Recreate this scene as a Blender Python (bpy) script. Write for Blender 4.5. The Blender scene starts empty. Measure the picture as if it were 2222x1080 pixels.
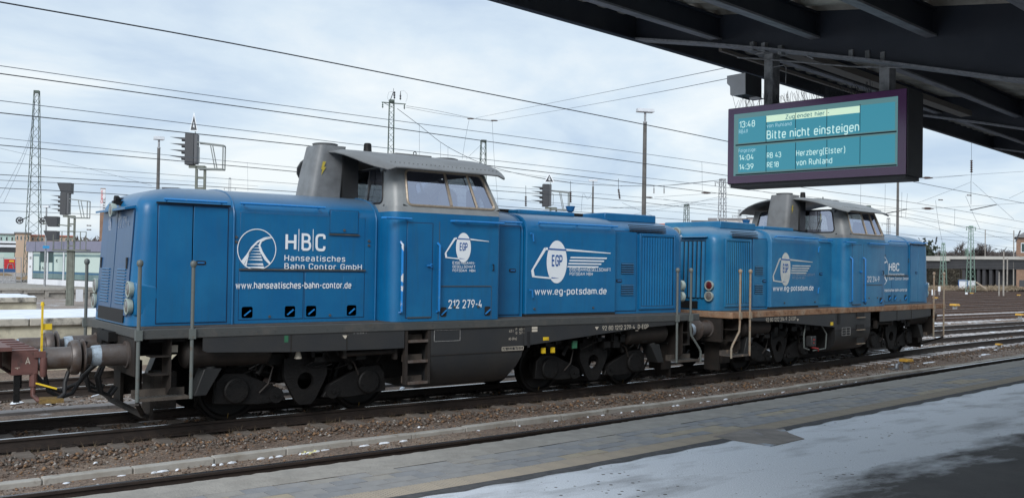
import bpy, math, random
import numpy as np
from mathutils import Vector, Matrix
random.seed(7); rng = np.random.default_rng(5)
scene = bpy.context.scene
COL = scene.collection

# ---------------------------------------------------------------- camera
YAW, PIT, ROL, FPX = .6449, .0165, .016, 2011.34
CAM = Vector((-9.1426, -14.5782, 2.4116))
_F = Vector((math.sin(YAW)*math.cos(PIT), math.cos(YAW)*math.cos(PIT), math.sin(PIT)))
_R = Vector((math.cos(YAW), -math.sin(YAW), 0)); _U = _R.cross(_F)
_R2 = _R*math.cos(ROL) + _U*math.sin(ROL); _U2 = -_R*math.sin(ROL) + _U*math.cos(ROL)
cd = bpy.data.cameras.new('camera'); cam = bpy.data.objects.new('camera', cd); COL.objects.link(cam)
cd.sensor_width = 36; cd.lens = FPX/2222*36; cd.clip_start = .1; cd.clip_end = 3000
cam.matrix_world = Matrix.Translation(CAM) @ Matrix((_R2, _U2, -_F)).transposed().to_4x4()
scene.camera = cam

# ---------------------------------------------------------------- sky, sun, exposure
w = bpy.data.worlds.new('World'); scene.world = w; w.use_nodes = True
nt = w.node_tree; nt.nodes.clear(); N = nt.nodes.new; L = nt.links.new
out = N('ShaderNodeOutputWorld'); bg = N('ShaderNodeBackground'); bg.inputs[1].default_value = .1
sky = N('ShaderNodeTexSky'); sky.sky_type = 'NISHITA'; sky.sun_disc = False
SUN_EL, SUN_AZ = math.radians(32), math.radians(232)     # azimuth from +Y towards +X
sky.sun_elevation = SUN_EL; sky.sun_rotation = SUN_AZ
tc = N('ShaderNodeTexCoord'); sep = N('ShaderNodeSeparateXYZ'); L(tc.outputs['Generated'], sep.inputs[0])
def wm(op, a, b=None, c=None):
    n = N('ShaderNodeMath'); n.operation = op
    for i, v in enumerate((a, b, c)):
        if v is None: continue
        if isinstance(v, (int, float)): n.inputs[i].default_value = v
        else: L(v, n.inputs[i])
    return n.outputs[0]
zz = wm('ADD', wm('MAXIMUM', sep.outputs[2], 0.), .20)
cv = N('ShaderNodeCombineXYZ'); L(wm('DIVIDE', sep.outputs[0], zz), cv.inputs[0]); L(wm('DIVIDE', sep.outputs[1], zz), cv.inputs[1])
n1 = N('ShaderNodeTexNoise'); n1.inputs['Scale'].default_value = 1.05; n1.inputs['Detail'].default_value = 7; n1.inputs['Roughness'].default_value = .55; n1.inputs['Distortion'].default_value = .4
L(cv.outputs[0], n1.inputs['Vector'])
cr = N('ShaderNodeValToRGB'); e = cr.color_ramp.elements
e[0].position = .36; e[0].color = (3.5, 4.35, 5.45, 1); e[1].position = .62; e[1].color = (6.0, 6.35, 6.5, 1)
m_ = cr.color_ramp.elements.new(.5); m_.color = (4.65, 5.4, 6.1, 1)
L(n1.outputs[0], cr.inputs[0])
mx = N('ShaderNodeMixRGB'); mx.inputs[0].default_value = .93; L(sky.outputs[0], mx.inputs[1]); L(cr.outputs[0], mx.inputs[2])
L(mx.outputs[0], bg.inputs[0]); L(bg.outputs[0], out.inputs[0])
sl = bpy.data.lights.new('sun', 'SUN'); sl.energy = 1.5; sl.angle = math.radians(25); sl.color = (1, .985, .965)
so = bpy.data.objects.new('sun', sl); COL.objects.link(so)
sd = Vector((math.sin(SUN_AZ)*math.cos(SUN_EL), math.cos(SUN_AZ)*math.cos(SUN_EL), math.sin(SUN_EL)))
so.rotation_euler = sd.to_track_quat('Z', 'Y').to_euler()
vs = scene.view_settings; vs.view_transform = 'Standard'; vs.look = 'None'; vs.exposure = .62; vs.gamma = 1; vs.use_curve_mapping = False
scene.cycles.max_bounces = 6; scene.cycles.diffuse_bounces = 3; scene.cycles.glossy_bounces = 3; scene.cycles.transmission_bounces = 5
scene.cycles.transparent_max_bounces = 12

# ---------------------------------------------------------------- placing helpers (photo measured at 2222 px wide)
def ray(px, py): return _F + _R2*((px-1111)/FPX) - _U2*((py-540)/FPX)
def atY(px, py, Y): d = ray(px, py); return CAM + d*((Y-CAM.y)/d.y)
def atZ(px, py, Z): d = ray(px, py); return CAM + d*((Z-CAM.z)/d.z)
def atD(px, py, D): return CAM + ray(px, py)*D

# ---------------------------------------------------------------- materials
def mat(name, col, rough=.6, metal=0., col2=None, scale=3., fac=(.4, .65), bump=0., bscale=40., spec=.5, coat=0., em=None, ems=0., col3=None, s3=.6, f3=(.5, .7), stretch=None, alpha=1., trans=0.):
    m = bpy.data.materials.new(name); m.use_nodes = True
    t = m.node_tree; b = t.nodes['Principled BSDF']; new = t.nodes.new; ln = t.links.new
    b.inputs['Base Color'].default_value = (*col, 1); b.inputs['Roughness'].default_value = rough; b.inputs['Metallic'].default_value = metal
    b.inputs['Specular IOR Level'].default_value = spec; b.inputs['Coat Weight'].default_value = coat; b.inputs['Coat Roughness'].default_value = .25
    b.inputs['Transmission Weight'].default_value = trans
    if em: b.inputs['Emission Color'].default_value = (*em, 1); b.inputs['Emission Strength'].default_value = ems
    tcn = new('ShaderNodeTexCoord'); vec = tcn.outputs['Object']
    mp = new('ShaderNodeMapping'); ln(vec, mp.inputs[0]); vec = mp.outputs[0]
    if stretch: mp.inputs['Scale'].default_value = stretch
    last = None
    def layer(prev, c, sc, f, seed):
        nz = new('ShaderNodeTexNoise'); nz.noise_dimensions = '4D'; nz.inputs['W'].default_value = seed
        nz.inputs['Scale'].default_value = sc; nz.inputs['Detail'].default_value = 8; nz.inputs['Roughness'].default_value = .62
        ln(vec, nz.inputs['Vector'])
        mr = new('ShaderNodeMapRange'); mr.inputs[1].default_value = f[0]; mr.inputs[2].default_value = f[1]; ln(nz.outputs[0], mr.inputs[0])
        mi = new('ShaderNodeMixRGB'); ln(mr.outputs[0], mi.inputs[0])
        if isinstance(prev, tuple): mi.inputs[1].default_value = (*prev, 1)
        else: ln(prev, mi.inputs[1])
        mi.inputs[2].default_value = (*c, 1); return mi.outputs[0]
    prev = col
    if col2: prev = layer(prev, col2, scale, fac, 1.3)
    if col3: prev = layer(prev, col3, s3, f3, 7.7)
    if not isinstance(prev, tuple): ln(prev, b.inputs['Base Color'])
    if bump:
        nb = new('ShaderNodeTexNoise'); nb.inputs['Scale'].default_value = bscale; nb.inputs['Detail'].default_value = 5; ln(vec, nb.inputs['Vector'])
        bp = new('ShaderNodeBump'); bp.inputs['Strength'].default_value = bump; bp.inputs['Distance'].default_value = .02
        ln(nb.outputs[0], bp.inputs['Height']); ln(bp.outputs[0], b.inputs['Normal'])
    m['_nodes'] = 1
    return m
M = {}
def paint(name, c, c2, grime, tint):
    # glossy body paint with faded patches, vertical dirt runs and a grimy film that collects on upward faces
    m = mat(name, c, .33, 0, c2, 1.1, (.35, .75), .10, 2.2, coat=.2, spec=.38)
    t = m.node_tree; b = t.nodes['Principled BSDF']; new = t.nodes.new; ln = t.links.new
    src = b.inputs['Base Color'].links[0].from_socket
    tcn = new('ShaderNodeTexCoord'); mp = new('ShaderNodeMapping'); mp.inputs['Scale'].default_value = (9, 9, .7); ln(tcn.outputs['Object'], mp.inputs[0])
    nz = new('ShaderNodeTexNoise'); nz.inputs['Scale'].default_value = 1.4; nz.inputs['Detail'].default_value = 8; nz.inputs['Roughness'].default_value = .7; ln(mp.outputs[0], nz.inputs['Vector'])
    mr = new('ShaderNodeMapRange'); mr.inputs[1].default_value = .5; mr.inputs[2].default_value = .82; mr.inputs[4].default_value = tint; ln(nz.outputs[0], mr.inputs[0])
    m1 = new('ShaderNodeMixRGB'); ln(mr.outputs[0], m1.inputs[0]); ln(src, m1.inputs[1]); m1.inputs[2].default_value = (*grime, 1)
    # soot and dust lying on faces that look up
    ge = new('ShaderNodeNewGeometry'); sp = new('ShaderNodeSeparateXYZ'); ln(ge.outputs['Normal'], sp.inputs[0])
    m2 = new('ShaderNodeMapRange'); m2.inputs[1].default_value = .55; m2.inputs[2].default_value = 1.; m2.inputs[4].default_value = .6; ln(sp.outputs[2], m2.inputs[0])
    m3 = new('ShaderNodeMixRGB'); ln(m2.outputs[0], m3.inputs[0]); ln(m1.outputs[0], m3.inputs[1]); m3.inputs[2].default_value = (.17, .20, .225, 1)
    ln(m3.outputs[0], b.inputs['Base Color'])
    m4 = new('ShaderNodeMapRange'); m4.inputs[3].default_value = .3; m4.inputs[4].default_value = .5; ln(nz.outputs[0], m4.inputs[0]); ln(m4.outputs[0], b.inputs['Roughness'])
    return m
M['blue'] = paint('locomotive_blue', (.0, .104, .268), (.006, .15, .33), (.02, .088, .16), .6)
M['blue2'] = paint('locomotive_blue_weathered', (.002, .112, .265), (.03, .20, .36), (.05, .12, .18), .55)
M['rail_blue'] = mat('pipe_blue', (.012, .19, .52), .4, 0, (.10, .26, .45), 30, (.55, .7))
M['cabgrey'] = mat('cab_grey', (.25, .265, .27), .42, 0, (.19, .20, .205), 3, (.4, .7), col3=(.16, .16, .155), s3=9, f3=(.6, .8), coat=.1)
M['cabgrey2'] = mat('cab_grey_sooty', (.20, .21, .21), .5, 0, (.12, .125, .13), 2.5, (.35, .65), coat=.1)
M['stack'] = mat('stack_grey', (.175, .185, .195), .5, 0, (.11, .115, .12), 4, (.4, .7))
M['stack2'] = mat('stack_grey_sooty', (.15, .155, .16), .55, 0, (.10, .10, .10), 4, (.4, .7))
M['black'] = mat('black_void', (.012, .012, .013), .7)
M['rubber'] = mat('black_rubber', (.02, .02, .022), .55)
M['under'] = mat('underframe_black', (.0045, .0045, .005), .6, 0, (.010, .009, .0085), 5, (.4, .7), .3, 30, spec=.3)
M['under2'] = mat('underframe_brown', (.014, .0115, .010), .7, 0, (.028, .020, .016), 6, (.4, .7), .2, 40)
M['frame'] = mat('frame_grey', (.062, .066, .066), .55, 0, (.09, .085, .078), 5, (.5, .7), .1, 30, col3=(.09, .06, .04), s3=14, f3=(.62, .74))
M['rust'] = mat('frame_rusty', (.27, .155, .09), .7, 0, (.15, .07, .035), 7, (.45, .65), .15, 30, col3=(.33, .25, .18), s3=3, f3=(.5, .7))
M['skirt'] = mat('skirt_dark', (.026, .028, .031), .5, 0, (.036, .035, .034), 2.5, (.4, .7), .08, 20, coat=.1)
M['walk'] = mat('walkway_brown', (.085, .07, .058), .8, 0, (.055, .045, .038), 8, (.4, .6), .2, 60)
M['post'] = mat('post_grey', (.12, .135, .13), .5, 0, (.12, .10, .08), 12, (.55, .7))
M['postrust'] = mat('post_rusty', (.30, .26, .20), .6, 0, (.30, .17, .10), 10, (.45, .65))
M['steel'] = mat('worn_steel', (.30, .32, .35), .38, .7, (.18, .15, .13), 18, (.5, .7))
M['buffer'] = mat('buffer_steel', (.13, .115, .11), .45, .35, (.09, .06, .045), 5, (.42, .66), .15, 40, col3=(.2, .22, .25), s3=9, f3=(.62, .72))
M['grease'] = mat('greased_ring', (.42, .50, .58), .4, .3, (.2, .22, .24), 20, (.5, .7))
M['wagon'] = mat('wagon_brown', (.155, .07, .06), .55, 0, (.10, .045, .04), 5, (.4, .7), .12, 30, col3=(.07, .05, .045), s3=11, f3=(.58, .72))
M['yellow'] = mat('yellow_paint', (.75, .52, .02), .45, 0, (.5, .3, .02), 12, (.55, .7))
M['white'] = mat('white_lettering', (.78, .82, .86), .5)
M['grime_white'] = mat('worn_lettering', (.42, .42, .41), .6, 0, (.22, .22, .22), 40, (.4, .6))
M['cream'] = mat('cream_lettering', (.55, .50, .42), .6)
M['pale'] = mat('ghost_lettering', (.35, .38, .42), .6, 0, (.12, .2, .35), 20, (.4, .6))
M['seal'] = mat('door_seam', (.004, .025, .08), .6)
M['trim'] = mat('window_trim_bronze', (.42, .35, .27), .35, .35, (.30, .24, .18), 20, (.4, .7))
M['glass'] = mat('window_glass', (.10, .13, .17), .06, 0, spec=.9, alpha=1)
M['cabin'] = mat('cab_interior', (.10, .105, .11), .8, 0, (.05, .05, .055), 2)
M['cabin_light'] = mat('cab_lining', (.42, .44, .46), .8, 0, (.3, .31, .33), 2)
M['lens'] = mat('lamp_lens', (.16, .15, .14), .12, 0, (.11, .10, .10), 12, spec=.9)
M['lens_red'] = mat('lamp_lens_red', (.10, .015, .015), .15, spec=.9)
M['chrome'] = mat('lamp_rim', (.34, .40, .37), .35, .1)
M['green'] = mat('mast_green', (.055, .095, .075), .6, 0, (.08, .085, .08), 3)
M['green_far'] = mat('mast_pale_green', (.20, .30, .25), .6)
M['galv'] = mat('galvanised_steel', (.36, .37, .39), .5, 0., (.20, .21, .22), 14, (.42, .6))
M['sigdark'] = mat('signal_black', (.045, .048, .055), .5)
M['wire'] = mat('wire_copper_dark', (.035, .04, .05), .6)
M['wire_thin'] = mat('wire_grey', (.10, .12, .15), .6)
M['insul'] = mat('insulator_brown', (.06, .035, .03), .3)
M['concrete'] = mat('concrete', (.33, .31, .28), .85, 0, (.24, .22, .20), 4, (.4, .65), .3, 30)
M['concrete_dark'] = mat('concrete_post', (.13, .125, .12), .85, 0, (.09, .085, .08), 6, (.4, .65), .2, 30)
M['railside'] = mat('rail_side_rust', (.036, .025, .020), .7, 0, (.022, .016, .014), 8, (.4, .65), .2, 50)
M['railtop'] = mat('rail_top_polished', (.62, .62, .64), .25, 1., (.35, .30, .28), 6, (.52, .7), stretch=(.3, 3, 3))
M['sleeper'] = mat('sleeper_concrete', (.19, .165, .145), .9, 0, (.12, .10, .085), 5, (.4, .65), .4, 30)
M['sleeper_snow'] = mat('sleeper_frosted', (.5, .5, .52), .9, 0, (.25, .22, .2), 3, (.42, .58), .3, 30)
M['snow'] = mat('snow', (.80, .84, .90), .7, 0, (.62, .67, .74), 3, (.45, .7), .25, 12)
M['cloth'] = mat('shirt_white', (.6, .62, .66), .9)
M['skin_dark'] = mat('seat_dark', (.03, .03, .035), .7)

# ---------------------------------------------------------------- mesh builder
class MB:
    def __init__(s): s.v = []; s.f = []; s.mi = []; s.cur = 0
    def add(s, vs, fs):
        o = len(s.v); s.v += [tuple(p) for p in vs]; s.f += [tuple(i+o for i in f) for f in fs]; s.mi += [s.cur]*len(fs); return s
    def box(s, x0, x1, y0, y1, z0, z1):
        if x0 > x1: x0, x1 = x1, x0
        if y0 > y1: y0, y1 = y1, y0
        if z0 > z1: z0, z1 = z1, z0
        return s.add([(x0, y0, z0), (x1, y0, z0), (x1, y1, z0), (x0, y1, z0), (x0, y0, z1), (x1, y0, z1), (x1, y1, z1), (x0, y1, z1)],
                     [(0, 3, 2, 1), (4, 5, 6, 7), (0, 1, 5, 4), (1, 2, 6, 5), (2, 3, 7, 6), (3, 0, 4, 7)])
    def hexa(s, p): return s.add(p, [(0, 3, 2, 1), (4, 5, 6, 7), (0, 1, 5, 4), (1, 2, 6, 5), (2, 3, 7, 6), (3, 0, 4, 7)])
    def bar(s, a, b, w, h=None, up=(0, 0, 1)):
        a = Vector(a); b = Vector(b); h = h or w; d = (b-a).normalized(); u = Vector(up)
        if abs(d.dot(u)) > .98: u = Vector((1, 0, 0))
        r = d.cross(u).normalized()*w/2; u2 = r.cross(d).normalized()*h/2
        return s.hexa([a-r-u2, b-r-u2, b+r-u2, a+r-u2, a-r+u2, b-r+u2, b+r+u2, a+r+u2])
    def tube(s, pts, r, n=8, r1=None, cap=True):
        pts = [Vector(p) for p in pts]; vs = []; fs = []; m = len(pts)
        t0 = (pts[1]-pts[0]).normalized(); u = Vector((0, 0, 1)) if abs(t0.z) < .9 else Vector((1, 0, 0)); r_ = t0.cross(u).normalized()
        for i, p in enumerate(pts):
            t = (pts[min(i+1, m-1)]-pts[max(i-1, 0)]).normalized(); r_ = (r_ - t*r_.dot(t)).normalized(); q = t.cross(r_)
            rr = r if r1 is None else r + (r1-r)*i/(m-1)
            for k in range(n): a = 2*math.pi*k/n; vs.append(p + (r_*math.cos(a)+q*math.sin(a))*rr)
        for i in range(m-1):
            for k in range(n): k2 = (k+1) % n; fs.append((i*n+k, i*n+k2, (i+1)*n+k2, (i+1)*n+k))
        if cap: fs.append(tuple(range(n-1, -1, -1))); fs.append(tuple((m-1)*n+k for k in range(n)))
        return s.add(vs, fs)
    def cyl(s, a, b, r, r1=None, n=16): return s.tube([a, b], r, n, r1)
    def lathe(s, o, ax, prof, n=20):
        # prof: list of (distance along axis, radius)
        o = Vector(o); ax = Vector(ax).normalized(); u = Vector((0, 0, 1)) if abs(ax.z) < .9 else Vector((1, 0, 0)); r_ = ax.cross(u).normalized(); q = ax.cross(r_); vs = []; fs = []
        for d, r in prof:
            for k in range(n): a = 2*math.pi*k/n; vs.append(o + ax*d + (r_*math.cos(a)+q*math.sin(a))*r)
        m = len(prof)
        for i in range(m-1):
            for k in range(n): k2 = (k+1) % n; fs.append((i*n+k, i*n+k2, (i+1)*n+k2, (i+1)*n+k))
        fs.append(tuple(range(n-1, -1, -1))); fs.append(tuple((m-1)*n+k for k in range(n)))
        return s.add(vs, fs)
    def prism(s, poly, vec):
        # poly: 3D points, extruded along vec
        n = len(poly); vec = Vector(vec); vs = [Vector(p) for p in poly] + [Vector(p)+vec for p in poly]
        fs = [tuple(range(n-1, -1, -1)), tuple(range(n, 2*n))] + [(i, (i+1) % n, (i+1) % n+n, i+n) for i in range(n)]
        return s.add(vs, fs)
    def strip(s, rows, close=False):
        # rows: list of equally long point lists -> quad grid
        n = len(rows[0]); vs = [p for r in rows for p in r]; fs = []
        for i in range(len(rows)-1):
            for k in range(n if close else n-1): k2 = (k+1) % n; fs.append((i*n+k, i*n+k2, (i+1)*n+k2, (i+1)*n+k))
        return s.add(vs, fs)
    def build(s, name, m, parent=None, smooth=35, bevel=0):
        me = bpy.data.meshes.new(name); me.from_pydata(s.v, [], s.f)
        ms = m if isinstance(m, (list, tuple)) else [m]
        for x in ms: me.materials.append(M[x] if isinstance(x, str) else x)
        if len(ms) > 1: me.polygons.foreach_set('material_index', s.mi)
        if smooth: me.shade_smooth(); me.set_sharp_from_angle(angle=math.radians(smooth))
        me.validate(); me.update()
        o = bpy.data.objects.new(name, me); COL.objects.link(o)
        if parent is not None: o.parent = parent
        if bevel:
            b = o.modifiers.new('bevel', 'BEVEL'); b.width = bevel; b.segments = 2; b.limit_method = 'ANGLE'; b.angle_limit = math.radians(40)
        return o
def tag(o, label=None, cat=None, group=None, kind=None):
    if label: o['label'] = label
    if cat: o['category'] = cat
    if group: o['group'] = group
    if kind: o['kind'] = kind
    return o
def empty(name, loc, rz=0, label=None, cat=None, group=None, kind=None):
    o = bpy.data.objects.new(name, None); COL.objects.link(o); o.location = loc; o.rotation_euler = (0, 0, rz); o.empty_display_size = .3
    return tag(o, label, cat, group, kind)
def inst(src, name, parent=None, mtx=None, loc=None):
    o = bpy.data.objects.new(name, src.data); COL.objects.link(o)
    if parent is not None: o.parent = parent
    if mtx is not None: o.matrix_local = mtx
    elif loc is not None: o.location = loc
    return o
def copy_tree(o, parent=None):
    c = o.copy(); COL.objects.link(c); c.parent = parent
    for ch in list(o.children): copy_tree(ch, c)
    return c
S_ = 0.01
GL = {
 'A': (4.4, [[(0, 0), (2.2, 7, S_), (4.4, 0)], [(.8, 2.2), (3.6, 2.2)]]), 'B': (4, [[(0, 0, S_), (0, 7, S_), (3.6, 7), (3.6, 3.7), (0, 3.7)], [(0, 3.7), (4, 3.7), (4, 0), (0, 0)]]),
 'C': (3.9, [[(3.9, 5.2), (3.9, 7), (0, 7), (0, 0), (3.9, 0), (3.9, 1.8)]]), 'D': (4, [[(0, 0, S_), (0, 7, S_), (4, 7), (4, 0), (0, 0)], [(0, 0), (.1, 0)]]),
 'E': (3.5, [[(3.5, 7), (0, 7, S_), (0, 0, S_), (3.5, 0)], [(0, 3.6), (3.1, 3.6)]]), 'F': (3.4, [[(3.4, 7), (0, 7, S_), (0, 0)], [(0, 3.5), (3, 3.5)]]),
 'G': (4, [[(4, 5.3), (4, 7), (0, 7), (0, 0), (4, 0), (4, 3.4, S_), (2.2, 3.4)]]), 'H': (4, [[(0, 0), (0, 7)], [(4, 0), (4, 7)], [(0, 3.5), (4, 3.5)]]), 'I': (0, [[(0, 0), (0, 7)]]),
 'K': (4, [[(0, 0), (0, 7)], [(4, 7), (0, 2.8)], [(1.3, 4.2), (4.1, 0)]]), 'L': (3.3, [[(0, 7), (0, 0, S_), (3.3, 0)]]), 'M': (4.8, [[(0, 0), (0, 7, S_), (2.4, 2.4, S_), (4.8, 7, S_), (4.8, 0)]]),
 'N': (4.1, [[(0, 0), (0, 7, S_), (4.1, 0, S_), (4.1, 7)]]), 'O': (4, [[(0, 3.5), (0, 7), (4, 7), (4, 0), (0, 0), (0, 3.5)]]), 'P': (3.9, [[(0, 0), (0, 7, S_), (3.9, 7), (3.9, 3.1), (0, 3.1)]]),
 'R': (4, [[(0, 0), (0, 7, S_), (3.8, 7), (3.8, 3.3), (0, 3.3)], [(2.2, 3.3), (4.1, 0)]]), 'S': (3.9, [[(3.8, 5.6), (3.8, 7), (0, 7), (0, 3.6), (3.9, 3.6), (3.9, 0), (0, 0), (0, 1.4)]]),
 'T': (4, [[(0, 7), (4, 7)], [(2, 7), (2, 0)]]), 'U': (4, [[(0, 7), (0, 0), (4, 0), (4, 7)]]), 'X': (4, [[(0, 0), (4, 7)], [(0, 7), (4, 0)]]), 'Z': (3.8, [[(0, 7), (3.8, 7, S_), (0, 0, S_), (3.8, 0)]]),
 'a': (3.3, [[(.2, 4.6), (.6, 5), (3.3, 5), (3.3, 0)], [(3.3, 2.9), (0, 2.9), (0, 0), (3.3, 0), (3.3, .6)]]), 'b': (3.4, [[(0, 7), (0, 0)], [(0, 3.6), (0, 5), (3.4, 5), (3.4, 0), (0, 0), (0, 1.4)]]),
 'c': (3.1, [[(3.1, 3.8), (3.1, 5), (0, 5), (0, 0), (3.1, 0), (3.1, 1.2)]]), 'd': (3.4, [[(3.4, 7), (3.4, 0)], [(3.4, 3.6), (3.4, 5), (0, 5), (0, 0), (3.4, 0), (3.4, 1.4)]]),
 'e': (3.4, [[(0, 2.5), (3.4, 2.5, S_), (3.4, 5), (0, 5), (0, 0), (2.6, 0), (3.2, .6)]]), 'g': (3.4, [[(3.4, 5), (3.4, -1.9), (1, -1.9), (.3, -1.4)], [(3.4, 3.6), (3.4, 5), (0, 5), (0, .1), (3.4, .1), (3.4, 1.4)]]),
 'h': (3.3, [[(0, 7), (0, 0)], [(0, 3.4), (0, 5), (3.3, 5), (3.3, 0)]]), 'i': (0, [[(0, 0), (0, 5)], [(0, 6.2), (0, 7.1)]]), 'l': (.9, [[(0, 7), (0, 0), (.9, 0)]]), 'k': (3.2, [[(0, 0), (0, 7)], [(3.1, 5), (0, 1.9)], [(1.2, 3), (3.2, 0)]]),
 'm': (5.8, [[(0, 5), (0, 0)], [(0, 3.6), (0, 5), (2.9, 5), (2.9, 0)], [(2.9, 3.6), (2.9, 5), (5.8, 5), (5.8, 0)]]), 'n': (3.3, [[(0, 5), (0, 0)], [(0, 3.4), (0, 5), (3.3, 5), (3.3, 0)]]), 'o': (3.4, [[(0, 2.5), (0, 5), (3.4, 5), (3.4, 0), (0, 0), (0, 2.5)]]),
 'p': (3.4, [[(0, 5), (0, -2)], [(0, 3.6), (0, 5), (3.4, 5), (3.4, 0), (0, 0), (0, 1.4)]]), 'r': (2.3, [[(0, 5), (0, 0)], [(0, 3.4), (0, 5), (2.3, 5)]]), 's': (3, [[(2.9, 4), (2.9, 5), (0, 5), (0, 2.6), (3, 2.6), (3, 0), (0, 0), (0, 1)]]),
 't': (2.2, [[(.7, 6.6), (.7, 0), (2.2, 0)], [(0, 5), (2.2, 5)]]), 'u': (3.3, [[(3.3, 5), (3.3, 0)], [(0, 5), (0, 0), (3.3, 0), (3.3, 1.6)]]), 'v': (3.4, [[(0, 5), (1.7, 0, S_), (3.4, 5)]]), 'w': (5.2, [[(0, 5), (1.3, 0, S_), (2.6, 4.6, S_), (3.9, 0, S_), (5.2, 5)]]), 'y': (3.4, [[(0, 5), (1.8, .2)], [(3.4, 5), (1.3, -1.9), (.4, -1.9)]]), 'z': (3, [[(0, 5), (3, 5, S_), (0, 0, S_), (3, 0)]]),
 '0': (3.8, [[(0, 3.5), (0, 7), (3.8, 7), (3.8, 0), (0, 0), (0, 3.5)]]), '1': (1.9, [[(0, 5.4), (1.9, 7, S_), (1.9, 0)]]), '2': (3.7, [[(0, 5.3), (0, 7), (3.6, 7), (3.6, 4.2), (0, .02, S_), (3.7, 0)]]), '3': (3.7, [[(.1, 5.7), (.1, 7), (3.6, 7), (3.6, 3.8), (1.5, 3.8)], [(1.5, 3.8), (3.7, 3.8), (3.7, 0), (0, 0), (0, 1.3)]]),
 '4': (3.9, [[(2.1, 7), (0, 1.8, S_), (3.9, 1.8)], [(3, 3.6), (3, 0)]]), '5': (3.7, [[(3.5, 7), (.2, 7, S_), (.2, 4.1, S_), (3.7, 4.1), (3.7, 0), (0, 0), (0, 1.2)]]), '6': (3.8, [[(2.6, 7), (0, 3.2), (0, 0), (3.8, 0), (3.8, 4), (.3, 4)]]), '7': (3.6, [[(0, 7), (3.6, 7, S_), (1.2, 0)]]),
 '8': (3.8, [[(1.9, 3.8), (.2, 3.8), (.2, 7), (3.6, 7), (3.6, 3.8), (1.9, 3.8)], [(1.9, 3.8), (0, 3.8), (0, 0), (3.8, 0), (3.8, 3.8), (1.9, 3.8)]]), '9': (3.8, [[(1.2, 0), (3.8, 3.8), (3.8, 7), (0, 7), (0, 3), (3.5, 3)]]),
 '-': (2, [[(0, 3.1), (2, 3.1)]]), '.': (0, [[(0, -.4), (0, .5)]]), ':': (0, [[(0, .2), (0, 1.2)], [(0, 4), (0, 5)]]), ',': (.2, [[(0, -1), (.3, .5)]]), '(': (1.3, [[(1.3, 8), (0, 6), (0, 0), (1.3, -1.4)]]), ')': (1.3, [[(0, 8), (1.3, 6), (1.3, 0), (0, -1.4)]]), '|': (0, [[(0, -1), (0, 7)]]), 'ü': (3.3, [[(3.3, 5), (3.3, 0)], [(0, 5), (0, 0), (3.3, 0), (3.3, 1.6)], [(.7, 6.2), (.7, 7)], [(2.6, 6.2), (2.6, 7)]]), ' ': (1.9, [])}
def glyph_run(s, th, space):
    """DIN-like lettering: every stroke is a ribbon of even width with rounded bends"""
    vs = []; fs = []; x = 0; ns = 0
    for ch in s:
        wd, st = GL.get(ch, GL['-'])
        for pl in st:
            pts = []
            for i, p in enumerate(pl):
                P = Vector((p[0], p[1]))
                if 0 < i < len(pl)-1:
                    a = Vector(pl[i-1][:2]); c = Vector(pl[i+1][:2]); r = p[2] if len(p) > 2 else 1.7
                    if r > .1:
                        r = min(r, (a-P).length*.5, (c-P).length*.5); s0 = P+(a-P).normalized()*r; s1 = P+(c-P).normalized()*r
                        for k in range(5): t = k/4; pts.append((1-t)**2*s0+2*t*(1-t)*(P*.9+(s0+s1)*.05)+t*t*s1)
                        continue
                pts.append(P)
            q = [pts[0]]; ns += 1
            for p in pts[1:]:
                if (p-q[-1]).length > 1e-3: q.append(p)
            n = len(q); o = len(vs)
            for i in range(n):
                d1 = (q[i]-q[i-1]).normalized() if i else None; d2 = (q[i+1]-q[i]).normalized() if i < n-1 else None
                if d1 is None: nn = Vector((-d2.y, d2.x))
                elif d2 is None: nn = Vector((-d1.y, d1.x))
                else:
                    n1 = Vector((-d1.y, d1.x)); n2 = Vector((-d2.y, d2.x)); m_ = (n1+n2); m_ = m_.normalized() if m_.length > .2 else n1; nn = m_/max(.45, m_.dot(n1))
                vs.append(Vector((q[i].x+x+nn.x*th/2, q[i].y+nn.y*th/2, .0006*(ns % 4)))); vs.append(Vector((q[i].x+x-nn.x*th/2, q[i].y-nn.y*th/2, .0006*(ns % 4))))
            fs += [(o+2*i, o+2*i+2, o+2*i+3, o+2*i+1) for i in range(n-1)]
        x += wd + 2.1*space*(1 if ch != ' ' else .6)
    return vs, fs
def text(s, parent, name, o, right, up, h, width=None, m='white', bold=0., space=1., th=.95):
    """flat lettering: o = lower left of the first capital, h = capital height, width = total width"""
    vs, fs = glyph_run(s, th+bold*16, space)
    x0 = min(v.x for v in vs); x1 = max(v.x for v in vs); sy = h/7.4; sx = (width/(x1-x0)) if width else sy
    right = Vector(right); up = Vector(up); o = Vector(o); b = MB(); out3 = right.cross(up).normalized(); b.add([o + right*((v.x-x0)*sx) + up*((v.y+.2)*sy) + out3*v.z for v in vs], fs)
    return b.build(name, m, parent, smooth=0)

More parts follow.
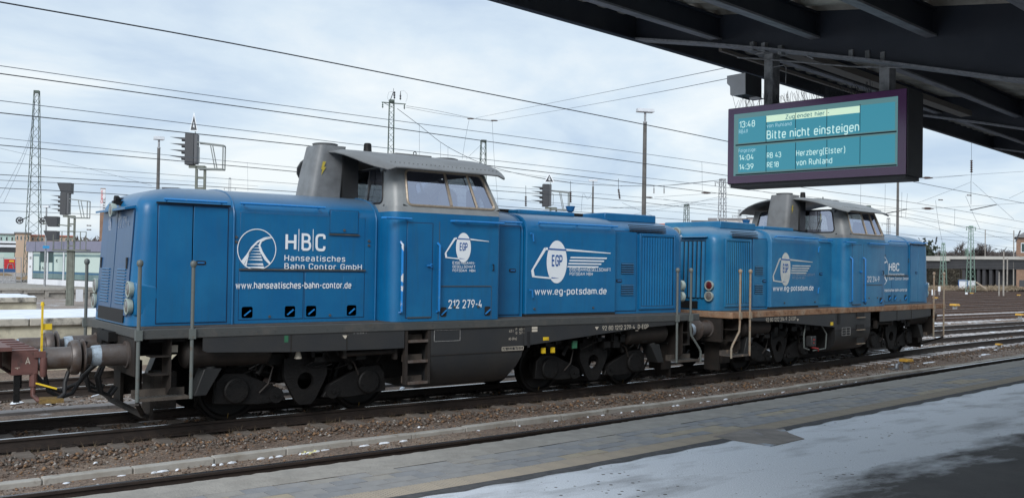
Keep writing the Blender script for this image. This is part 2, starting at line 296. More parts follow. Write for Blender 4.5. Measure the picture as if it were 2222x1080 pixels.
def rrect(pts, r, n=5):
    """round the corners of a planar polygon"""
    out_ = []; m = len(pts)
    for i in range(m):
        p = Vector(pts[i]); a = Vector(pts[i-1]); c = Vector(pts[(i+1) % m])
        d1 = (a-p); d2 = (c-p); rr = min(r, d1.length*.45, d2.length*.45); s0 = p+d1.normalized()*rr; s1 = p+d2.normalized()*rr
        for k in range(n+1):
            t = k/n; out_.append((1-t)**2*s0 + 2*t*(1-t)*p + t*t*s1)
    return out_
def bil(q, u, v):
    a, b, c, d = [Vector(p) for p in q]   # a=bottom left b=bottom right c=top right d=top left
    return (a*(1-u)+b*u)*(1-v) + (d*(1-u)+c*u)*v
def window_panel(q, u0, u1, v0, v1, r, n=5):
    """quad wall with a rounded opening; returns wall builder and the opening outline"""
    inner = rrect([bil(q, u0, v0), bil(q, u1, v0), bil(q, u1, v1), bil(q, u0, v1)], r, n)
    cn = [Vector(p) for p in q]; outer = []; m = len(inner)
    for i in range(m):
        k = i//(n+1); t = (i % (n+1))/n
        a = cn[k]; prev = cn[k-1]; nxt = cn[(k+1) % 4]
        outer.append(a.lerp(prev, .25*(1-2*t)) if t < .5 else a.lerp(nxt, .25*(2*t-1)))
    b = MB(); b.strip([outer, inner], close=True)
    return b, inner

# ---------------------------------------------------------------- curves of the yard
def cr_curve(tab):
    xs = [t[0] for t in tab]; ys = [t[1] for t in tab]
    def f(x):
        if x <= xs[0]: return ys[0] + (x-xs[0])*(ys[1]-ys[0])/(xs[1]-xs[0])
        if x >= xs[-1]: return ys[-1] + (x-xs[-1])*(ys[-1]-ys[-2])/(xs[-1]-xs[-2])
        i = max(j for j in range(len(xs)-1) if xs[j] <= x); t = (x-xs[i])/(xs[i+1]-xs[i])
        def sl(j):
            a = max(j-1, 0); b = min(j+1, len(xs)-1); return (ys[b]-ys[a])/(xs[b]-xs[a])
        h = xs[i+1]-xs[i]; m0 = sl(i)*h; m1 = sl(i+1)*h
        return (2*t**3-3*t*t+1)*ys[i] + (t**3-2*t*t+t)*m0 + (-2*t**3+3*t*t)*ys[i+1] + (t**3-t*t)*m1
    return f
def y_loco(x):
    if x < 1: return 0.
    if x < 14: return .0060*(x-1)**2
    if x < 34: t = (x-14); return 1.014 + .156*t - .156*t*t/40
    return 1.014 + 1.56
y_near = cr_curve([(-30, -4.1), (-8, -4.04), (-3.8, -4.05), (1.7, -3.86), (6.5, -3.42), (11, -2.87), (18.6, -2.15), (26, -1.65), (40, -1.2), (90, -.9)])
y_edge = cr_curve([(-30, -6.5), (-8, -6.46), (-4, -6.40), (-.7, -6.17), (5, -5.66), (12.4, -4.94), (20, -4.3), (30, -3.75), (60, -3.2), (90, -3)])
y_duct = cr_curve([(-30, -2.85), (-7, -2.79), (-3.4, -2.66), (3.1, -2.40), (8, -2.16), (13.7, -1.80), (22, -1.15), (40, -.2), (90, .4)])
def y_far(x): t = min(max((x+2)/40, 0), 1); return 1.5*t*t*(3-2*t)

# ================================================================ LOCOMOTIVES
HW = 1.1            # half width of the hoods
CW = 1.53           # half width of cab and frame
ZF = 1.45           # frame top
def hood_mesh(xa, xe, d, ztop, lean, bulge=0.):
    """xa = cab side, xe = outer end at the side wall, d = direction of the outer end"""
    prof = [(ZF+.012, 0, 0), (2.2, 0, 0), (3.02, 0, 0), (3.12, .006, .0), (3.2, .03, .012), (3.27, .075, .05), (3.33, .14, .12), (3.38, .23, .22), (3.425, .36, .36), (3.46, .55, .55), (3.485, .78, .8), (3.497, 1.0, 1.1)]
    rows = []
    for z, iy, ix in prof:
        z2 = z + (ztop-3.497)*max(0, min(1, (z-1.462)/1.5))
        hw = HW-iy; e = xe - d*ix + d*lean*max(0, (3.1-z))/1.6
        r = .21; pts = [(xa, -hw, z2)]
        for k in range(8):
            a = k/7*math.pi/2; pts.append((e + d*r*math.sin(a), -hw + min(r, hw)*(1-math.cos(a)), z2))
        for k in range(7, -1, -1):
            a = k/7*math.pi/2; pts.append((e + d*r*math.sin(a), hw - min(r, hw)*(1-math.cos(a)), z2))
        pts.append((xa, hw, z2)); rows.append(pts)
    b = MB(); b.strip(rows); n = len(rows[-1]); o = (len(rows)-1)*n
    b.f.append(tuple(o+i for i in range(n))); b.mi.append(0)
    b.f.append(tuple(r*n for r in range(len(rows))) + tuple(r*n+n-1 for r in range(len(rows)-1, -1, -1))); b.mi.append(0)
    return b
def slab(x0, x1, z0, z1, y, t=.012, seal=.014):
    """a door or panel standing proud of the wall at y (near side), with a dark seam round it"""
    a = MB(); a.box(x0, x1, y-t, y+.01, z0, z1); g = MB(); g.box(x0-seal, x1+seal, y-t*.35, y+.01, z0-seal, z1+seal); return a, g

def bogie(root, cx, S, detail=0):
    for ax in (-1.1, 1.1):
        for sy in (-1, 1):
            wv = MB(); wx = cx+ax
            wv.lathe((wx, sy*.68, .475), (0, sy, 0), [(-.0, .50), (.028, .50), (.03, .475), (.13, .472), (.14, .43), (.10, .40), (.07, .2), (.12, .12), (.16, .12)], 40)
            wo = wv.build('wheel', 'under', root)
            if sy < 0:
                t = MB(); t.hexa([(wx-.02, -.823, .03), (wx-.01, -.823, .03), (wx-.01, -.80, .03), (wx-.02, -.80, .03), (wx-.0, -.823, .10), (wx+.012, -.823, .10), (wx+.012, -.80, .10), (wx-.0, -.80, .10)]); t.build('paint_mark', 'ochremark', wo)
        a = MB(); a.cyl((cx+ax, -1, .475), (cx+ax, 1, .475), .09); a.build('axle', 'under', root)
    for sy in (-1, 1):
        # side frame: sloping swing arms from each axlebox to the middle, centre A-frame with a round hole
        for k in (-1, 1):
            f = MB(); X = lambda v: cx + k*v
            f.prism([(X(1.43), sy*1.02, .30), (X(1.40), sy*1.02, .62), (X(1.28), sy*1.02, .74), (X(.98), sy*1.02, .72), (X(.42), sy*1.02, .47), (X(.30), sy*1.02, .27), (X(.75), sy*1.02, .24)], (0, sy*.09, 0)); f.build('swing_arm', 'under', root, bevel=.012)
        h = MB(); N_ = 24
        # A-frame plate with hole
        out_ = [Vector((cx-.13, 0, .19)), Vector((cx+.13, 0, .19)), Vector((cx+.36, 0, .62)), Vector((cx+.36, 0, .92)), Vector((cx-.36, 0, .92)), Vector((cx-.36, 0, .62))]
        ring = []; hole = []
        for k in range(N_):
            a = 2*math.pi*k/N_ - math.pi/2; dd = Vector((math.cos(a), 0, math.sin(a))); c = Vector((cx, 0, .55))
            best = 9
            for i in range(6):
                p, q = out_[i], out_[(i+1) % 6]; e_ = q-p; den = dd.x*e_.z - dd.z*e_.x
                if abs(den) < 1e-6: continue
                t = ((p.x-c.x)*e_.z-(p.z-c.z)*e_.x)/den; u = ((p.x-c.x)*dd.z-(p.z-c.z)*dd.x)/den
                if t > 0 and -1e-3 <= u <= 1.001: best = min(best, t)
            ring.append(c+dd*best + Vector((0, sy*1.13, 0))); hole.append(c+dd*.135 + Vector((0, sy*1.13, 0)))
        back = [p-Vector((0, sy*.08, 0)) for p in ring]; hb = [p-Vector((0, sy*.08, 0)) for p in hole]
        h.strip([back, ring, hole, hb], close=True); h.build('centre_bracket', 'under', root)
        hd = MB(); hd.box(cx-1.05, cx+1.05, sy*.93, sy*1.0, .80, .98); hd.box(cx-.30, cx+.30, sy*1.0, sy*1.16, .92, 1.0)
        for k in (-1, 1): hd.box(cx+k*.06, cx+k*.22, sy*1.12, sy*1.15, .93, .985)
        hd.build('bogie_beam', 'under', root, bevel=.01)
        for k in (-1, 1):
            sp = MB(); sp.cyl((cx+k*.47, sy*1.0, .36), (cx+k*.47, sy*1.13, .36), .115, n=20); sp.cyl((cx+k*.47, sy*1.13, .36), (cx+k*.47, sy*1.16, .36), .03); sp.build('pivot', 'under', root)
            ab = MB(); ab.lathe((cx+k*1.1, sy*1.05, .475), (0, sy, 0), [(0, .19), (.10, .19), (.115, .17)], 28)
            for q in range(6): a = q*math.pi/3+.3; ab.cyl((cx+k*1.1+.14*math.cos(a), sy*1.165, .475+.14*math.sin(a)), (cx+k*1.1+.14*math.cos(a), sy*1.18, .475+.14*math.sin(a)), .014, n=6)
            ab.build('axlebox_cover', 'under', root)
            dm = MB(); dm.tube([(cx+k*.62, sy*1.1, .98), (cx+k*.78, sy*1.12, .70)], .045, 10); dm.tube([(cx+k*.55, sy*.9, .84), (cx+k*1.15, sy*.9, .84)], .05, 8)
            for q in range(7):
                dm.lathe((cx+k*1.1-.16, sy*.9, .70+q*.035), (0, 0, 1), [(0, .07), (.018, .085), (.035, .07)], 12)
            dm.build('spring', 'under', root)
    br = MB(); br.box(cx-.35, cx+.35, -.9, .9, .55, .95); br.box(cx-1.3, cx+1.3, -.5, .5, .6, .8); br.build('bolster', 'under', root)
    g = MB(); g.tube([(cx-.9, -1.12, 1.02), (cx-.55, -1.16, .80), (cx-.62, -1.16, .55), (cx-.75, -1.14, .42)], .016, 6); g.tube([(cx+.5, -1.14, .98), (cx+.8, -1.18, .8), (cx+.9, -1.16, .6)], .016, 6); g.build('brake_pipe', 'under2', root)

def buffer(root, x, d, sy, m='buffer'):
    b = MB(); b.lathe((x, sy*.875, 1.06), (d, 0, 0), [(0, .19), (.03, .19), (.03, .155), (.36, .15), (.365, .15)], 24); o = b.build('buffer_sleeve', m, root)
    r = MB(); r.lathe((x+d*.365, sy*.875, 1.06), (d, 0, 0), [(0, .145), (.035, .145), (.1, .14), (.12, .12)], 24); r.build('greased_ring', 'grease', o)
    c = MB(); c.lathe((x+d*.44, sy*.875, 1.06), (d, 0, 0), [(0, .11), (.10, .11), (.12, .19), (.14, .235), (.155, .235), (.165, .20), (.17, .0001)], 28); c.build('buffer_head', m, o)

def egp_logo(root, y, cx, cz, sx, sz, small, col='white'):
    """white oval with three blue letters, a cab outline sweeping left, speed lines to the right"""
    y1 = y-.004; b = MB()
    def P(u, v, yy=y1): return (cx+u*sx, yy, cz+v*sz)
    n = 40; b.add([P(.19*math.cos(2*math.pi*k/n), .5*math.sin(2*math.pi*k/n)) for k in range(n)], [tuple(range(n))])
    o = b.build('emblem_oval', col, root, smooth=0)
    L_ = MB(); yy = y1-.002
    def quad(pts, yv=yy): L_.add([P(u, v, yv) for u, v in pts], [tuple(range(len(pts)))])
    R_end = .66 if small else 1.05
    w0 = .035
    quad([(-.22, .33), (-.17, .33), (-.17, .27), (-.21, .27)], y1)
    quad([(-.47+.0, -.21), (-.235, .33), (-.205, .27), (-.425, -.19)], y1)
    quad([(-.47, -.21), (-.425, -.19), (-.405, -.33), (-.45, -.36)], y1)
    quad([(-.45, -.36), (-.40, -.33), (-.12, -.36), (-.12, -.40)], y1)
    quad([(.155, .315), (.155, .265), (R_end, .225), (R_end, .245)], y1)
    if not small:
        for k in range(4):
            a = .26-k*.018; e_ = .98-k*.055; v = .11-k*.072; quad([(a, v+.017), (a-.012, v-.017), (e_-.012, v-.017), (e_, v+.017)], y1)
    L_.build('emblem_lines', col, root, smooth=0)
    q = MB(); yq = y-.008
    q.add([P(-.16, .315, yq), (P(.172, .30, yq)), (P(.17, .265, yq)), (P(-.17, .28, yq))], [(0, 1, 2, 3)])
    q.add([P(-.10, -.36, yq), P(-.10, -.385, yq), P(.05, -.378, yq)], [(0, 1, 2)])
    q.build('emblem_gap', 'bluedec', root, smooth=0)
    text('EGP', root, 'emblem_letters', P(-.098, -.09, yq), (1, 0, 0), (0, 0, 1), .24*sz, .20*sx, 'bluedec', bold=.02)

M['bluedec'] = mat('decal_blue', (.003, .09, .33), .4)
def hbc_logo(root, y, cx, cz, r):
    b = MB(); n = 48; yy = y-.004
    rows = [[(cx+rr*math.cos(2*math.pi*k/n), yy, cz+rr*1.02*math.sin(2*math.pi*k/n)) for k in range(n)] for rr in (r, r*.955)]
    b.strip(rows, close=True)
    def band(a, bb): b.add([(cx+u*r, yy-.002, cz+v*r) for u, v in a+bb[::-1]], []); 
    def ribbon(A, B):
        o = len(b.v); m = len(A)
        for (u, v) in A+B: b.v.append((cx+u*r, yy-.001, cz+v*r))
        for i in range(m-1): b.f.append((o+i, o+i+1, o+m+i+1, o+m+i)); b.mi.append(0)
    ribbon([(.72, .66), (.35, .60), (.0, .42), (-.3, .12), (-.52, -.25), (-.80, -.60)], [(.74, .63), (.38, .55), (.06, .36), (-.22, .07), (-.42, -.27), (-.64, -.75)])
    ribbon([(-.18, .18), (-.38, -.12), (-.50, -.45), (-.62, -.78)], [(-.19, .17), (-.36, -.15), (-.45, -.46), (-.52, -.86)])
    ribbon([(.78, .58), (.45, .50), (.24, .38), (.17, .20), (.30, -.10), (.52, -.42), (.74, -.68)], [(.76, .61), (.40, .55), (.16, .42), (.07, .20), (.16, -.12), (.40, -.50), (.66, -.74)])
    for k in range(9):
        v = .36-k*.145 if k < 7 else .36-k*.155; a = .02-k*.035; e_ = .12+max(0, k-2)*.045; h = .012+k*.006
        b.add([(cx+(a-.12-k*.035)*r, yy-.0015, cz+v*r), (cx+e_*r, yy-.0015, cz+(v-h)*r), (cx+(e_-.03)*r, yy-.0015, cz+(v+h)*r)], [(0, 1, 2)])
    b.build('round_emblem', 'white', root, smooth=0)

def make_loco(name, loc, rz, S, V):
    """S=+1: short hood on the left; S=-1: turned end for end. V: dict of what differs"""
    root = empty(name, loc, rz, V['label'], 'locomotive')
    R_ = Matrix.Translation(loc) @ Matrix.Rotation(rz, 4, 'Z'); Ri = R_.inverted()
    def px(x, y, Y):            # photo pixel -> local point on the plane y = Y of this locomotive
        o = Ri @ CAM; d = Ri.to_3x3() @ ray(x, y); return o + d*((Y-o.y)/d.y)
    X = lambda v: S*v
    BL, GR, ST = V['paint'], V['grey'], V['stack']
    # ---- hoods
    sh = hood_mesh(X(-1.7), X(-5.31), -S, V['ztop'], .09).build('short_hood', BL, root, smooth=40)
    lh = hood_mesh(X(.42), X(5.36), S, V['ztop']-.09, .03).build('long_hood', BL, root, smooth=40)
    def hoop(x, p):
        b = MB(); pr = [(-HW-.012, ZF), (-HW-.012, 3.02), (-HW-.006, 3.12), (-HW+.03, 3.2), (-HW+.075, 3.27), (-HW+.14, 3.33), (-HW+.23, 3.38), (-HW+.36, 3.425), (-HW+.55, 3.46), (-HW+.78, 3.485), (0, 3.50)]
        dz = (V['ztop'] if p is sh else V['ztop']-.09) - 3.497
        pts = [(x, y, z+dz*max(0, min(1, (z-1.45)/1.5))) for y, z in pr]; pts += [(x, -y, z) for _, y, z in pts[::-1][1:]]
        b.tube(pts, .016, 6); b.build('seam_hoop', BL, p)
    hoop(X(-4.18), sh); hoop(X(-1.80), sh); hoop(X(1.22), lh)
    # doors with seams
    def door(x0, x1, z0, z1, parent, y=-HW, nm='door', t=.012, mm=None, seal=.014):
        a, g = slab(min(X(x0), X(x1)), max(X(x0), X(x1)), z0, z1, y, t, seal); o = a.build(nm, mm or BL, parent, bevel=.005); g.build('door_seam', 'seal', o); return o
    def pipe(x0, x1, z0, z1, parent, y=-HW, r=.018, off=.09, nm='grab_rail', mm='rail_blue', m=None):
        b = MB(); A = Vector((X(x0), y-off, z0)); B_ = Vector((X(x1), y-off, z1)); b.tube([A, B_], r, 8)
        for t in (.06, .94) if (B_-A).length < 1.6 else (.04, .5, .96):
            p = A.lerp(B_, t); b.tube([p, (p.x, y+.01, p.z-.02)], r*.7, 6)
        return b.build(nm, mm, parent)
    def lockbox(x, z, parent, y=-HW, w=.085, h=.085):
        b = MB(); b.prism([tuple(p) for p in rrect([(x-w, y-.006, z-h), (x+w, y-.006, z-h), (x+w, y-.006, z+h), (x-w, y-.006, z+h)], .03, 3)], (0, .012, 0)); o = b.build('lock_recess', 'black', parent)
        c = MB(); c.bar((x-.05, y-.02, z-.05), (x+.05, y-.02, z+.03), .025, .014); c.build('lock_lever', 'rail_blue', o)
    def handle(x, z, parent, y=-HW):
        b = MB(); b.prism([tuple(p) for p in rrect([(x-.075, y-.018, z-.03), (x+.075, y-.018, z-.03), (x+.075, y-.018, z+.03), (x-.075, y-.018, z+.03)], .03, 4)], (0, .01, 0)); o = b.build('handle_recess', 'black', parent)
        c = MB(); c.box(x-.05, x+.05, y-.03, y-.018, z-.008, z+.01); c.build('handle', 'rail_blue', o)
    def bolt(x, z, parent, y=-HW):
        b = MB(); b.cyl((x, y, z), (x, y-.02, z), .02, n=10); b.build('latch', 'frame', parent)
    # short hood near side
    door(-5.27, -4.79, 1.50, 3.17, sh); door(-4.775, -4.27, 1.50, 3.17, sh)
    g = MB(); g.box(X(-5.30), X(-4.24), -HW-.035, -HW+.01, 3.19, 3.215); g.build('rain_strip', 'under', sh)
    pipe(-5.22, -4.32, 3.25, 3.25, sh); pipe(-4.12, -2.75, 3.25, 3.25, sh)
    handle(X(-4.66), 2.36, sh, -HW)
    door(-4.08, -2.0, 2.30, 3.12, sh, nm='side_panel', t=.003, seal=.002)
    door(-4.08, -3.06, 1.52, 2.24, sh, nm='lower_panel', t=.006, seal=.008); door(-3.03, -2.0, 1.52, 2.24, sh, nm='lower_panel', t=.006, seal=.008)
    b = MB(); b.box(X(-4.09), X(-1.99), -HW-.03, -HW+.01, 2.262, 2.285); b.build('hinge_bar', 'frame', sh)
    for v in (-3.95, -3.27, -2.92, -2.22): lockbox(X(v), 1.63, sh)
    for v in (-3.6, -2.6): bolt(X(v), 1.56, sh)
    door(-2.62, -2.13, 2.86, 3.22, sh, nm='upper_hatch', t=.012, seal=.008); b = MB(); b.box(X(-2.64), X(-2.11), -HW-.03, -HW+.01, 2.83, 2.85); b.build('hinge_bar', 'frame', sh); bolt(X(-2.38), 2.91, sh, -HW-.01)
    door(-2.38, -2.16, 2.0, 2.18, sh, nm='small_flap', t=.008, seal=.006)
    for v in (-4.14, -1.93): bolt(X(v), 2.75, sh); bolt(X(v), 2.68, sh)
    # long hood near side
    door(.5, 1.17, 1.5, 3.1, lh); handle(X(1.0), 2.3, lh, -HW-.006); pipe(.55, 1.15, 3.17, 3.17, lh)
    pb = MB(); yb = -1.2; ztp = V['ztop']-.10
    prof = [(yb, ZF+.06), (yb, 3.0), (yb+.012, 3.1), (yb+.06, 3.2), (yb+.14, 3.27), (yb+.26, 3.32), (yb+.5, 3.365), (yb+.9, 3.395), (yb+1.2, 3.40)]
    dz = V['ztop']-3.497; rows = []
    for xx, ins in ((1.25, .02), (1.265, 0), (3.475, 0), (3.49, .02)):
        half = [(X(xx), y+ins if y < -.2 else y, z+dz*(1 if z > 3 else 0) - (ins if z > 3.05 else 0)) for y, z in prof]; rows.append(half + [(p[0], -p[1], p[2]) for p in half[::-1][1:]])
    pb.strip(rows); n = len(rows[0])
    for r0 in (0, 3): pb.f.append(tuple(r0*n+k for k in range(n))); pb.mi.append(0)
    sp = pb.build('engine_cover', BL, lh, smooth=40)
    b = MB(); b.box(X(1.25), X(3.49), yb+.01, yb+.1, ZF+.01, ZF+.06); b.build('cover_gap', 'black', lh)
    pipe(1.45, 3.44, 3.18, 3.18, sp, y=yb)
    for z in (2.98, 1.95): b = MB(); b.tube([(X(1.30), yb-.05, z), (X(1.36), yb-.05, z-.01), (X(1.38), yb-.05, z-.14)], .015, 6); b.build('hook', 'rail_blue', sp)
    for v in (1.45, 2.9): bolt(X(v), 1.60, sp, yb)
    door(3.55, 4.14, 1.52, 3.1, lh); handle(X(3.66), 2.12, lh, -HW-.006)
    for zc in (2.36, 1.93):
        g = MB(); g.box(X(3.72), X(4.06), -HW-.016, -HW, zc-.11, zc+.11); vo = g.build('vent', 'black', lh)
        for k in range(5):
            q = MB(); z = zc-.09+k*.045; q.hexa([(X(3.72), -HW-.016, z), (X(4.06), -HW-.016, z), (X(4.06), -HW-.03, z-.01), (X(3.72), -HW-.03, z-.01), (X(3.72), -HW-.016, z+.012), (X(4.06), -HW-.016, z+.012), (X(4.06), -HW-.03, z+.002), (X(3.72), -HW-.03, z+.002)]); q.build('slat', BL, vo)
    # radiator with upright slats
    g = MB(); g.box(X(4.28), X(5.22), -HW-.006, -HW+.01, 1.60, 3.02); ro = g.build('radiator_opening', 'black', lh)
    fr = MB()
    for a_, b_ in (((4.22, 1.54), (4.28, 3.08)), ((5.22, 1.54), (5.27, 3.08))): fr.box(X(a_[0]), X(b_[0]), -HW-.03, -HW+.01, a_[1], b_[1])
    fr.box(X(4.28), X(5.22), -HW-.03, -HW+.01, 1.54, 1.60); fr.box(X(4.28), X(5.22), -HW-.03, -HW+.01, 3.02, 3.08); fr.build('radiator_frame', BL, lh, bevel=.006)
    ns = 12; tilt = V.get('slat', .03)
    for k in range(ns):
        x = 4.30+(k+.5)*.90/ns; q = MB(); hw = .028 if V['slats_open'] else .0355
        q.prism([(X(x)-hw, -HW-.012, 1.61), (X(x), -HW-.03, 1.61), (X(x)+hw, -HW-.012, 1.61)], (0, 0, 1.40)); q.build('slat', BL, ro, smooth=0)
    for k in range(4):
        g = MB(); z = 3.225-k*.038+dz-.09+.1; y0 = -HW+.02+k*-.006
        g.bar((X(3.95), y0-.012+(.028 if k == 0 else 0), z), (X(4.98), y0-.012+(.028 if k == 0 else 0), z), .03, .016); g.build('air_slit', 'black', lh)
    # roof kit of the long hood
    zt = V['ztop']-.09
    g = MB(); g.box(X(1.5), X(2.9), -.62, .62, zt-.04, zt+.05); g.build('roof_hatch', BL, lh, bevel=.02)
    g = MB(); g.box(X(3.55), X(5.0), -.80, .80, zt-.09, zt+.075); g.build('fan_housing', BL, lh, bevel=.02)
    g = MB(); g.box(X(.55), X(3.4), -.30, -.24, zt, zt+.06); g.box(X(.55), X(1.4), .2, .7, zt, zt+.05); g.build('roof_rail', 'under', lh)
    g = MB(); g.lathe((X(3.1), -.25, zt), (0, 0, 1), [(0, .035), (.08, .04), (.1, .07), (.2, .10), (.205, .05), (.206, .001)], 16); g.build('exhaust_cup', 'bluecup', lh)
    for v in (.62, 3.3): g = MB(); g.lathe((X(v), .2, zt), (0, 0, 1), [(0, .01), (.05, .01)], 6); g.tube([(X(v)+.03*math.cos(a), .2, zt+.07+.03*math.sin(a)) for a in [k*math.pi/5 for k in range(11)]], .008, 5); g.build('lifting_eye', 'under', lh)
    # ---- short hood end (faces outward)
    xe = X(-5.57)
    def endface(z): return X(-5.31) - S*(.21 + .09*max(0, 3.1-z)/1.6)
    def endquad(y0, y1, z0, z1, t, seal, nm, mm=BL):
        o_ = []
        for tt, e_, mt, n_ in ((t, 0, mm, nm), (t*.4, seal, 'seal', nm+'_seam')):
            b = MB(); ps = [(y0-e_, z0-e_), (y1+e_, z0-e_), (y1+e_, z1+e_), (y0-e_, z1+e_)]
            b.hexa([(endface(z), y, z) for y, z in ps] + [(endface(z)-S*tt, y, z) for y, z in ps]); o_.append(b.build(n_, mt, o_[0] if o_ else sh))
        return o_[0]
    for y0, y1 in ((-.87, -.03), (.01, .87)):
        d_ = endquad(y0, y1, 1.60, 3.10, .016, .016, 'end_door', V['endp']); yc = (y0+y1)/2
        for k in range(12):
            z = 1.76+k*.044; q = MB(); q.tube([(endface(z)-S*.018, yc-.24, z), (endface(z)-S*.018, yc+.2, z)], .014, 6); q.build('louvre', BL, d_)
        q = MB(); z = 2.34; q.box(endface(z)-S*.03, endface(z)-S*.014, (-.72 if y0 < -.5 else .76)-.03, (-.72 if y0 < -.5 else .76)+.03, z-.08, z+.08); q.build('handle_recess', 'black', d_)
    endquad(-.72, .72, 1.49, 1.68, .02, .0, 'lower_opening', 'black')
    g = MB(); z = 3.15
    for k in (-1, 1): g.hexa([(endface(z)+S*.03, k*.02, z-.02), (endface(z)+S*.03, k*.85, z-.02), (endface(z)-S*.14, k*.85, z-.05), (endface(z)-S*.14, k*.02, z-.05), (endface(z)+S*.03, k*.02, z+.02), (endface(z)+S*.03, k*.85, z+.02), (endface(z)-S*.14, k*.85, z-.02), (endface(z)-S*.14, k*.02, z-.02)])
    g.build('rain_visor', BL, sh)
    def lamp(parent, x, y, z, d, r=.105, lens='lens', nm='headlight'):
        b = MB(); b.lathe((x, y, z), (d, 0, 0), [(-.03, r*.95), (.02, r*1.10), (.042, r*1.10), (.046, r*.93), (.036, r*.90), (.035, .001)], 24); o = b.build(nm, 'chrome', parent)
        c = MB(); c.lathe((x+d*.034, y, z), (d, 0, 0), [(0, r*.89), (.012, r*.7), (.018, .001)], 20); c.build('lens', lens, o); return o
    for sy in (-1, 1):
        b = MB(); e_ = endface(1.8)
        pts = [(e_-S*.07, sy*.84, 1.60), (e_-S*.07, sy*1.10, 1.60), (e_-S*.07, sy*1.10, 2.08), (e_-S*.07, sy*.84, 2.08)]
        b.hexa([(e_+S*.03, sy*.80, 1.60), (e_+S*.03, sy*1.09, 1.60), (e_+S*.40, sy*1.09, 1.66), (e_+S*.40, sy*.8, 1.66), (e_+S*.03, sy*.80, 2.08), (e_+S*.03, sy*1.09, 2.08), (e_+S*.32, sy*1.12, 2.02), (e_+S*.32, sy*.8, 2.02)])
        hs = b.build('lamp_housing', BL, sh, bevel=.03)
        lamp(hs, e_+S*.005, sy*.965, 1.975, -S); lamp(hs, e_-S*.01, sy*.965, 1.735, -S)
    lamp(sh, endface(3.1)-S*.10, -.05, 3.12, -S, .095)
    b = MB(); b.box(endface(3.2)-S*.10, endface(3.2)+S*.25, -.05, .05, 3.20, 3.26); b.tube([(endface(3.2)+S*.12, .22, 3.2), (endface(3.2)+S*.10, .22, 3.28)], .02, 6); b.lathe((endface(3.2)+S*.16, .22, 3.29), (-S, 0, 0), [(-.02, .035), (.10, .035), (.13, .065), (.18, .065)], 14); b.build('horn', 'under', sh)
    # ---- long hood end with radiator grille
    def lend(z): return X(5.36) + S*(.21 + .03*max(0, 3.1-z)/1.6)
    g = MB(); g.hexa([(lend(z)+S*t, y, z) for t in (0, .006) for y, z in ((-.80, 1.72), (.80, 1.72), (.80, 3.02), (-.80, 3.02))]); ro = g.build('end_grille', 'black', lh)
    for k in range(14):
        y = -.76+k*1.52/13; q = MB(); q.tube([(lend(1.73)+S*.02, y, 1.74), (lend(3.0)+S*.02, y, 3.0)], .040, 8); q.build('slat', BL, ro)
    g = MB(); g.hexa([(lend(z)+S*t, y, z) for t in (0, .012) for y, z in ((-.62, 1.49), (.62, 1.49), (.62, 1.66), (-.62, 1.66))]); g.build('lower_grille', 'under', lh)
    for sy in (-1, 1):
        for z, ln_ in ((2.02, 'lens_red'), (1.78, 'lens')): lamp(lh, lend(z)+S*.03, sy*.95, z, S, .10, ln_)
    lamp(lh, lend(3.2)-S*.02, .02, 3.22+dz, S, .105)
    g = MB(); g.hexa([(lend(3.1)-S*.02, -.85, 3.09), (lend(3.1)-S*.02, -.12, 3.09), (lend(3.1)+S*.10, -.12, 3.09), (lend(3.1)+S*.10, -.85, 3.09), (lend(3.1)-S*.02, -.85, 3.12), (lend(3.1)-S*.02, -.12, 3.12), (lend(3.1)+S*.10, -.12, 3.10), (lend(3.1)+S*.10, -.85, 3.10)]); g.build('rain_visor', BL, lh)
    # ---- cab, lower body (the rounded, stack end of the cab looks the same way on both machines)
    CX = lambda v: v + V['cabshift']
    def ring(z, ins=0, xi=0):
        xl, xr, c = -1.73, .42, .20; r = []
        def arc(cx, cy, rr, a0, a1, n=6): return [(CX(cx+rr*math.cos(a0+(a1-a0)*k/n)), cy+rr*math.sin(a0+(a1-a0)*k/n), z) for k in range(n+1)]
        W = CW-ins; r += arc(xl+c, -W+c, c, math.pi, 1.5*math.pi); r += arc(xr-.06, -W+.06, .06, 1.5*math.pi, 2*math.pi, 4)
        r += arc(xr-.06, W-.06, .06, 0, .5*math.pi, 4); r += arc(xl+c, W-c, c, .5*math.pi, math.pi); return r
    b = MB(); b.strip([ring(ZF+.004), ring(3.10), ring(3.235, .004)], close=True); cab = b.build('cab', BL, root, smooth=40)
    b = MB(); b.strip([ring(3.235, .004), ring(3.33, .025)], close=True); b.build('cab_waist', GR, cab, smooth=40)
    a, g = slab(min(CX(-1.46), CX(-.98)), max(CX(-1.46), CX(-.98)), 1.52, 3.06, -CW, .008, .012); do = a.build('cab_door', BL, cab, bevel=.004); g.build('door_seam', 'seal', do)
    b = MB(); b.box(CX(-1.44), CX(-1.0), -CW-.02, -CW, 1.51, 1.53); b.build('sill', 'frame', do)
    b = MB(); b.box(CX(-1.10), CX(-1.0), -CW-.05, -CW-.03, 2.36, 2.38); b.box(CX(-1.02), CX(-1.0), -CW-.05, -CW, 2.34, 2.40); b.build('door_handle', 'rail_blue', do)
    for v in (-1.58, -.87):
        b = MB(); b.tube([(CX(v), -CW, 1.60), (CX(v), -CW-.07, 1.62), (CX(v), -CW-.07, 2.70), (CX(v), -CW, 2.74)], .02, 8); b.build('grab_rail', 'railworn' if S > 0 and v < -1 else 'rail_blue', cab)
    for (x0, x1) in ((-1.92, -1.42), (-.62, .44)):
        b = MB(); b.tube([(CX(x0), -CW+.02, 3.12), (CX(x0)+(.03*S), -CW-.07, 3.12), (CX(x1), -CW-.07, 3.12)], .018, 8)
        for t in (.3, .85): b.tube([(CX(x0+(x1-x0)*t), -CW-.07, 3.12), (CX(x0+(x1-x0)*t), -CW+.01, 3.11)], .013, 6)
        b.build('gutter_rail', 'rail_blue', cab)
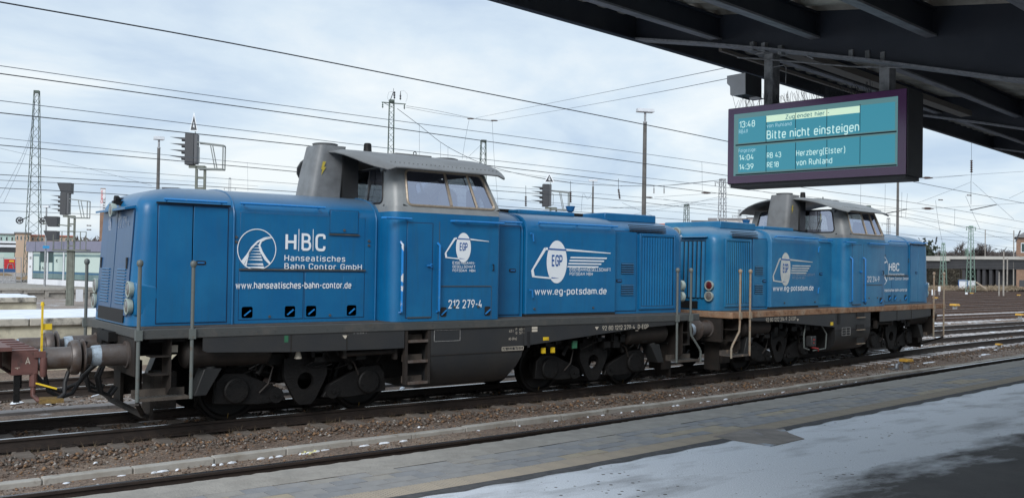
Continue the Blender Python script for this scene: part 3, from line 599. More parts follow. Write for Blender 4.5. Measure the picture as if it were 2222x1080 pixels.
    b = MB(); b.box(CX(-.83), CX(.22), -CW-.012, -CW+.01, 2.02, 2.035); b.box(CX(-.845), CX(-.838), -CW-.003, -CW+.01, 1.47, 3.1); b.box(CX(.235), CX(.242), -CW-.003, -CW+.01, 1.47, 2.02); b.build('panel_seam', 'frame', cab)
    lockbox(CX(-.74), 1.60, cab, -CW, .06, .08); lockbox(CX(.16), 1.60, cab, -CW, .06, .08)
    for v in (-.53, -.04): bolt(CX(v), 1.68, cab, -CW)
    b = MB(); b.tube([(CX(.26), -CW, 2.40), (CX(.26), -CW-.03, 2.40), (CX(.26), -CW-.03, 2.30), (CX(.26), -CW, 2.30)], .01, 6); b.build('latch', 'under', cab)
    # ---- cab, glazed upper part
    zb, zt2 = 3.33, 3.99
    BL_ = [(-1.73, -1.24), (-1.53, -1.505), (.42, -1.505), (.415, -1.2)]      # near half outline at the bottom
    TL = [(-1.66, -1.10), (-1.48, -1.32), (.17, -1.32), (.16, -1.0)]
    bot = [Vector((CX(x), y, zb)) for x, y in BL_]; top = [Vector((CX(x), y, zt2)) for x, y in TL]
    flip = lambda v: Vector((v.x, -v.y, v.z))
    solid = MB()
    corner = [bot[0], bot[1], top[1], top[0]]
    panels = []
    for sy in (1, -1):
        F_ = (lambda v: v) if sy > 0 else flip
        # side wall with the three-light window
        q = [F_(bot[1]), F_(bot[2]), F_(top[2]), F_(top[1])]
        wb, inn = window_panel(q, .045, .955, .03, .93, .10); wo = wb.build('cab_side_wall', GR, cab, smooth=0)
        tr = MB(); tr.tube(inn+[inn[0]], .022, 6, cap=False); fo = tr.build('window_frame', 'trim', wo)
        off = Vector((0, .012*sy, 0))
        gl = MB(); gl.add([p+off for p in inn], [tuple(range(len(inn)))]); gl.build('pane', 'glassp', fo, smooth=0)
        for u in (.50, .77):
            mu = MB(); mu.bar(bil(q, u-.01, .07), bil(q, u+.005, .91), .035, .03); mu.build('mullion', 'trim', fo)
        # rounded corner post
        cp = MB(); rows = []
        for (P0, P1, ) in ((bot[0], bot[1]), (top[0], top[1])):
            c = Vector((P1.x, P0.y, P0.z)); rr = []
            for k in range(7):
                a = k/6*math.pi/2; rr.append(F_(Vector((c.x+(P0.x-c.x)*math.cos(a), c.y+(P1.y-c.y)*math.sin(a), c.z))))
            rows.append(rr)
        cp.strip(rows); cp.build('corner_post', GR, cab, smooth=60)
        cp = MB(); rows = []
        for (P0, P1) in ((bot[2], bot[3]), (top[2], top[3])):
            rows.append([F_(P0), F_(P1)])
        cp.strip(rows); cp.build('corner_post', GR, cab, smooth=60)
        # end walls: one window each side of the centre
        for (B0, T0, nm) in ((bot[0], top[0], 'l'), (bot[3], top[3], 'r')):
            cB = Vector((B0.x, -.0, zb)); cT = Vector((T0.x, -.0, zt2))
            q = [F_(cB), F_(B0), F_(T0), F_(cT)]
            wb, inn = window_panel(q, .08, .955, .08, .96, .11); wo = wb.build('cab_end_wall', GR, cab, smooth=0)
            tr = MB(); tr.tube(inn+[inn[0]], .018, 6, cap=False); fo = tr.build('window_frame', 'rubber', wo)
            gl = MB(); gl.add([p+Vector(((.012 if nm == 'l' else -.012), 0, 0)) for p in inn], [tuple(range(len(inn)))]); gl.build('pane', 'glassp', fo, smooth=0)
            if nm == 'l' or True:
                dd = -1 if nm == 'l' else 1; wi = MB(); A_ = bil(q, .62, .97)+Vector((dd*.05, 0, 0)); wi.tube([A_, bil(q, .60, .35)+Vector((dd*.04, 0, 0))], .010, 5); wi.bar(bil(q, .66, .62)+Vector((dd*.035, 0, 0)), bil(q, .55, .14)+Vector((dd*.03, 0, 0)), .012, .02)
                wi.build('wiper', 'rubber', wo)
    # interior: floor, console, seats, linings
    it = MB(); it.box(CX(-1.68), CX(.38), -1.45, 1.45, 3.02, 3.06); it.box(CX(-1.6), CX(.1), -1.1, 1.1, 3.97, 3.985); it.build('cab_floor', 'cabin', cab)
    it = MB(); it.box(CX(-1.0), CX(-.3), -.5, .5, 3.06, 3.42); it.box(CX(-.9), CX(-.45), -.35, .35, 3.42, 3.50); it.build('console', 'cabin_light', cab, bevel=.03)
    for sy in (-1, 1):
        it = MB(); it.box(CX(-.15), CX(.2), sy*1.0-.2, sy*1.0+.2, 3.2, 3.28); it.box(CX(.14), CX(.22), sy*1.0-.18, sy*1.0+.18, 3.28, 3.72); it.build('seat', 'skin_dark', cab, bevel=.04)
    it = MB(); yy = -1.15; it.prism([(CX(-.62), yy, 3.38), (CX(-.60), yy, 3.62), (CX(-.50), yy, 3.72), (CX(-.36), yy, 3.70), (CX(-.26), yy, 3.62), (CX(-.22), yy, 3.38)], (0, .06, 0)); it.build('hanging_shirt', 'cloth', cab, bevel=.02)
    # ---- roof: curved brimmed shell
    rows = []; sec = [(-1.60, 3.955), (-1.56, 3.975), (-1.45, 4.01), (-1.3, 4.07), (-1.1, 4.15), (-.85, 4.225), (-.55, 4.285), (-.25, 4.315), (0, 4.322)]
    sec = sec + [(-y, z) for y, z in sec[::-1][1:]]
    for k_ in range(15):
        t = k_/14; t = t*t*(3-2*t); row = []
        for y, z in sec:
            q_ = (abs(y)/1.6)**5; xl = -2.28+.42*q_; xr = .66-.24*q_; row.append((CX(xl+(xr-xl)*t), y, z - .05*max(0, .06-min(t, 1-t))/.06))
        rows.append(row)
    b = MB(); b.strip(rows); under = [[(p[0], p[1]*.99, p[2]-.026) for p in r] for r in rows]; b.strip(under)
    m_ = len(rows); n = len(sec); o = m_*n
    per = [i*n for i in range(m_)] + [(m_-1)*n+k for k in range(1, n)] + [i*n+n-1 for i in range(m_-2, -1, -1)] + [k for k in range(n-2, 0, -1)]
    for i in range(len(per)): a_, c_ = per[i], per[(i+1) % len(per)]; b.f.append((a_, c_, c_+o, a_+o)); b.mi.append(0)
    rf = b.build('roof', V['roof'], cab, smooth=45)
    tr = MB(); tr.tube([Vector(b.v[i])+Vector((0, 0, -.014)) for i in per]+[Vector(b.v[per[0]])+Vector((0, 0, -.014))], .018, 6, cap=False); tr.build('roof_edge', V['roof'], rf)
    rv = MB()
    for k in range(26): rv.box(CX(-1.7+k*.085)-.005, CX(-1.7+k*.085)+.005, -1.385, -1.365, 4.035, 4.053)
    rv.build('rivets', V['roof'], rf)
    b = MB(); b.lathe((CX(-1.45), -.1, 4.30), (0, 0, 1), [(0, .085), (.02, .075), (.17, .065), (.185, .05), (.186, .001)], 16); b.build('aerial', 'under', rf)
    b = MB(); b.lathe((CX(.22), .0, 4.27), (0, 0, 1), [(0, .14), (.05, .12), (.06, .24), (.075, .25), (.09, .2), (.10, .001)], 28); b.build('roof_vent', 'stack2', rf)
    b = MB(); b.box(CX(-1.0), CX(-.25), -.30, .30, 4.31, 4.345); b.build('roof_hatch', V['roof'], rf, bevel=.012)
    b = MB(); b.tube([(CX(-.55)+.03*math.cos(a), -.2, 4.375+.03*math.sin(a)) for a in [k*math.pi/5 for k in range(11)]], .008, 5); b.build('lifting_eye', 'under', rf)
    b = MB(); b.lathe((CX(-1.70), -1.12, 3.955), (-1, 0, 0), [(-.05, .05), (.03, .055), (.035, .04), (.036, .001)], 14); b.build('marker_lamp', 'cabgrey2', cab)
    # ---- exhaust stack in front of the cab
    sx = V['sx']; rows = []
    for z, x0, x1, hwid in ((V['ztop']-.06, -2.64, -2.06, .34), (3.9, -2.56, -2.02, .33), (4.36, -2.46, -1.95, .30)):
        pts = []
        x0 += sx; x1 += sx
        for (cx_, cy_, a0) in ((x0+.13, -hwid+.13, math.pi), (x1-.05, -hwid+.05, 1.5*math.pi), (x1-.05, hwid-.05, 0), (x0+.13, hwid-.13, .5*math.pi)):
            rr = .13 if cx_ < (x0+x1)/2 else .05
            for k in range(6): a = a0+k/5*math.pi/2; pts.append((CX(cx_+rr*math.cos(a)), cy_+rr*math.sin(a) + V['sy'], z))
        rows.append(pts)
    b = MB(); b.strip(rows, close=True); n = len(rows[0]); b.f.append(tuple(2*n+k for k in range(n))); b.mi.append(0); stk = b.build('exhaust_stack', ST, root, smooth=40)
    b = MB(); b.lathe((CX(-2.21+sx), V['sy'], 4.355), (0, 0, 1), [(0, .20), (.035, .21), (.05, .22), (.06, .2), (.065, .001)], 28); b.build('stack_cap', 'stack2', stk)
    b = MB(); b.box(CX(-2.04+sx), CX(-1.755+sx), -.36+V['sy'], .36+V['sy'], 3.42, 4.2); b.build('stack_bracket', 'sandm', stk)
    # high-voltage flash
    b = MB(); xx = CX(-2.40+sx) ; yy = V['sy']-.338; q = [(-.01, .16), (.07, .16), (.02, .06), (.07, .06), (-.05, -.10), (-.03, -.02), (-.02, .01), (-.055, .01)]
    b.add([(xx+u, yy-.006, 3.93+v*.9) for u, v in [(u_*.7, v_) for u_, v_ in q]], [(0, 1, 2, 7), (2, 3, 6, 7), (3, 4, 5, 6)]); b.build('warning_flash', 'flashm', stk, smooth=0)

    # ---- frame
    FR = V['frame']
    fb = MB()
    pl = [(-5.62, -.55), (-5.60, -1.1), (-5.50, -1.30), (-5.36, -1.36), (-4.95, -1.36), (-4.85, -CW), (4.85, -CW), (4.95, -1.36), (5.36, -1.36), (5.50, -1.30), (5.60, -1.1), (5.62, -.55)]
    pl = [(-5.62, -CW+.05), (-5.57, -CW), (5.57, -CW), (5.62, -CW+.05)]
    full = [(X(x), y) for x, y in pl] + [(X(x), -y) for x, y in pl[::-1]]
    fb.prism([(x, y, 1.31) for x, y in full], (0, 0, ZF-1.31)); frm = fb.build('frame', FR, root, smooth=0, bevel=.012)
    b = MB(); b.box(-5.52, 5.52, -CW+.09, CW-.09, ZF+.002, ZF+.008); b.build('walkway', 'walk', frm)
    bt = MB()
    for k in range(40): v = -5.3+k*.272; bt.cyl((v, -CW, 1.375), (v, -CW-.006, 1.375), .011, n=6)
    bt.build('rivets', 'frame', frm)
    # dark side skirts below the frame
    def skirt(poly, nm='skirt', mm='skirt'): b = MB(); b.prism([(X(x), -CW+.035, z) for x, z in poly], (0, -.02, 0)); return b.build(nm, mm, frm)
    s1 = skirt([(-4.74, 1.31), (-4.74, 1.13), (-4.68, 1.10), (-3.4, 1.05), (-2.0, 1.03), (-1.47, 1.03), (-1.47, 1.31)])
    s2 = skirt([(.99, 1.31), (.99, .97), (1.05, .97), (3.0, 1.13), (4.0, 1.21), (4.86, 1.24), (4.86, 1.31)])
    for v in (-3.42, -2.5): b = MB(); b.box(X(v)-.006, X(v)+.006, -CW+.008, -CW+.016, 1.05, 1.31); b.build('skirt_joint', 'under2', s1)
    for sy in (1,):
        b = MB(); b.box(-5.0, 5.0, CW-.04, CW-.02, 1.08, 1.31); b.build('skirt', 'skirt', frm)
    b = MB(); b.box(-5.45, 5.45, -.42, .42, .98, 1.30); b.box(-5.4, 5.4, -1.25, 1.25, 1.24, 1.30); b.build('main_sill', 'under', frm)
    # fuel tank
    rows = []
    for xx, ins in ((-.97, .02), (-.95, 0), (.78, 0), (.99, .0)):
        pts = []
        for y, z in ((-CW+.03, 1.305), (-CW+.03, .95), (-CW+.04, .78), (-CW+.09, .62), (-CW+.17, .48), (-CW+.30, .37), (-CW+.50, .30), (-.7, .27), (0, .27)):
            t = 0.
            if xx == .99: t = .0
            pts.append((X(xx - (.35*((.95-z)/.68)**1.5 if (xx > .9 and z < .95) else 0)), y+ins, z))
        rows.append(pts + [(p[0], -p[1], p[2]) for p in pts[::-1][1:]])
    b = MB(); b.strip(rows); n = len(rows[0]); b.f += [tuple(range(n)), tuple(3*n+k for k in range(n))]; b.mi += [0, 0]
    tk = b.build('fuel_tank', 'skirt', root, smooth=30)
    b = MB(); b.box(X(-.95), X(.97), -CW+.022, -CW+.029, .875, .885); b.build('tank_joint', 'under2', tk)
    # cab ladder
    if V['ladder']:
        l = MB(); l.box(X(-1.45), X(-1.40), -CW+.02, -CW+.10, .43, 1.31); l.box(X(-1.02), X(-.97), -CW+.02, -CW+.10, .43, 1.31); lad = l.build('ladder', 'under2', root)
        for z in (.45, .80, 1.13):
            b = MB(); b.box(X(-1.40), X(-1.02), -CW+.01, -CW+.22, z-.012, z+.012); b.box(X(-1.40), X(-1.02), -CW+.005, -CW+.012, z-.02, z+.025); b.build('rung', 'treadm', lad)
            b = MB(); b.box(X(-1.40), X(-1.02), -CW+.20, -CW+.22, z+.012, z+.10); b.build('toe_plate', 'walk', lad)
    else:
        for z in (.50, .86, 1.18):
            b = MB(); b.box(X(-.55), X(-.15), -CW+.005, -CW+.026, z, z+.14); o_ = b.build('step_recess', 'black', tk)
            b = MB(); b.box(X(-.55), X(-.15), -CW-.03, -CW+.02, z-.012, z+.006); b.build('step', 'postrust', o_)
    # bogies
    bogie(root, X(-3.0), S); bogie(root, X(3.0), S)
    # air reservoirs, pipes and boxes under the frame
    for (a_, c_) in ((-4.95, -3.62), (3.70, 4.86)):
        b = MB(); x0, x1 = sorted((X(a_), X(c_))); b.lathe((x0, -1.16, 1.07), (1, 0, 0), [(0, .10), (.03, .19), (.07, .22), (x1-x0-.07, .22), (x1-x0-.03, .19), (x1-x0, .10)], 24); b.build('air_reservoir', 'under2', root)
    for sx_ in (-1, 1):
        for sy in (-1, 1):
            b = MB(); xo = sx_*4.62; b.hexa([(xo-.16, sy*1.02, .46), (xo+.02, sy*1.02, .46), (xo+.02, sy*1.30, .46), (xo-.16, sy*1.30, .46), (xo-.16*0-.02, sy*1.02, .84), (xo+.24, sy*1.02, .84), (xo+.24, sy*1.30, .84), (xo-.02, sy*1.30, .84)] if sx_ < 0 else [(xo-.02, sy*1.02, .46), (xo+.16, sy*1.02, .46), (xo+.16, sy*1.30, .46), (xo-.02, sy*1.30, .46), (xo-.24, sy*1.02, .84), (xo+.02, sy*1.02, .84), (xo+.02, sy*1.30, .84), (xo-.24, sy*1.30, .84)])
            o_ = b.build('sand_box', 'sandm', root, bevel=.012); c = MB(); xc = xo+(.10 if sx_ < 0 else -.10); c.lathe((xc, sy*1.18, .84), (0, 0, 1), [(0, .08), (.02, .085), (.04, .05), (.045, .001)], 16); c.build('sand_box_lid', 'frame', o_)
            b = MB(); b.tube([(xo, sy*1.0, .5), (xo-.0, sy*.85, .25), (xo+.2*(-sx_), sy*.76, .10)], .02, 6); b.build('sand_pipe', 'under', root)
    b = MB(); b.cyl((X(-2.45), -1.36, .96), (X(-1.56), -1.36, .97), .042, n=12); b.box(X(-2.50), X(-2.44), -1.40, -1.30, .90, 1.05); b.box(X(-1.58), X(-1.53), -1.40, -1.30, .84, 1.05); b.build('brake_cylinder', 'under2', root)
    b = MB(); b.box(-4.0, -1.6, -1.0, 1.0, 1.06, 1.2); b.box(1.6, 4.0, -1.0, 1.0, 1.06, 1.2); b.box(-1.9, 1.9, -.7, .7, .45, 1.2)
    for k in range(26):
        x = random.choice([-1, 1])*random.uniform(1.5, 4.3); z = random.uniform(.85, 1.1); b.box(x-random.uniform(.03, .13), x+random.uniform(.03, .13), -1.32, -1.22+random.uniform(0, .2), z-.05, z+random.uniform(.03, .1))
    for k in range(12):
        x = random.choice([-1, 1])*random.uniform(1.7, 4.2); b.tube([(x, -1.28, 1.1), (x+random.uniform(-.1, .1), -1.3, .95), (x+random.uniform(-.3, .3), -1.2, .80), (x+random.uniform(-.3, .3), -1.05, .7)], .014, 5)
    b.build('underfloor_gear', 'under', root)
    if S > 0:
        for v in (1.50, 1.72): b = MB(); b.box(v, v+.06, -1.42, -1.36, .80, .90); b.build('valve_plate', 'yellow', root)
        b = MB(); b.box(2.22, 2.32, -1.42, -1.38, .86, 1.0); b.build('green_tag', 'gtag', root)
        b = MB(); b.lathe((-3.23, -1.35, .93), (0, 0, 1), [(0, .06), (.03, .05), (.10, .03)], 12); b.build('drain_cup', 'cream', root)
        b = MB(); b.box(-5.13, -5.02, -1.30, -1.2, 1.10, 1.20); b.build('socket_box', 'cream', root)
    else:
        b = MB(); b.box(X(2.05), X(1.82), -1.46, -1.30, .52, .78); o_ = b.build('control_box', 'skirt', root, bevel=.02); c = MB(); c.box(X(1.98), X(1.9), -1.466, -1.46, .68, .71); c.box(X(1.97), X(1.93), -1.466, -1.46, .60, .63); c.build('red_mark', 'redm', o_)
        c = MB(); c.tube([(X(1.98), -1.42, .50), (X(1.7), -1.44, .46), (X(1.65), -1.42, .40)], .02, 6); c.build('red_cock', 'redm', o_)
        c = MB(); c.tube([(X(2.2), -1.38, 1.1), (X(2.32), -1.4, .8), (X(2.3), -1.4, .5), (X(2.1), -1.42, .45)], .018, 6); c.tube([(X(1.9), -1.42, .42), (X(1.3), -1.42, .44), (X(1.25), -1.42, .8), (X(1.45), -1.4, 1.0)], .018, 6); c.build('conduit', 'post', root)
    # ---- ends: buffer beams, buffers, couplings, steps and posts
    for d in (-1, 1):
        bx = d*5.55; end = empty('end_gear', (0, 0, 0)); end.parent = root
        b = MB(); b.box(bx-.03*d, bx+.04*d, -1.25, 1.25, .78, 1.31); bb = b.build('buffer_beam', 'under2', end)
        for sy in (-1, 1):
            buffer(end, d*5.59, d, sy)
        c = MB(); c.box(d*5.55, d*5.98, -.05, .05, 1.0, 1.08); c.tube([(d*5.98, 0, 1.04), (d*6.05, 0, 1.12), (d*6.0, 0, 1.18), (d*5.93, 0, 1.15)], .035, 8); c.tube([(d*5.8, -.06, 1.0), (d*5.95, -.07, .8), (d*6.0, 0, .62), (d*5.95, .07, .8), (d*5.8, .06, 1.0)], .03, 8); c.build('coupling_hook', 'under', end)
        for y, zt_, k in ((-.45, .95, 1), (.45, .95, 1), (-.28, .95, 2), (.3, .9, 2)):
            h = MB(); h.tube([(d*5.6, y, zt_), (d*5.78, y, zt_-.05), (d*5.86, y, zt_-.25), (d*5.80, y+.03, zt_-.48), (d*5.68, y+.05, zt_-.52), (d*5.60, y+.05, zt_-.40)], .026, 8); h.build('brake_hose', 'rubber', end)
        jb = MB(); jb.box(d*5.58, d*5.72, -.35, .2, 1.2, 1.34); jb.box(d*5.58, d*5.66, .3, .6, 1.12, 1.34); jb.cyl((d*5.6, -.2, 1.14), (d*5.75, -.2, 1.12), .05); jb.build('socket_cluster', 'under', end)
        # steps and posts, both sides; a cross tie runs between the lower ends of the posts
        P = V['post_m']
        for sy in (-1, 1):
            inner = d*(4.90); outer = d*5.62; ys = sy*(CW+.0)
            cranked = (V['crank'] and d*S > 0) or (V.get('crank_all') and d < 0)
            for xx, crank in ((outer, d), (inner, 0)):
                p = MB()
                if cranked and crank: p.tube([(xx-crank*.32, ys, 2.33), (xx-crank*.32, ys, 1.2), (xx-crank*.30, ys, 1.02), (xx-crank*.05, ys, .74), (xx, ys, .66), (xx, ys, .45)], .024, 10)
                elif cranked: p.tube([(xx, ys, 2.33), (xx, ys, .47)], .024, 10)
                else: p.tube([(xx, ys, 2.33), (xx, ys, .47)], .025, 10)
                tx_ = xx-crank*.32 if (cranked and crank) else xx
                p.lathe((tx_, ys, 2.30), (0, 0, 1), [(0, .03), (.02, .042), (.05, .046), (.08, .036), (.098, .001)], 12)
                p.box(tx_-.045, tx_+.045, ys-.035, ys+.03, 1.30, 1.44)
                p.build('railing_post', P, end)
            sx0, sx1 = sorted((outer, inner)); s_ = MB()
            s_.box(sx0, sx1, ys, ys-sy*.30, .488, .50); s_.box(sx0, sx1, ys-sy*.29, ys-sy*.305, .50, .60); s_.box(sx0, sx1, ys+sy*.005, ys-sy*.01, .47, .515); st_ = s_.build('footstep', 'walk' if P == 'post' else 'stepm', end)
            tr = MB()
            for k in range(12): tr.box(sx0+.05+k*(sx1-sx0-.1)/12, sx0+.075+k*(sx1-sx0-.1)/12, ys-sy*.03, ys-sy*.27, .50, .506)
            tr.build('tread_ribs', 'frame', st_)
            hb = MB(); hb.prism([(d*5.15, sy*1.05, 1.30), (d*5.15, sy*1.45, 1.30), (d*5.15, sy*1.45, .62), (d*5.15, sy*1.30, .52), (d*5.15, sy*1.05, .52)], (d*.012, 0, 0)); hb.build('step_bracket', 'under2', end)
            for z in (.80, 1.05): hb = MB(); hb.box(d*5.16, d*5.42, sy*1.18, sy*1.42, z, z+.016); hb.build('step', 'under2', end)
        if d*S < 0:
            tie = MB(); tie.bar((d*5.62, -CW, .45), (d*5.35, -.85, .18), .05, .05); tie.bar((d*5.62, CW, .45), (d*5.35, .85, .18), .05, .05); tie.bar((d*5.35, -.95, .18), (d*5.35, .95, .18), .09, .05); tie.build('cross_tie', 'under2', end)
        
        for sy in (-1, 1): gd = MB(); gd.box(d*5.25, d*5.30, sy*1.0, sy*.60, .12, .75); gd.box(d*4.95, d*5.25, sy*1.05, sy*.7, .28, .8); gd.build('rail_guard', 'under2', end)
    # ---- lettering on the near side
    RT, UP = (1, 0, 0), (0, 0, 1)
    def T(s, x0, y0, x1, y1, Y, hpx, m='white', **k):
        """text whose baseline starts at photo pixel x0,y0 and ends at x1,y1; hpx = capital height in pixels"""
        a_ = px(x0, y0, Y); b_ = px(x1, y1, Y); t_ = px(x0, y0-hpx, Y); w_ = (b_.x-a_.x)
        z = (a_.z+b_.z)/2
        return text(s, root, k.pop('nm', 'lettering'), (a_.x, Y, z), RT, UP, abs(t_.z-a_.z), w_, m, **k)
    if S > 0:
        a_ = px(557, 541, -HW); r_ = abs(px(557, 497, -HW).z-a_.z); hbc_logo(root, -HW-.006, a_.x, a_.z, r_)
        T('H', 619, 541, 643, 542, -HW-.012, 34, bold=.016); T('B', 654, 542, 675, 542, -HW-.012, 34, bold=.016); T('C', 684, 543, 706, 543, -HW-.012, 34, bold=.016)
        for x in (648, 679): q = px(x, 543, -HW-.012); g = MB(); g.box(q.x-.005, q.x+.005, -HW-.013, -HW-.01, q.z-.01, q.z+.33); g.build('letter_bar', 'white', root)
        T('Hanseatisches', 617, 566, 749, 567, -HW-.012, 12.5, space=1.15, bold=.006); T('Bahn Contor GmbH', 617, 583, 785, 585, -HW-.012, 12, space=1.15, bold=.006)
        T('www.hanseatisches-bahn-contor.de', 511, 624, 762, 626, -HW-.016, 14, bold=.018)
        c_ = px(1005, 537, -CW); egp_logo(root, -CW-.006, c_.x, c_.z, .80, .50, True)
        for i, s_ in enumerate(('EISENBAHN-', 'GESELLSCHAFT', 'POTSDAM  MBH')): T(s_, 982, 572.5+i*8.3, 1031, 573+i*8.3, -CW-.006, 5.4, bold=.01)
        T('212 279-4', 972, 667, 1045, 668, -CW-.006, 17, bold=.012)
        c_ = px(1208, 568, yb); egp_logo(root, yb-.002, c_.x, c_.z, 1.30, .80, False)
        T('EISENBAHNGESELLSCHAFT', 1236, 588, 1325, 588, yb-.005, 7, bold=.006); T('POTSDAM MBH', 1236, 597, 1286, 597.5, yb-.005, 6.5, bold=.006)
        T('www.eg-potsdam.de', 1160, 638, 1316, 638, yb-.005, 14, bold=.014)
        T('92 80 1212 279-4  D-EGP', 1307, 716, 1407, 712, -CW+.010, 9, 'cream')
        q = px(1380, 716, -CW); g = MB(); g.box(q.x, q.x+.07, -CW+.008, -CW+.012, q.z-.012, q.z-.004); g.build('underline', 'cream', root)
        T('63 t', 1105, 720, 1114, 720, -CW+.026, 5, 'cream'); T('P  65 t', 1119, 716, 1138, 716, -CW+.026, 5, 'cream'); T('G  57 t', 1119, 724, 1138, 724, -CW+.026, 5, 'cream'); T('KE-GPmZ', 1104, 737, 1122, 737, -CW+.026, 5, 'cream')
        T('Uhl  LS X  16.10.12', 1091, 759, 1133, 757, -CW+.026, 5, 'cream')
        A_ = px(1089, 761, -CW+.022); B_ = px(1136, 750, -CW+.022); g = MB()
        for (x0, x1, z0, z1) in ((A_.x, B_.x, A_.z, A_.z+.008), (A_.x, B_.x, B_.z-.008, B_.z), (A_.x, A_.x+.008, A_.z, B_.z), (B_.x-.008, B_.x, A_.z, B_.z)): g.box(x0, x1, -CW+.020, -CW+.026, z0, z1)
        g.build('plate_border', 'cream', root)
        A_ = px(942, 741, -CW+.022); B_ = px(999, 714, -CW+.022); g = MB()
        for (x0, x1, z0, z1) in ((A_.x, B_.x, A_.z, A_.z+.006), (A_.x, B_.x, B_.z-.006, B_.z), (A_.x, A_.x+.006, A_.z, B_.z), (B_.x-.006, B_.x, A_.z, B_.z)): g.box(x0, x1, -CW+.020, -CW+.026, z0, z1)
        g.build('plate_border', 'grime_white', root)
        T('Br. Zyl.-Kolbenhub   50-120mm', 449, 728.5, 493, 729, -CW+.012, 3, 'grime_white')
        T('|-  13,70 m  -|', 768, 724, 795, 724, -CW+.012, 4, 'grime_white')
        for (x, y) in ((749, 731), (1295, 712)):
            q = px(x, y, -CW+.012); g = MB(); g.add([(q.x-.05, -CW+.010, q.z+.03), (q.x+.05, -CW+.010, q.z+.03), (q.x, -CW+.010, q.z-.03)], [(0, 1, 2)]); g.build('lifting_mark', 'cream', root, smooth=0)
        q = px(622, 735, -CW); g = MB(); g.box(q.x-.03, q.x+.03, -CW+.008, -CW+.016, q.z-.05, q.z+.05); g.build('green_plate', 'gtag', root)
        q = px(1148, 736, -CW); g = MB(); g.box(q.x-.03, q.x+.03, -CW+.008, -CW+.016, q.z-.14, q.z+.14); g.build('slot', 'black', root)
        q = px(1186, 735, -CW); g = MB(); g.box(q.x-.07, q.x+.06, -CW+.006, -CW+.016, q.z-.025, q.z+.035); g.build('yellow_plate', 'yellow', root)
        for y in (711, 717): q = px(1161, y, -CW); g = MB(); g.box(q.x-.06, q.x+.06, -CW+.006, -CW+.016, q.z-.02, q.z+.02); g.build('data_plate', 'cream', root)
        # faint markings on the end doors (facing left)
        z0 = 2.86; o_ = empty('end_lettering', (0, 0, 0)); o_.parent = root
        text('212 279-4', o_, 'lettering', (endface(z0)-S*.02, -.06, z0), (0, -1, 0), (0, 0, 1), .15, .62, 'pale')
        g = MB(); n = 20; g.add([(endface(z0+.05)-S*.0205, .42+.09*math.cos(2*math.pi*k/n), z0+.05+.12*math.sin(2*math.pi*k/n)) for k in range(n)], [tuple(range(n))]); g.build('emblem_oval', 'pale', o_, smooth=0)
    else:
        c_ = px(1704, 584, yb); egp_logo(root, yb-.002, c_.x, c_.z, 1.22, .80, False, 'white2')
        T('EISENBAHNGESELLSCHAFT', 1719, 598, 1768, 598, yb-.005, 5, 'pale'); T('POTSDAM MBH', 1719, 605, 1747, 605, yb-.005, 5, 'pale')
        T('www.eg-potsdam.de', 1677, 630, 1765, 630, yb-.005, 11, bold=.014)
        T('212 314-9', 1882, 611, 1908, 611, -CW-.006, 11.5, bold=.006)
        T('HBC', 1929, 587, 1951, 587, -HW-.012, 16, bold=.02)
        T('Hanseatisches', 1929, 598, 1962, 598, -HW-.012, 6); T('Bahn Contor GmbH', 1929, 607, 1971, 607, -HW-.012, 6)
        T('www.hanseatisches-bahn-contor.de', 1905, 632, 1968, 632, -HW-.014, 6.5, bold=.012)
        a_ = px(1913, 587, -HW); hbc_logo(root, -HW-.006, a_.x, a_.z, .42)
        T('92 80 1212 314-9  D-EGP', 1662, 698, 1727, 694, -CW+.010, 8, 'cream')
        q = px(1731, 694, -CW+.012); g = MB(); g.add([(q.x-.05, -CW+.010, q.z+.03), (q.x+.05, -CW+.010, q.z+.03), (q.x, -CW+.010, q.z-.03)], [(0, 1, 2)]); g.build('lifting_mark', 'cream', root, smooth=0)
        q = px(1806, 702, -CW); g = MB(); g.box(q.x-.06, q.x+.06, -CW+.006, -CW+.016, q.z-.04, q.z+.04); g.build('yellow_plate', 'yellow', root)
        q = px(1822, 692, -CW); g = MB(); g.box(q.x-.05, q.x+.05, -CW+.006, -CW+.016, q.z-.13, q.z+.13); g.build('slot', 'black', root)
        A_ = px(1827, 728, -CW+.022); B_ = px(1845, 710, -CW+.022); g = MB()
        for i in range(4):
            z = A_.z+(B_.z-A_.z)*i/3; g.box(A_.x, B_.x, -CW+.020, -CW+.026, z, z+.007)
        for i in range(3):
            x = A_.x+(B_.x-A_.x)*i/2; g.box(x, x+.007, -CW+.020, -CW+.026, A_.z, B_.z)
        g.build('data_grid', 'grime_white', root)
        text('212 314-9', root, 'end_number', (lend(3.04)-.0-.004 if S > 0 else lend(3.04)-.006, .40, 3.045), (0, -1, 0), (0, 0, 1), .10, .55, 'white')
    return root
M['endpaint'] = paint('end_paint_faded', (.02, .08, .18), (.008, .075, .21), (.07, .115, .18), .7)
M['sandm'] = mat('sandbox_black', (.02, .021, .022), .5)
M['ochremark'] = mat('ochre_mark', (.22, .14, .02), .7, 0, (.03, .025, .02), 40, (.4, .6))
M['flashm'] = mat('flash_yellow_faded', (.50, .40, .06), .6)
M['roofgrey'] = mat('roof_grey_dull', (.165, .17, .175), .5, 0, (.12, .122, .124), 2.5, (.4, .7))
M['bluecup'] = mat('blue_cup', (.01, .10, .26), .4)
M['railworn'] = mat('grab_rail_worn', (.012, .22, .62), .4, 0, (.62, .66, .70), 9, (.52, .56))
M['treadm'] = mat('tread_worn', (.13, .11, .10), .5, .2, (.10, .07, .055), 20, (.45, .6))
M['stepm'] = mat('step_rusty', (.10, .085, .075), .7, 0, (.35, .25, .17), 8, (.55, .7))
M['gtag'] = mat('green_plate', (.03, .13, .07), .5)
M['redm'] = mat('red_mark', (.35, .03, .03), .5)
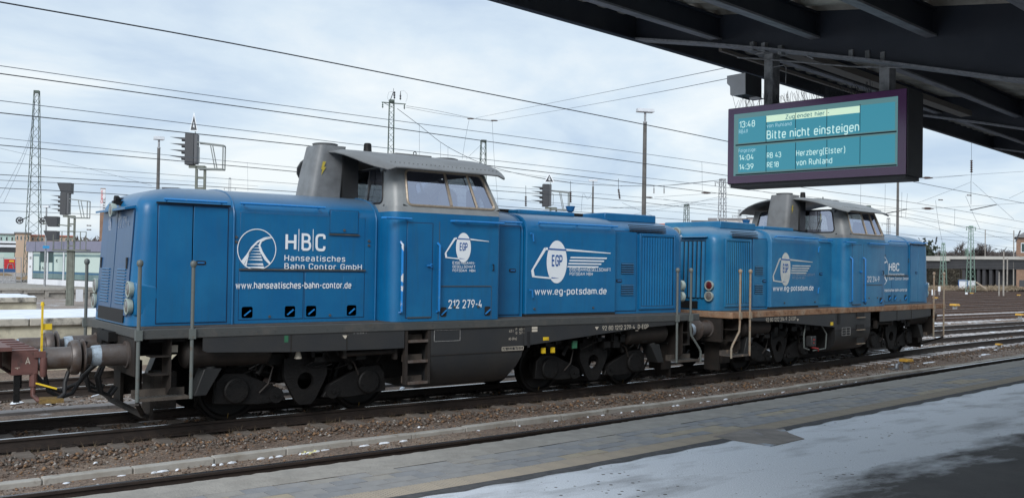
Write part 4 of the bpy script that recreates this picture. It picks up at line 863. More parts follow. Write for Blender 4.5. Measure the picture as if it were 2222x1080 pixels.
M['white2'] = mat('lettering_yellowed', (.55, .57, .55), .5, 0, (.42, .45, .46), 6, (.45, .65))
# clear but reflective pane
g_ = bpy.data.materials.new('cab_glazing'); g_.use_nodes = True; t = g_.node_tree; t.nodes.clear()
o1 = t.nodes.new('ShaderNodeOutputMaterial'); tr_ = t.nodes.new('ShaderNodeBsdfTransparent'); tr_.inputs[0].default_value = (.62, .67, .70, 1); gl_ = t.nodes.new('ShaderNodeBsdfGlossy'); gl_.inputs['Roughness'].default_value = .03; gl_.inputs[0].default_value = (.62, .66, .80, 1)
fz = t.nodes.new('ShaderNodeFresnel'); fz.inputs[0].default_value = 1.5; mp_ = t.nodes.new('ShaderNodeMapRange'); mp_.inputs[1].default_value = 0; mp_.inputs[2].default_value = 1; mp_.inputs[3].default_value = .5; mp_.inputs[4].default_value = 1
mxs = t.nodes.new('ShaderNodeMixShader'); t.links.new(fz.outputs[0], mp_.inputs[0]); t.links.new(mp_.outputs[0], mxs.inputs[0]); t.links.new(tr_.outputs[0], mxs.inputs[1]); t.links.new(gl_.outputs[0], mxs.inputs[2]); t.links.new(mxs.outputs[0], o1.inputs[0])
M['glassp'] = g_

loco1 = make_loco('locomotive', Vector((0, 0, 0)), 0, 1, dict(label='nearer blue diesel locomotive numbered 212 279-4, coupled to the brown wagon', paint='blue', endp='endpaint', grey='cabgrey', roof='roofgrey', stack='stack', frame='frame', ztop=3.497, slats_open=False, ladder=True, crank=True, post_m='post', sx=0, sy=0, cabshift=0))
loco2 = make_loco('locomotive', Vector((12.27, .81, -.008)), .108, -1, dict(label='farther weathered blue diesel locomotive numbered 212 314-9 with rusty frame edge', paint='blue2', endp='blue2', grey='cabgrey2', roof='cabgrey2', stack='stack2', frame='rust', ztop=3.497, slats_open=True, ladder=False, crank=True, crank_all=True, post_m='postrust', sx=0, sy=0, cabshift=1.31))

# ================================================================ GROUND AND TRACKS
def ground_mat():
    m = mat('yard_ground', (.215, .158, .122), .95, 0, (.135, .098, .077), 1.6, (.38, .66), .9, 26, col3=(.29, .225, .17), s3=.45, f3=(.5, .72))
    t = m.node_tree; b = t.nodes['Principled BSDF']; new = t.nodes.new; ln = t.links.new; src = b.inputs['Base Color'].links[0].from_socket
    tcn = new('ShaderNodeTexCoord')
    v = new('ShaderNodeTexVoronoi'); v.inputs['Scale'].default_value = 38; ln(tcn.outputs['Object'], v.inputs['Vector'])
    mr = new('ShaderNodeMapRange'); mr.inputs[1].default_value = 0; mr.inputs[2].default_value = 1; mr.inputs[3].default_value = .55; mr.inputs[4].default_value = 1.5; sp = new('ShaderNodeSeparateColor'); ln(v.outputs['Color'], sp.inputs[0]); ln(sp.outputs[0], mr.inputs[0])
    mu = new('ShaderNodeMixRGB'); mu.blend_type = 'MULTIPLY'; mu.inputs[0].default_value = 1; ln(src, mu.inputs[1]); ln(mr.outputs[0], mu.inputs[2])
    n = new('ShaderNodeTexNoise'); n.inputs['Scale'].default_value = .5; n.inputs['Detail'].default_value = 12; n.inputs['Roughness'].default_value = .78; ln(tcn.outputs['Object'], n.inputs['Vector'])
    m2 = new('ShaderNodeMapRange'); m2.inputs[1].default_value = .54; m2.inputs[2].default_value = .60; ln(n.outputs[0], m2.inputs[0])
    syy = new('ShaderNodeSeparateXYZ'); ln(tcn.outputs['Object'], syy.inputs[0]); my = new('ShaderNodeMapRange'); my.inputs[1].default_value = 7; my.inputs[2].default_value = 20; my.inputs[4].default_value = .75; ln(syy.outputs[1], my.inputs[0]); mxy = new('ShaderNodeMixRGB'); ln(my.outputs[0], mxy.inputs[0]); ln(mu.outputs[0], mxy.inputs[1]); mxy.inputs[2].default_value = (.36, .315, .285, 1); mu = mxy
    # thin snow lies mostly on the open yard beyond the locomotives
    sx = new('ShaderNodeSeparateXYZ'); ln(tcn.outputs['Object'], sx.inputs[0]); m4 = new('ShaderNodeMapRange'); m4.inputs[1].default_value = -2; m4.inputs[2].default_value = 9; m4.inputs[3].default_value = .15; m4.inputs[4].default_value = .9; ln(sx.outputs[1], m4.inputs[0])
    mm = new('ShaderNodeMath'); mm.operation = 'MULTIPLY'; ln(m2.outputs[0], mm.inputs[0]); ln(m4.outputs[0], mm.inputs[1])
    m3 = new('ShaderNodeMixRGB'); ln(mm.outputs[0], m3.inputs[0]); ln(mu.outputs[0], m3.inputs[1]); m3.inputs[2].default_value = (.55, .57, .60, 1); ln(m3.outputs[0], b.inputs['Base Color'])
    bp = new('ShaderNodeBump'); bp.inputs['Strength'].default_value = .8; bp.inputs['Distance'].default_value = .03; ln(v.outputs['Distance'], bp.inputs['Height']); ln(bp.outputs[0], b.inputs['Normal'])
    return m
M['ground'] = ground_mat()
ZG = -.20
b = MB()
xs = [-60, -20] + [x*.35 for x in range(-40, 120)] + [50, 80, 130, 300, 900]
ys = [-30, -12, -7] + [-6+.3*k for k in range(60)] + [14, 20, 40, 80, 200, 900]
rows = []
for y in ys:
    rows.append([(x, y, ZG + ((.010*math.sin(x*1.7+y)*math.cos(y*2.3-x*.6) + .006*math.sin(x*4.1-y*3)) if -14 < x < 42 and -6 < y < 12 else 0)) for x in xs])
b.strip(rows); g = b.build('ground', 'ground'); tag(g, kind='structure')

def rail_mesh(f, x0, x1, step, side):
    """rail following y=f(x)+side; foot, web, head; head top is polished"""
    prof = [(-.065, -.165), (-.065, -.150), (-.012, -.13), (-.010, -.045), (-.036, -.035), (-.036, -.006), (-.030, 0), (.030, 0), (.036, -.006), (.036, -.035), (.010, -.045), (.012, -.13), (.065, -.150), (.065, -.165)]
    xs = []; x = x0
    while x < x1: xs.append(x); x += step*(1 if x < 40 else 4)
    xs.append(x1); b = MB(); rows = []
    for x in xs:
        s = (f(x+.05)-f(x-.05))/.1; n_ = Vector((-s, 1, 0)).normalized(); c = Vector((x, f(x), 0)) + n_*side
        rows.append([c + n_*u + Vector((0, 0, z)) for u, z in prof])
    n = len(prof)
    for i in range(len(rows)-1):
        o = len(b.v)
        b.v += [tuple(p) for p in rows[i]+rows[i+1]]
        for k in range(n-1):
            b.f.append((o+k, o+k+1, o+n+k+1, o+n+k)); b.mi.append(1 if k in (6,) else 0)
    return b
_sl = MB(); _sl.hexa([(-.13, -1.3, -.30), (.13, -1.3, -.30), (.13, 1.3, -.30), (-.13, 1.3, -.30), (-.10, -1.3, -.172), (.10, -1.3, -.172), (.10, 1.3, -.172), (-.10, 1.3, -.172)])
_sm = _sl.build('sleeper_pattern', 'sleeper'); SLM = _sm.data; bpy.data.objects.remove(_sm)
_sl = MB(); _sl.hexa([(-.13, -1.3, -.30), (.13, -1.3, -.30), (.13, 1.3, -.30), (-.13, 1.3, -.30), (-.10, -1.3, -.172), (.10, -1.3, -.172), (.10, 1.3, -.172), (-.10, 1.3, -.172)])
_sm = _sl.build('sleeper_pattern', 'sleeper_snow'); SLMS = _sm.data; bpy.data.objects.remove(_sm)
M['railside_far'] = mat('rail_side_rust_light', (.10, .062, .047), .75, 0, (.07, .045, .035), 4)
def track(f, x0, x1, label, s0, s1, snow=False, gauge=.7535, nomore=False, near=True, far=False):
    t = empty('railway_track', (0, 0, 0), 0, label, 'track', 'parallel tracks of the yard', 'structure')
    for sd_ in (-1, 1): rail_mesh(f, x0, x1, .5, sd_*gauge).build('rail', ['railside_far' if far else 'railside', 'railtop'], t, smooth=30)
    if near:
        x = s0
        while x < s1:
            sl_ = (f(x+.05)-f(x-.05))/.1; o = bpy.data.objects.new('sleeper', SLMS if (snow and x > 13) else SLM); COL.objects.link(o); o.parent = t; o.location = (x, f(x), random.uniform(-.008, .008)); o.rotation_euler = (0, 0, math.atan(sl_)+random.uniform(-.01, .01)); x += .60
    else:
        b = MB(); x = s0
        while x < s1:
            c = f(x); b.box(x-.1, x+.1, c-1.3, c+1.3, -.3, -.172); x += .6
        tag(b.build('sleepers', 'sleeper_snow' if snow else 'sleeper', t, smooth=0), kind='stuff')
    return t
track(y_loco, -14, 140, 'track carrying the two blue locomotives and the brown wagon', -11.7, 40, snow=True)
track(lambda x: y_near(x)-.7535, -14, 140, 'rusty railed track right beside the platform edge', -11, 24)
f2 = lambda x: 4.93 + y_far(x) - .35*min(1, max(0, (x+6)/20))
track(f2, -30, 200, 'first track behind the locomotives', -12, 60, snow=True)
offs = [9.35, 13.5, 17.2, 21.0, 24.6, 28.6, 32.8, 37.5, 43, 49]
names = ['second', 'third', 'fourth', 'fifth', 'sixth', 'seventh', 'eighth', 'ninth', 'tenth', 'eleventh']
for k, (o_, n_) in enumerate(zip(offs, names)):
    track(lambda x, o=o_: o + y_far(x), 14 if k < 4 else 16, 260, f'{n_} track behind the locomotives, crossing the yard on the right', 18, 90, snow=(k in (0, 1)), near=(k < 2), far=True)

# fastenings on the loco track
clip = MB(); clip.box(-.06, .06, -.13, .13, -.172, -.15); clip.box(-.03, .03, .07, .10, -.15, -.12); clip.box(-.03, .03, -.10, -.07, -.15, -.12)
cm = clip.build('rail_clip', 'railside'); cmd = cm.data; bpy.data.objects.remove(cm)
tk_ = [o for o in COL.objects if o.name.startswith('railway_track')][0]
x = -11.7; k = 0
while x < 14:
    for sd_ in (-1, 1):
        o = bpy.data.objects.new('rail_clip', cmd); COL.objects.link(o); o.parent = tk_; o.location = (x, y_loco(x)+sd_*.7535, .004)
    x += .6

# loose ballast stones: real geometry, thrown by numpy, too many to count
def stones(name, m, n, fx, size, zfun, label):
    ico = np.array([(0, 0, 1), (.9, 0, .1), (.3, .85, 0), (-.75, .5, .1), (-.7, -.5, 0), (.3, -.85, .1), (0, 0, -.8)]); fc = np.array([(0, 1, 2), (0, 2, 3), (0, 3, 4), (0, 4, 5), (0, 5, 1), (6, 2, 1), (6, 3, 2), (6, 4, 3), (6, 5, 4), (6, 1, 5)])
    X, Y = fx(n); n = len(X); s = size[0]+(size[1]-size[0])*rng.random(n)**2.2
    P = np.repeat(ico[None], n, 0)*(1+.45*(rng.random((n, 7, 1))-.5))*np.array([1, .8, .62])
    a = rng.random(n)*6.28; ca, sa = np.cos(a), np.sin(a); Q = P.copy(); Q[..., 0] = P[..., 0]*ca[:, None]-P[..., 1]*sa[:, None]; Q[..., 1] = P[..., 0]*sa[:, None]+P[..., 1]*ca[:, None]
    ti = (rng.random(n)-.5)*1.2; Z = Q[..., 2]+Q[..., 0]*ti[:, None]; Q[..., 2] = Z
    Q *= s[:, None, None]; Q[..., 0] += X[:, None]; Q[..., 1] += Y[:, None]; Q[..., 2] += (zfun(X, Y)+s*.25)[:, None]
    me = bpy.data.meshes.new(name); V = Q.reshape(-1, 3); Fc = (fc[None]+np.arange(n)[:, None, None]*7).reshape(-1, 3)
    me.vertices.add(len(V)); me.vertices.foreach_set('co', V.ravel()); me.loops.add(Fc.size); me.loops.foreach_set('vertex_index', Fc.ravel())
    me.polygons.add(len(Fc)); me.polygons.foreach_set('loop_start', np.arange(0, Fc.size, 3)); me.polygons.foreach_set('loop_total', np.full(len(Fc), 3))
    ms = m if isinstance(m, list) else [m]
    for q in ms: me.materials.append(M[q])
    if len(ms) > 1: me.polygons.foreach_set('material_index', np.repeat(rng.choice(len(ms), n, p=[.42, .34, .16, .08][:len(ms)]), 10))
    me.update(calc_edges=True); me.validate(); o = bpy.data.objects.new(name, me); COL.objects.link(o); tag(o, label, 'stones', kind='stuff'); return o
M['st1'] = mat('ballast_brown', (.135, .092, .068), .9, 0, (.09, .064, .05), 12)
M['st2'] = mat('ballast_grey', (.10, .086, .076), .9, 0, (.15, .125, .105), 12)
M['st3'] = mat('ballast_ochre', (.25, .15, .085), .9, 0, (.17, .10, .055), 12)
M['st4'] = mat('ballast_pale', (.34, .31, .28), .9, 0, (.25, .22, .2), 12)
_yl = np.vectorize(y_loco); _yn = np.vectorize(y_near); _f2 = np.vectorize(f2)
def z_bed(X, Y): return np.full(len(X), ZG)
def f_a(n):   # shoulder and bed of the loco track
    X = -11+ (rng.random(n)**1.6)*42; u = rng.normal(0, 1, n); off = np.where(rng.random(n) < .55, -1.15-np.abs(u)*.34, rng.uniform(-.70, .70, n)); keep = (np.abs(off) > 1.32) | (np.abs((X+11.7+.3) % .6-.3) > .125); return X[keep], (_yl(X)+off)[keep]
def f_b(n): X = -11+(rng.random(n)**1.5)*36; return X, _yn(X)+.12+np.abs(rng.normal(0, .22, n))
def f_c(n): X = -12+rng.random(n)*40; return X, _f2(X)+rng.uniform(-2.3, 1.7, n)
def f_d(n): X = -11+(rng.random(n)**1.6)*38; return X, _yl(X)-1.2-rng.random(n)*2.2
stones('ballast', ['st1', 'st2', 'st3', 'st4'], 26000, f_a, (.012, .052), lambda X, Y: np.full(len(X), ZG+.012), 'brown ballast stones along the track under the locomotives')
stones('ballast', ['st2', 'st1', 'st3', 'st4'], 8000, f_b, (.012, .05), z_bed, 'dark ballast stones beside the rail nearest the platform')
stones('ballast', ['st1', 'st4', 'st2', 'st3'], 16000, f_c, (.014, .045), z_bed, 'snow dusted ballast stones around the first track behind the locomotives')
stones('gravel', ['st1', 'st3', 'st2', 'st4'], 16000, f_d, (.005, .026), z_bed, 'fine gravel and grit on the dirt between the near tracks')

# concrete edging strip between the near tracks: separate slabs
M['kerb'] = mat('edging_concrete', (.40, .385, .355), .9, 0, (.27, .245, .21), 2.2, (.4, .68), .35, 40, col3=(.16, .13, .10), s3=6, f3=(.58, .72))
ed = empty('concrete_edging', (0, 0, 0), 0, 'pale concrete edging strip in the dirt between the loco track and platform rail', 'edging')
x = -11.
while x < 46:
    L_ = 1.0; y0, y1 = y_duct(x), y_duct(x+L_); j = random.uniform(-.012, .012); z = ZG+.075+random.uniform(-.012, .01)
    b = MB(); wd = .075; b.hexa([(x+.008, y0-wd+j, ZG-.1), (x+L_-.004, y1-wd+j, ZG-.1), (x+L_-.004, y1+wd+j, ZG-.1), (x+.008, y0+wd+j, ZG-.1), (x+.008, y0-wd+j, z), (x+L_-.004, y1-wd+j, z), (x+L_-.004, y1+wd+j, z), (x+.008, y0+wd+j, z)])
    b.build('edging_slab', 'kerb', ed, smooth=0, bevel=.012); x += L_
M['duct2'] = mat('duct_grey', (.21, .20, .20), .9, 0, (.15, .14, .135), 4)
ed = empty('cable_duct', (0, 0, 0), 0, 'grey cable duct cover strip lying behind the track of the locomotives', 'cable duct')
x = -12.
while x < 26:
    y = 2.68+y_far(x)*.7; y2 = 2.68+y_far(x+1)*.7; b = MB(); b.hexa([(x+.004, y-.17, ZG-.05), (x+.996, y2-.17, ZG-.05), (x+.996, y2+.17, ZG-.05), (x+.004, y+.17, ZG-.05), (x+.004, y-.17, ZG+.05), (x+.996, y2-.17, ZG+.05), (x+.996, y2+.17, ZG+.05), (x+.004, y+.17, ZG+.05)]); b.build('cover_slab', 'duct2', ed, smooth=0); x += 1

# snow remnants
sn = MB()
def blob(cx, cy, rx, ry, z, ang=0.):
    n = 11; pts = []; top = []
    for k in range(n):
        a = 2*math.pi*k/n; r = random.uniform(.35, 1.3); u, v = rx*r*math.cos(a), ry*r*math.sin(a); pts.append((cx+u*math.cos(ang)-v*math.sin(ang), cy+u*math.sin(ang)+v*math.cos(ang), z-.01)); top.append((cx+.7*(u*math.cos(ang)-v*math.sin(ang)), cy+.7*(u*math.sin(ang)+v*math.cos(ang)), z+.010))
    sn.add(pts+top+[(cx, cy, z+.014)], [(k, (k+1) % n, (k+1) % n+n, k+n) for k in range(n)]+[(k+n, (k+1) % n+n, 2*n) for k in range(n)])
for k in range(170):
    x = random.uniform(-8, 20); r = random.random()
    if r < .35: blob(x, y_duct(x)-.13-abs(random.gauss(0, .03)), random.uniform(.02, .09), random.uniform(.008, .025), ZG+.01, .1)
    elif r < .6: blob(x, y_near(x)+.22+abs(random.gauss(0, .25)), random.uniform(.015, .07), random.uniform(.01, .03), ZG+.02, random.random())
    elif r < .72: blob(x, y_loco(x)-random.uniform(1.3, 2.3), random.uniform(.015, .05), random.uniform(.01, .025), ZG+.02, random.random())
    else: blob(random.uniform(-9, 24), 4.6+random.gauss(0, 1.2), random.uniform(.05, .25), random.uniform(.03, .10), ZG+.03, random.random())
for k in range(260): x = random.uniform(12, 60); blob(x, y_loco(x)+random.choice([-2.2, 2.2, 0, 3, 6.6, 11.2])+random.gauss(0, .7), random.uniform(.1, .5), random.uniform(.05, .14), ZG+.02, random.random()*.4)
blob(-4.55, -3.78, .07, .045, ZG+.03); blob(-5.65, -3.62, .05, .035, ZG+.03)
tag(sn.build('snow_patches', 'snow', smooth=60), 'remnants of snow between the rails and along the edging', 'snow', kind='stuff')
lf = MB()
for k in range(14): a = random.random()*6.28; c = (-3.75+random.gauss(0, .06), -2.98+random.gauss(0, .04), ZG+.03+random.random()*.02); lf.add([(c[0]-.03, c[1], c[2]), (c[0], c[1]-.02, c[2]+.01), (c[0]+.03*math.cos(a), c[1]+.03*math.sin(a), c[2]+.02)], [(0, 1, 2)])
M['leafy'] = mat('scrap_yellow', (.62, .60, .25), .8)
tag(lf.build('paper_scrap', 'leafy', smooth=0), 'crumpled pale yellow scrap lying beside the concrete edging', 'litter')
# dry weeds along the rails
wd = MB()
for k in range(500):
    x = random.uniform(-10, 22); y = y_loco(x)-.86+random.gauss(0, .05) if random.random() < .6 else f2(x)+random.uniform(-1.5, -.9)
    for q in range(3): wd.add([(x-.004, y, ZG), (x+.004, y, ZG), (x+random.gauss(0, .05), y+random.gauss(0, .03), ZG+random.uniform(.03, .13))], [(0, 1, 2)])
M['weed'] = mat('dry_weed', (.16, .12, .075), .9)
tag(wd.build('weeds', 'weed', smooth=0), 'dry weeds growing along the rails', 'weeds', kind='stuff')

# ================================================================ PLATFORM
ZP = .48
def plat_mat():
    m = mat('platform_asphalt', (.060, .058, .058), .75, 0, (.085, .080, .078), 2.5, (.35, .65), .5, 60, col3=(.04, .038, .038), s3=.8, f3=(.5, .65))
    t = m.node_tree; b = t.nodes['Principled BSDF']; new = t.nodes.new; ln = t.links.new; src = b.inputs['Base Color'].links[0].from_socket
    tcn = new('ShaderNodeTexCoord'); sp = new('ShaderNodeSeparateXYZ'); ln(tcn.outputs['Object'], sp.inputs[0])
    def math_(op, a, b_=None):
        n = new('ShaderNodeMath'); n.operation = op
        for i, v in enumerate((a, b_)):
            if v is None: continue
            if isinstance(v, (int, float)): n.inputs[i].default_value = v
            else: ln(v, n.inputs[i])
        return n.outputs[0]
    def noise(sc, det=6, ro=.6, st=None):
        n = new('ShaderNodeTexNoise'); n.inputs['Scale'].default_value = sc; n.inputs['Detail'].default_value = det; n.inputs['Roughness'].default_value = ro
        if st: mp = new('ShaderNodeMapping'); mp.inputs['Scale'].default_value = st; ln(tcn.outputs['Object'], mp.inputs[0]); ln(mp.outputs[0], n.inputs['Vector'])
        else: ln(tcn.outputs['Object'], n.inputs['Vector'])
        return n.outputs[0]
    # drifted powder snow: everything trackward of a line that runs parallel with the platform edge
    d = math_('ADD', sp.outputs[1], math_('MULTIPLY', sp.outputs[0], -.115)); d = math_('ADD', d, 9.87)
    d = math_('ADD', d, math_('MULTIPLY', math_('SUBTRACT', noise(1.1, 8, .62, (.5, 1.2, 1)), .5), 2.1))
    mr = new('ShaderNodeMapRange'); mr.inputs[1].default_value = -.04; mr.inputs[2].default_value = .35; ln(d, mr.inputs[0])
    pt = new('ShaderNodeMapRange'); pt.inputs[1].default_value = .27; pt.inputs[2].default_value = .50; pt.inputs[3].default_value = .38; ln(noise(1.7, 9, .6, (.45, 1.3, 1)), pt.inputs[0])
    gr = new('ShaderNodeMapRange'); gr.inputs[1].default_value = .3; gr.inputs[2].default_value = .62; gr.inputs[3].default_value = .78; ln(noise(90, 3, .7), gr.inputs[0])
    f = math_('MULTIPLY', math_('MULTIPLY', mr.outputs[0], pt.outputs[0]), gr.outputs[0]); f = math_('MULTIPLY', f, .93)
    m1 = new('ShaderNodeMixRGB'); ln(f, m1.inputs[0]); ln(src, m1.inputs[1]); m1.inputs[2].default_value = (.82, .87, .94, 1)
    # scattered dark grit on the snow
    v = new('ShaderNodeTexVoronoi'); v.inputs['Scale'].default_value = 13; ln(tcn.outputs['Object'], v.inputs['Vector'])
    n4 = noise(.9, 3, .5); th = math_('MULTIPLY', math_('SUBTRACT', n4, .46), 1.6); spk = math_('LESS_THAN', v.outputs['Distance'], math_('MAXIMUM', math_('MINIMUM', th, .24), .10))
    sc_ = new('ShaderNodeSeparateColor'); ln(v.outputs['Color'], sc_.inputs[0]); spk = math_('MULTIPLY', spk, math_('GREATER_THAN', sc_.outputs[0], .62))
    m2 = new('ShaderNodeMixRGB'); ln(spk, m2.inputs[0]); ln(m1.outputs[0], m2.inputs[1]); m2.inputs[2].default_value = (.06, .045, .035, 1); ln(m2.outputs[0], b.inputs['Base Color'])
    rr = new('ShaderNodeMapRange'); rr.inputs[3].default_value = .72; rr.inputs[4].default_value = .5; ln(f, rr.inputs[0]); ln(rr.outputs[0], b.inputs['Roughness'])
    return m
M['plat'] = plat_mat(); M['jointbed'] = mat('joint_grit', (.10, .10, .10), .95, 0, (.07, .065, .06), 9)
M['platedge'] = mat('platform_edge_concrete', (.37, .345, .31), .9, 0, (.28, .265, .24), 5, (.4, .66), .6, 45, col3=(.27, .25, .22), s3=1.3, f3=(.52, .7))
M['platwall'] = mat('platform_wall', (.07, .06, .05), .9, 0, (.045, .04, .035), 4)
M['tact'] = mat('tactile_slab', (.40, .35, .285), .85, 0, (.31, .285, .25), 1.2, (.4, .62), .2, 60)
for nm, c in (('pavA', (.32, .315, .31)), ('pavB', (.35, .33, .30)), ('pavC', (.42, .36, .27)), ('pavD', (.28, .285, .295))): M[nm] = mat('paver_'+nm[-1], c, .8, 0, tuple(v*.75 for v in c), 3, (.4, .7), .35, 50)
def ribs(m, period):
    t = M[m].node_tree; b = t.nodes['Principled BSDF']; tcn = t.nodes.new('ShaderNodeTexCoord'); wv = t.nodes.new('ShaderNodeTexWave'); wv.bands_direction = 'X'; wv.inputs['Scale'].default_value = 1/period/3.18/1.0; t.links.new(tcn.outputs['Object'], wv.inputs['Vector'])
    bp = t.nodes.new('ShaderNodeBump'); bp.inputs['Strength'].default_value = .7; bp.inputs['Distance'].default_value = .01; t.links.new(wv.outputs[0], bp.inputs['Height']); t.links.new(bp.outputs[0], b.inputs['Normal'])
pf = empty('platform', (0, 0, 0)); tag(pf, kind='structure')
b = MB(); rows = []
o1_, o2_, o3_, o4_ = .52, 1.16, 1.44, 1.58      # edge strip, pavers, tactile row, asphalt joint
xs = [-30+.7*k for k in range(140)]
def ye(x): return y_edge(x)
b.strip([[(x, ye(x)-o3_, ZP) for x in xs], [(x, ye(x)-2.4, ZP+.0) for x in xs], [(x, -14., ZP) for x in xs], [(x, -40., ZP) for x in xs]][::-1]); b.build('platform_surface', 'plat', pf, smooth=0)
b = MB(); rnd = [random.uniform(-.012, .02) for _ in range(900)]
xe_ = [-14+.06*k for k in range(870)]
b.strip([[(x, ye(x)-o1_, ZP+.002) for x in xe_], [(x, ye(x)-.03+rnd[i % 900], ZP+.002) for i, x in enumerate(xe_)], [(x, ye(x)+rnd[(i*7) % 900]*.6, ZP-.02) for i, x in enumerate(xe_)], [(x, ye(x)-.02, ZP-.12) for x in xe_]][::-1]); b.build('edge_slab', 'platedge', pf, smooth=0)
b = MB(); b.strip([[(x, ye(x)-.05, ZP-.12) for x in xs], [(x, ye(x)-.12, -.4) for x in xs]]); b.build('platform_wall', 'platwall', pf, smooth=0)
b = MB(); b.strip([[(x, ye(x)-o1_+.02, ZP-.010) for x in xs], [(x, ye(x)-o3_-.02, ZP-.010) for x in xs]][::-1]); b.build('joint_bed', 'jointbed', pf, smooth=0)
slope = lambda x: math.atan((ye(x+.2)-ye(x-.2))/.4)
def slab_src(lx, ly, m, nm):
    q = MB(); q.box(-lx/2, lx/2, -ly/2, ly/2, -.03, .0); o = q.build(nm, m, None, smooth=0, bevel=0); d_ = o.data; bpy.data.objects.remove(o); return d_
srcs = [slab_src(.294, .156, m_, 'paver') for m_ in ('pavA', 'pavB', 'pavC', 'pavD')]
x0 = -8.5; cnt = 0
for r in range(4):
    for k in range(75):
        x = x0+k*.30+(.15 if r % 2 else 0); y = ye(x)-o1_-.08-r*.16
        j = math.sin(x*.9+r)+math.sin(x*2.3-r*1.4); pick = 2 if (j > 1.15 and r > 0) else random.choices([0, 1, 3], [.5, .2, .3])[0]
        o = bpy.data.objects.new('paver', srcs[pick]); COL.objects.link(o); o.parent = pf; o.location = (x, y, ZP+random.uniform(-.003, .003)); o.rotation_euler = (random.uniform(-.006, .006), random.uniform(-.006, .006), slope(x))
b = MB(); xs2 = [x0+75*.3+.1+.5*k for k in range(70)]; b.strip([[(x, ye(x)-o2_, ZP) for x in xs2], [(x, ye(x)-o1_, ZP) for x in xs2]]); b.build('paved_strip', 'pavA', pf, smooth=0)
q = MB(); q.box(-.147, .147, -.14, .14, -.03, -.002)
for k in range(9): q.box(-.14+k*.032, -.14+k*.032+.014, -.135, .135, -.002, .003)
o = q.build('tactile_slab', 'tact', None, smooth=0); td = o.data; bpy.data.objects.remove(o)
for k in range(130):
    x = -8.5+k*.30; o = bpy.data.objects.new('tactile_slab', td); COL.objects.link(o); o.parent = pf; o.location = (x, ye(x)-o2_-.14, ZP+random.uniform(-.002, .002)); o.rotation_euler = (0, 0, slope(x)+random.uniform(-.01, .01))
b = MB(); xs3 = [-8.5+129.6*.3+.5*k for k in range(50)]; b.strip([[(x, ye(x)-o3_, ZP) for x in xs3], [(x, ye(x)-o2_, ZP) for x in xs3]]); b.build('tactile_strip', 'tact', pf, smooth=0)
M['asph'] = mat('asphalt_joint', (.075, .076, .08), .9, 0, (.11, .11, .115), 14, (.4, .6), .8, 120)
b = MB(); xj = [-12+.12*k for k in range(400)]; b.strip([[(x, ye(x)-o4_-.02*math.sin(x*9)-random.uniform(0, .02), ZP+.004) for x in xj], [(x, ye(x)-o3_, ZP+.004) for x in xj]]); b.build('asphalt_joint', 'asph', pf, smooth=0)
# mortar patch with cracked outline
M['patch'] = mat('patched_screed', (.29, .26, .235), .85, 0, (.19, .17, .155), 3, (.4, .65), .3, 40, col3=(.42, .47, .55), s3=2.2, f3=(.55, .62))
A_ = [atZ(*p, ZP) for p in ((1547, 948), (1620, 931), (1700, 930), (1712, 940), (1745, 952), (1673, 968))]
b = MB(); b.prism([(p.x, p.y, ZP+.001) for p in A_], (0, 0, .007)); b.build('screed_patch', 'patch', pf, smooth=0)
# low yellow-topped point lamps and trackside bits
def point_lamp(p, s, label):
    r = empty('point_lamp', p, 0, label, 'track lamp', 'yellow topped boxes between the tracks'); b = MB(); b.prism([(-.17*s, -.12*s, .20*s), (.17*s, -.12*s, .20*s), (.13*s, -.10*s, .27*s), (-.13*s, -.10*s, .27*s)], (0, .24*s, 0)); b.build('cap', 'yellowcap', r, bevel=.01)
    b = MB(); b.box(-.06*s, .06*s, -.06*s, .06*s, 0, .2*s); b.box(-.10*s, -.07*s, -.03*s, .03*s, 0, .2*s); b.build('stem', 'galv', r); return r
M['yellowcap'] = mat('signal_yellow_cap', (.62, .34, .03), .5, 0, (.45, .25, .05), 8)
p = atZ(1967, 800, ZG); point_lamp(p, 1.0, 'small orange-yellow topped box beside the edging strip near the platform')
b = MB(); q = atZ(1945, 801, ZG); b.box(q.x-.3, q.x-.05, q.y-.1, q.y+.06, ZG, ZG+.05); b.tube([(q.x, q.y, ZG), (q.x+.03, q.y, ZG+.15)], .05, 8); b.cyl((q.x+.03, q.y, ZG+.12), (q.x+.12, q.y, ZG+.16), .035); tag(b.build('cable_junction', 'steel'), 'grey metal cable junction on the ground left of the orange-topped box', 'junction')

# ================================================================ PLATFORM CANOPY AND TRAIN INDICATOR
M['can'] = mat('canopy_steel_dark', (.032, .040, .060), .55, 0, (.045, .053, .073), 3)
M['flange'] = mat('canopy_flange_lit', (.30, .31, .35), .6, 0, (.17, .18, .2), 5, (.4, .65), stretch=(1, 6, 6))  # paler than the webs: bounce light on the undersides put into the colour
M['sheet'] = mat('canopy_sheet', (.58, .55, .49), .6, 0, (.19, .175, .15), 1.5, (.4, .65))
M['gutter'] = mat('gutter_grey', (.22, .20, .18), .6)
nv = Vector((.161, -.987, 0)).normalized(); mv = Vector((.987, .161, 0)).normalized()
P1 = Vector((-2.240, -8.777, 3.20)); SW, SHH = 1.678, .72
def PS(px, py, off=0.): d = ray(px, py); o_ = P1 + mv*off; return CAM + d*(((o_-CAM).dot(mv))/d.dot(mv))
def UV(px, py, off=0.): p = PS(px, py, off); return (p-P1).dot(nv), p.z-P1.z
ev = cr_curve([(-20, -9.7), (-10, -8.6), (-4.4, -7.93), (-2.45, -7.70), (0, -7.37), (5.7, -6.5), (10.5, -5.72), (20, -4.1), (40, -.9)])
cn = empty('platform_canopy', (0, 0, 0), 0, 'dark steel platform canopy with purlins, rafters and corrugated roof overhead', 'canopy')
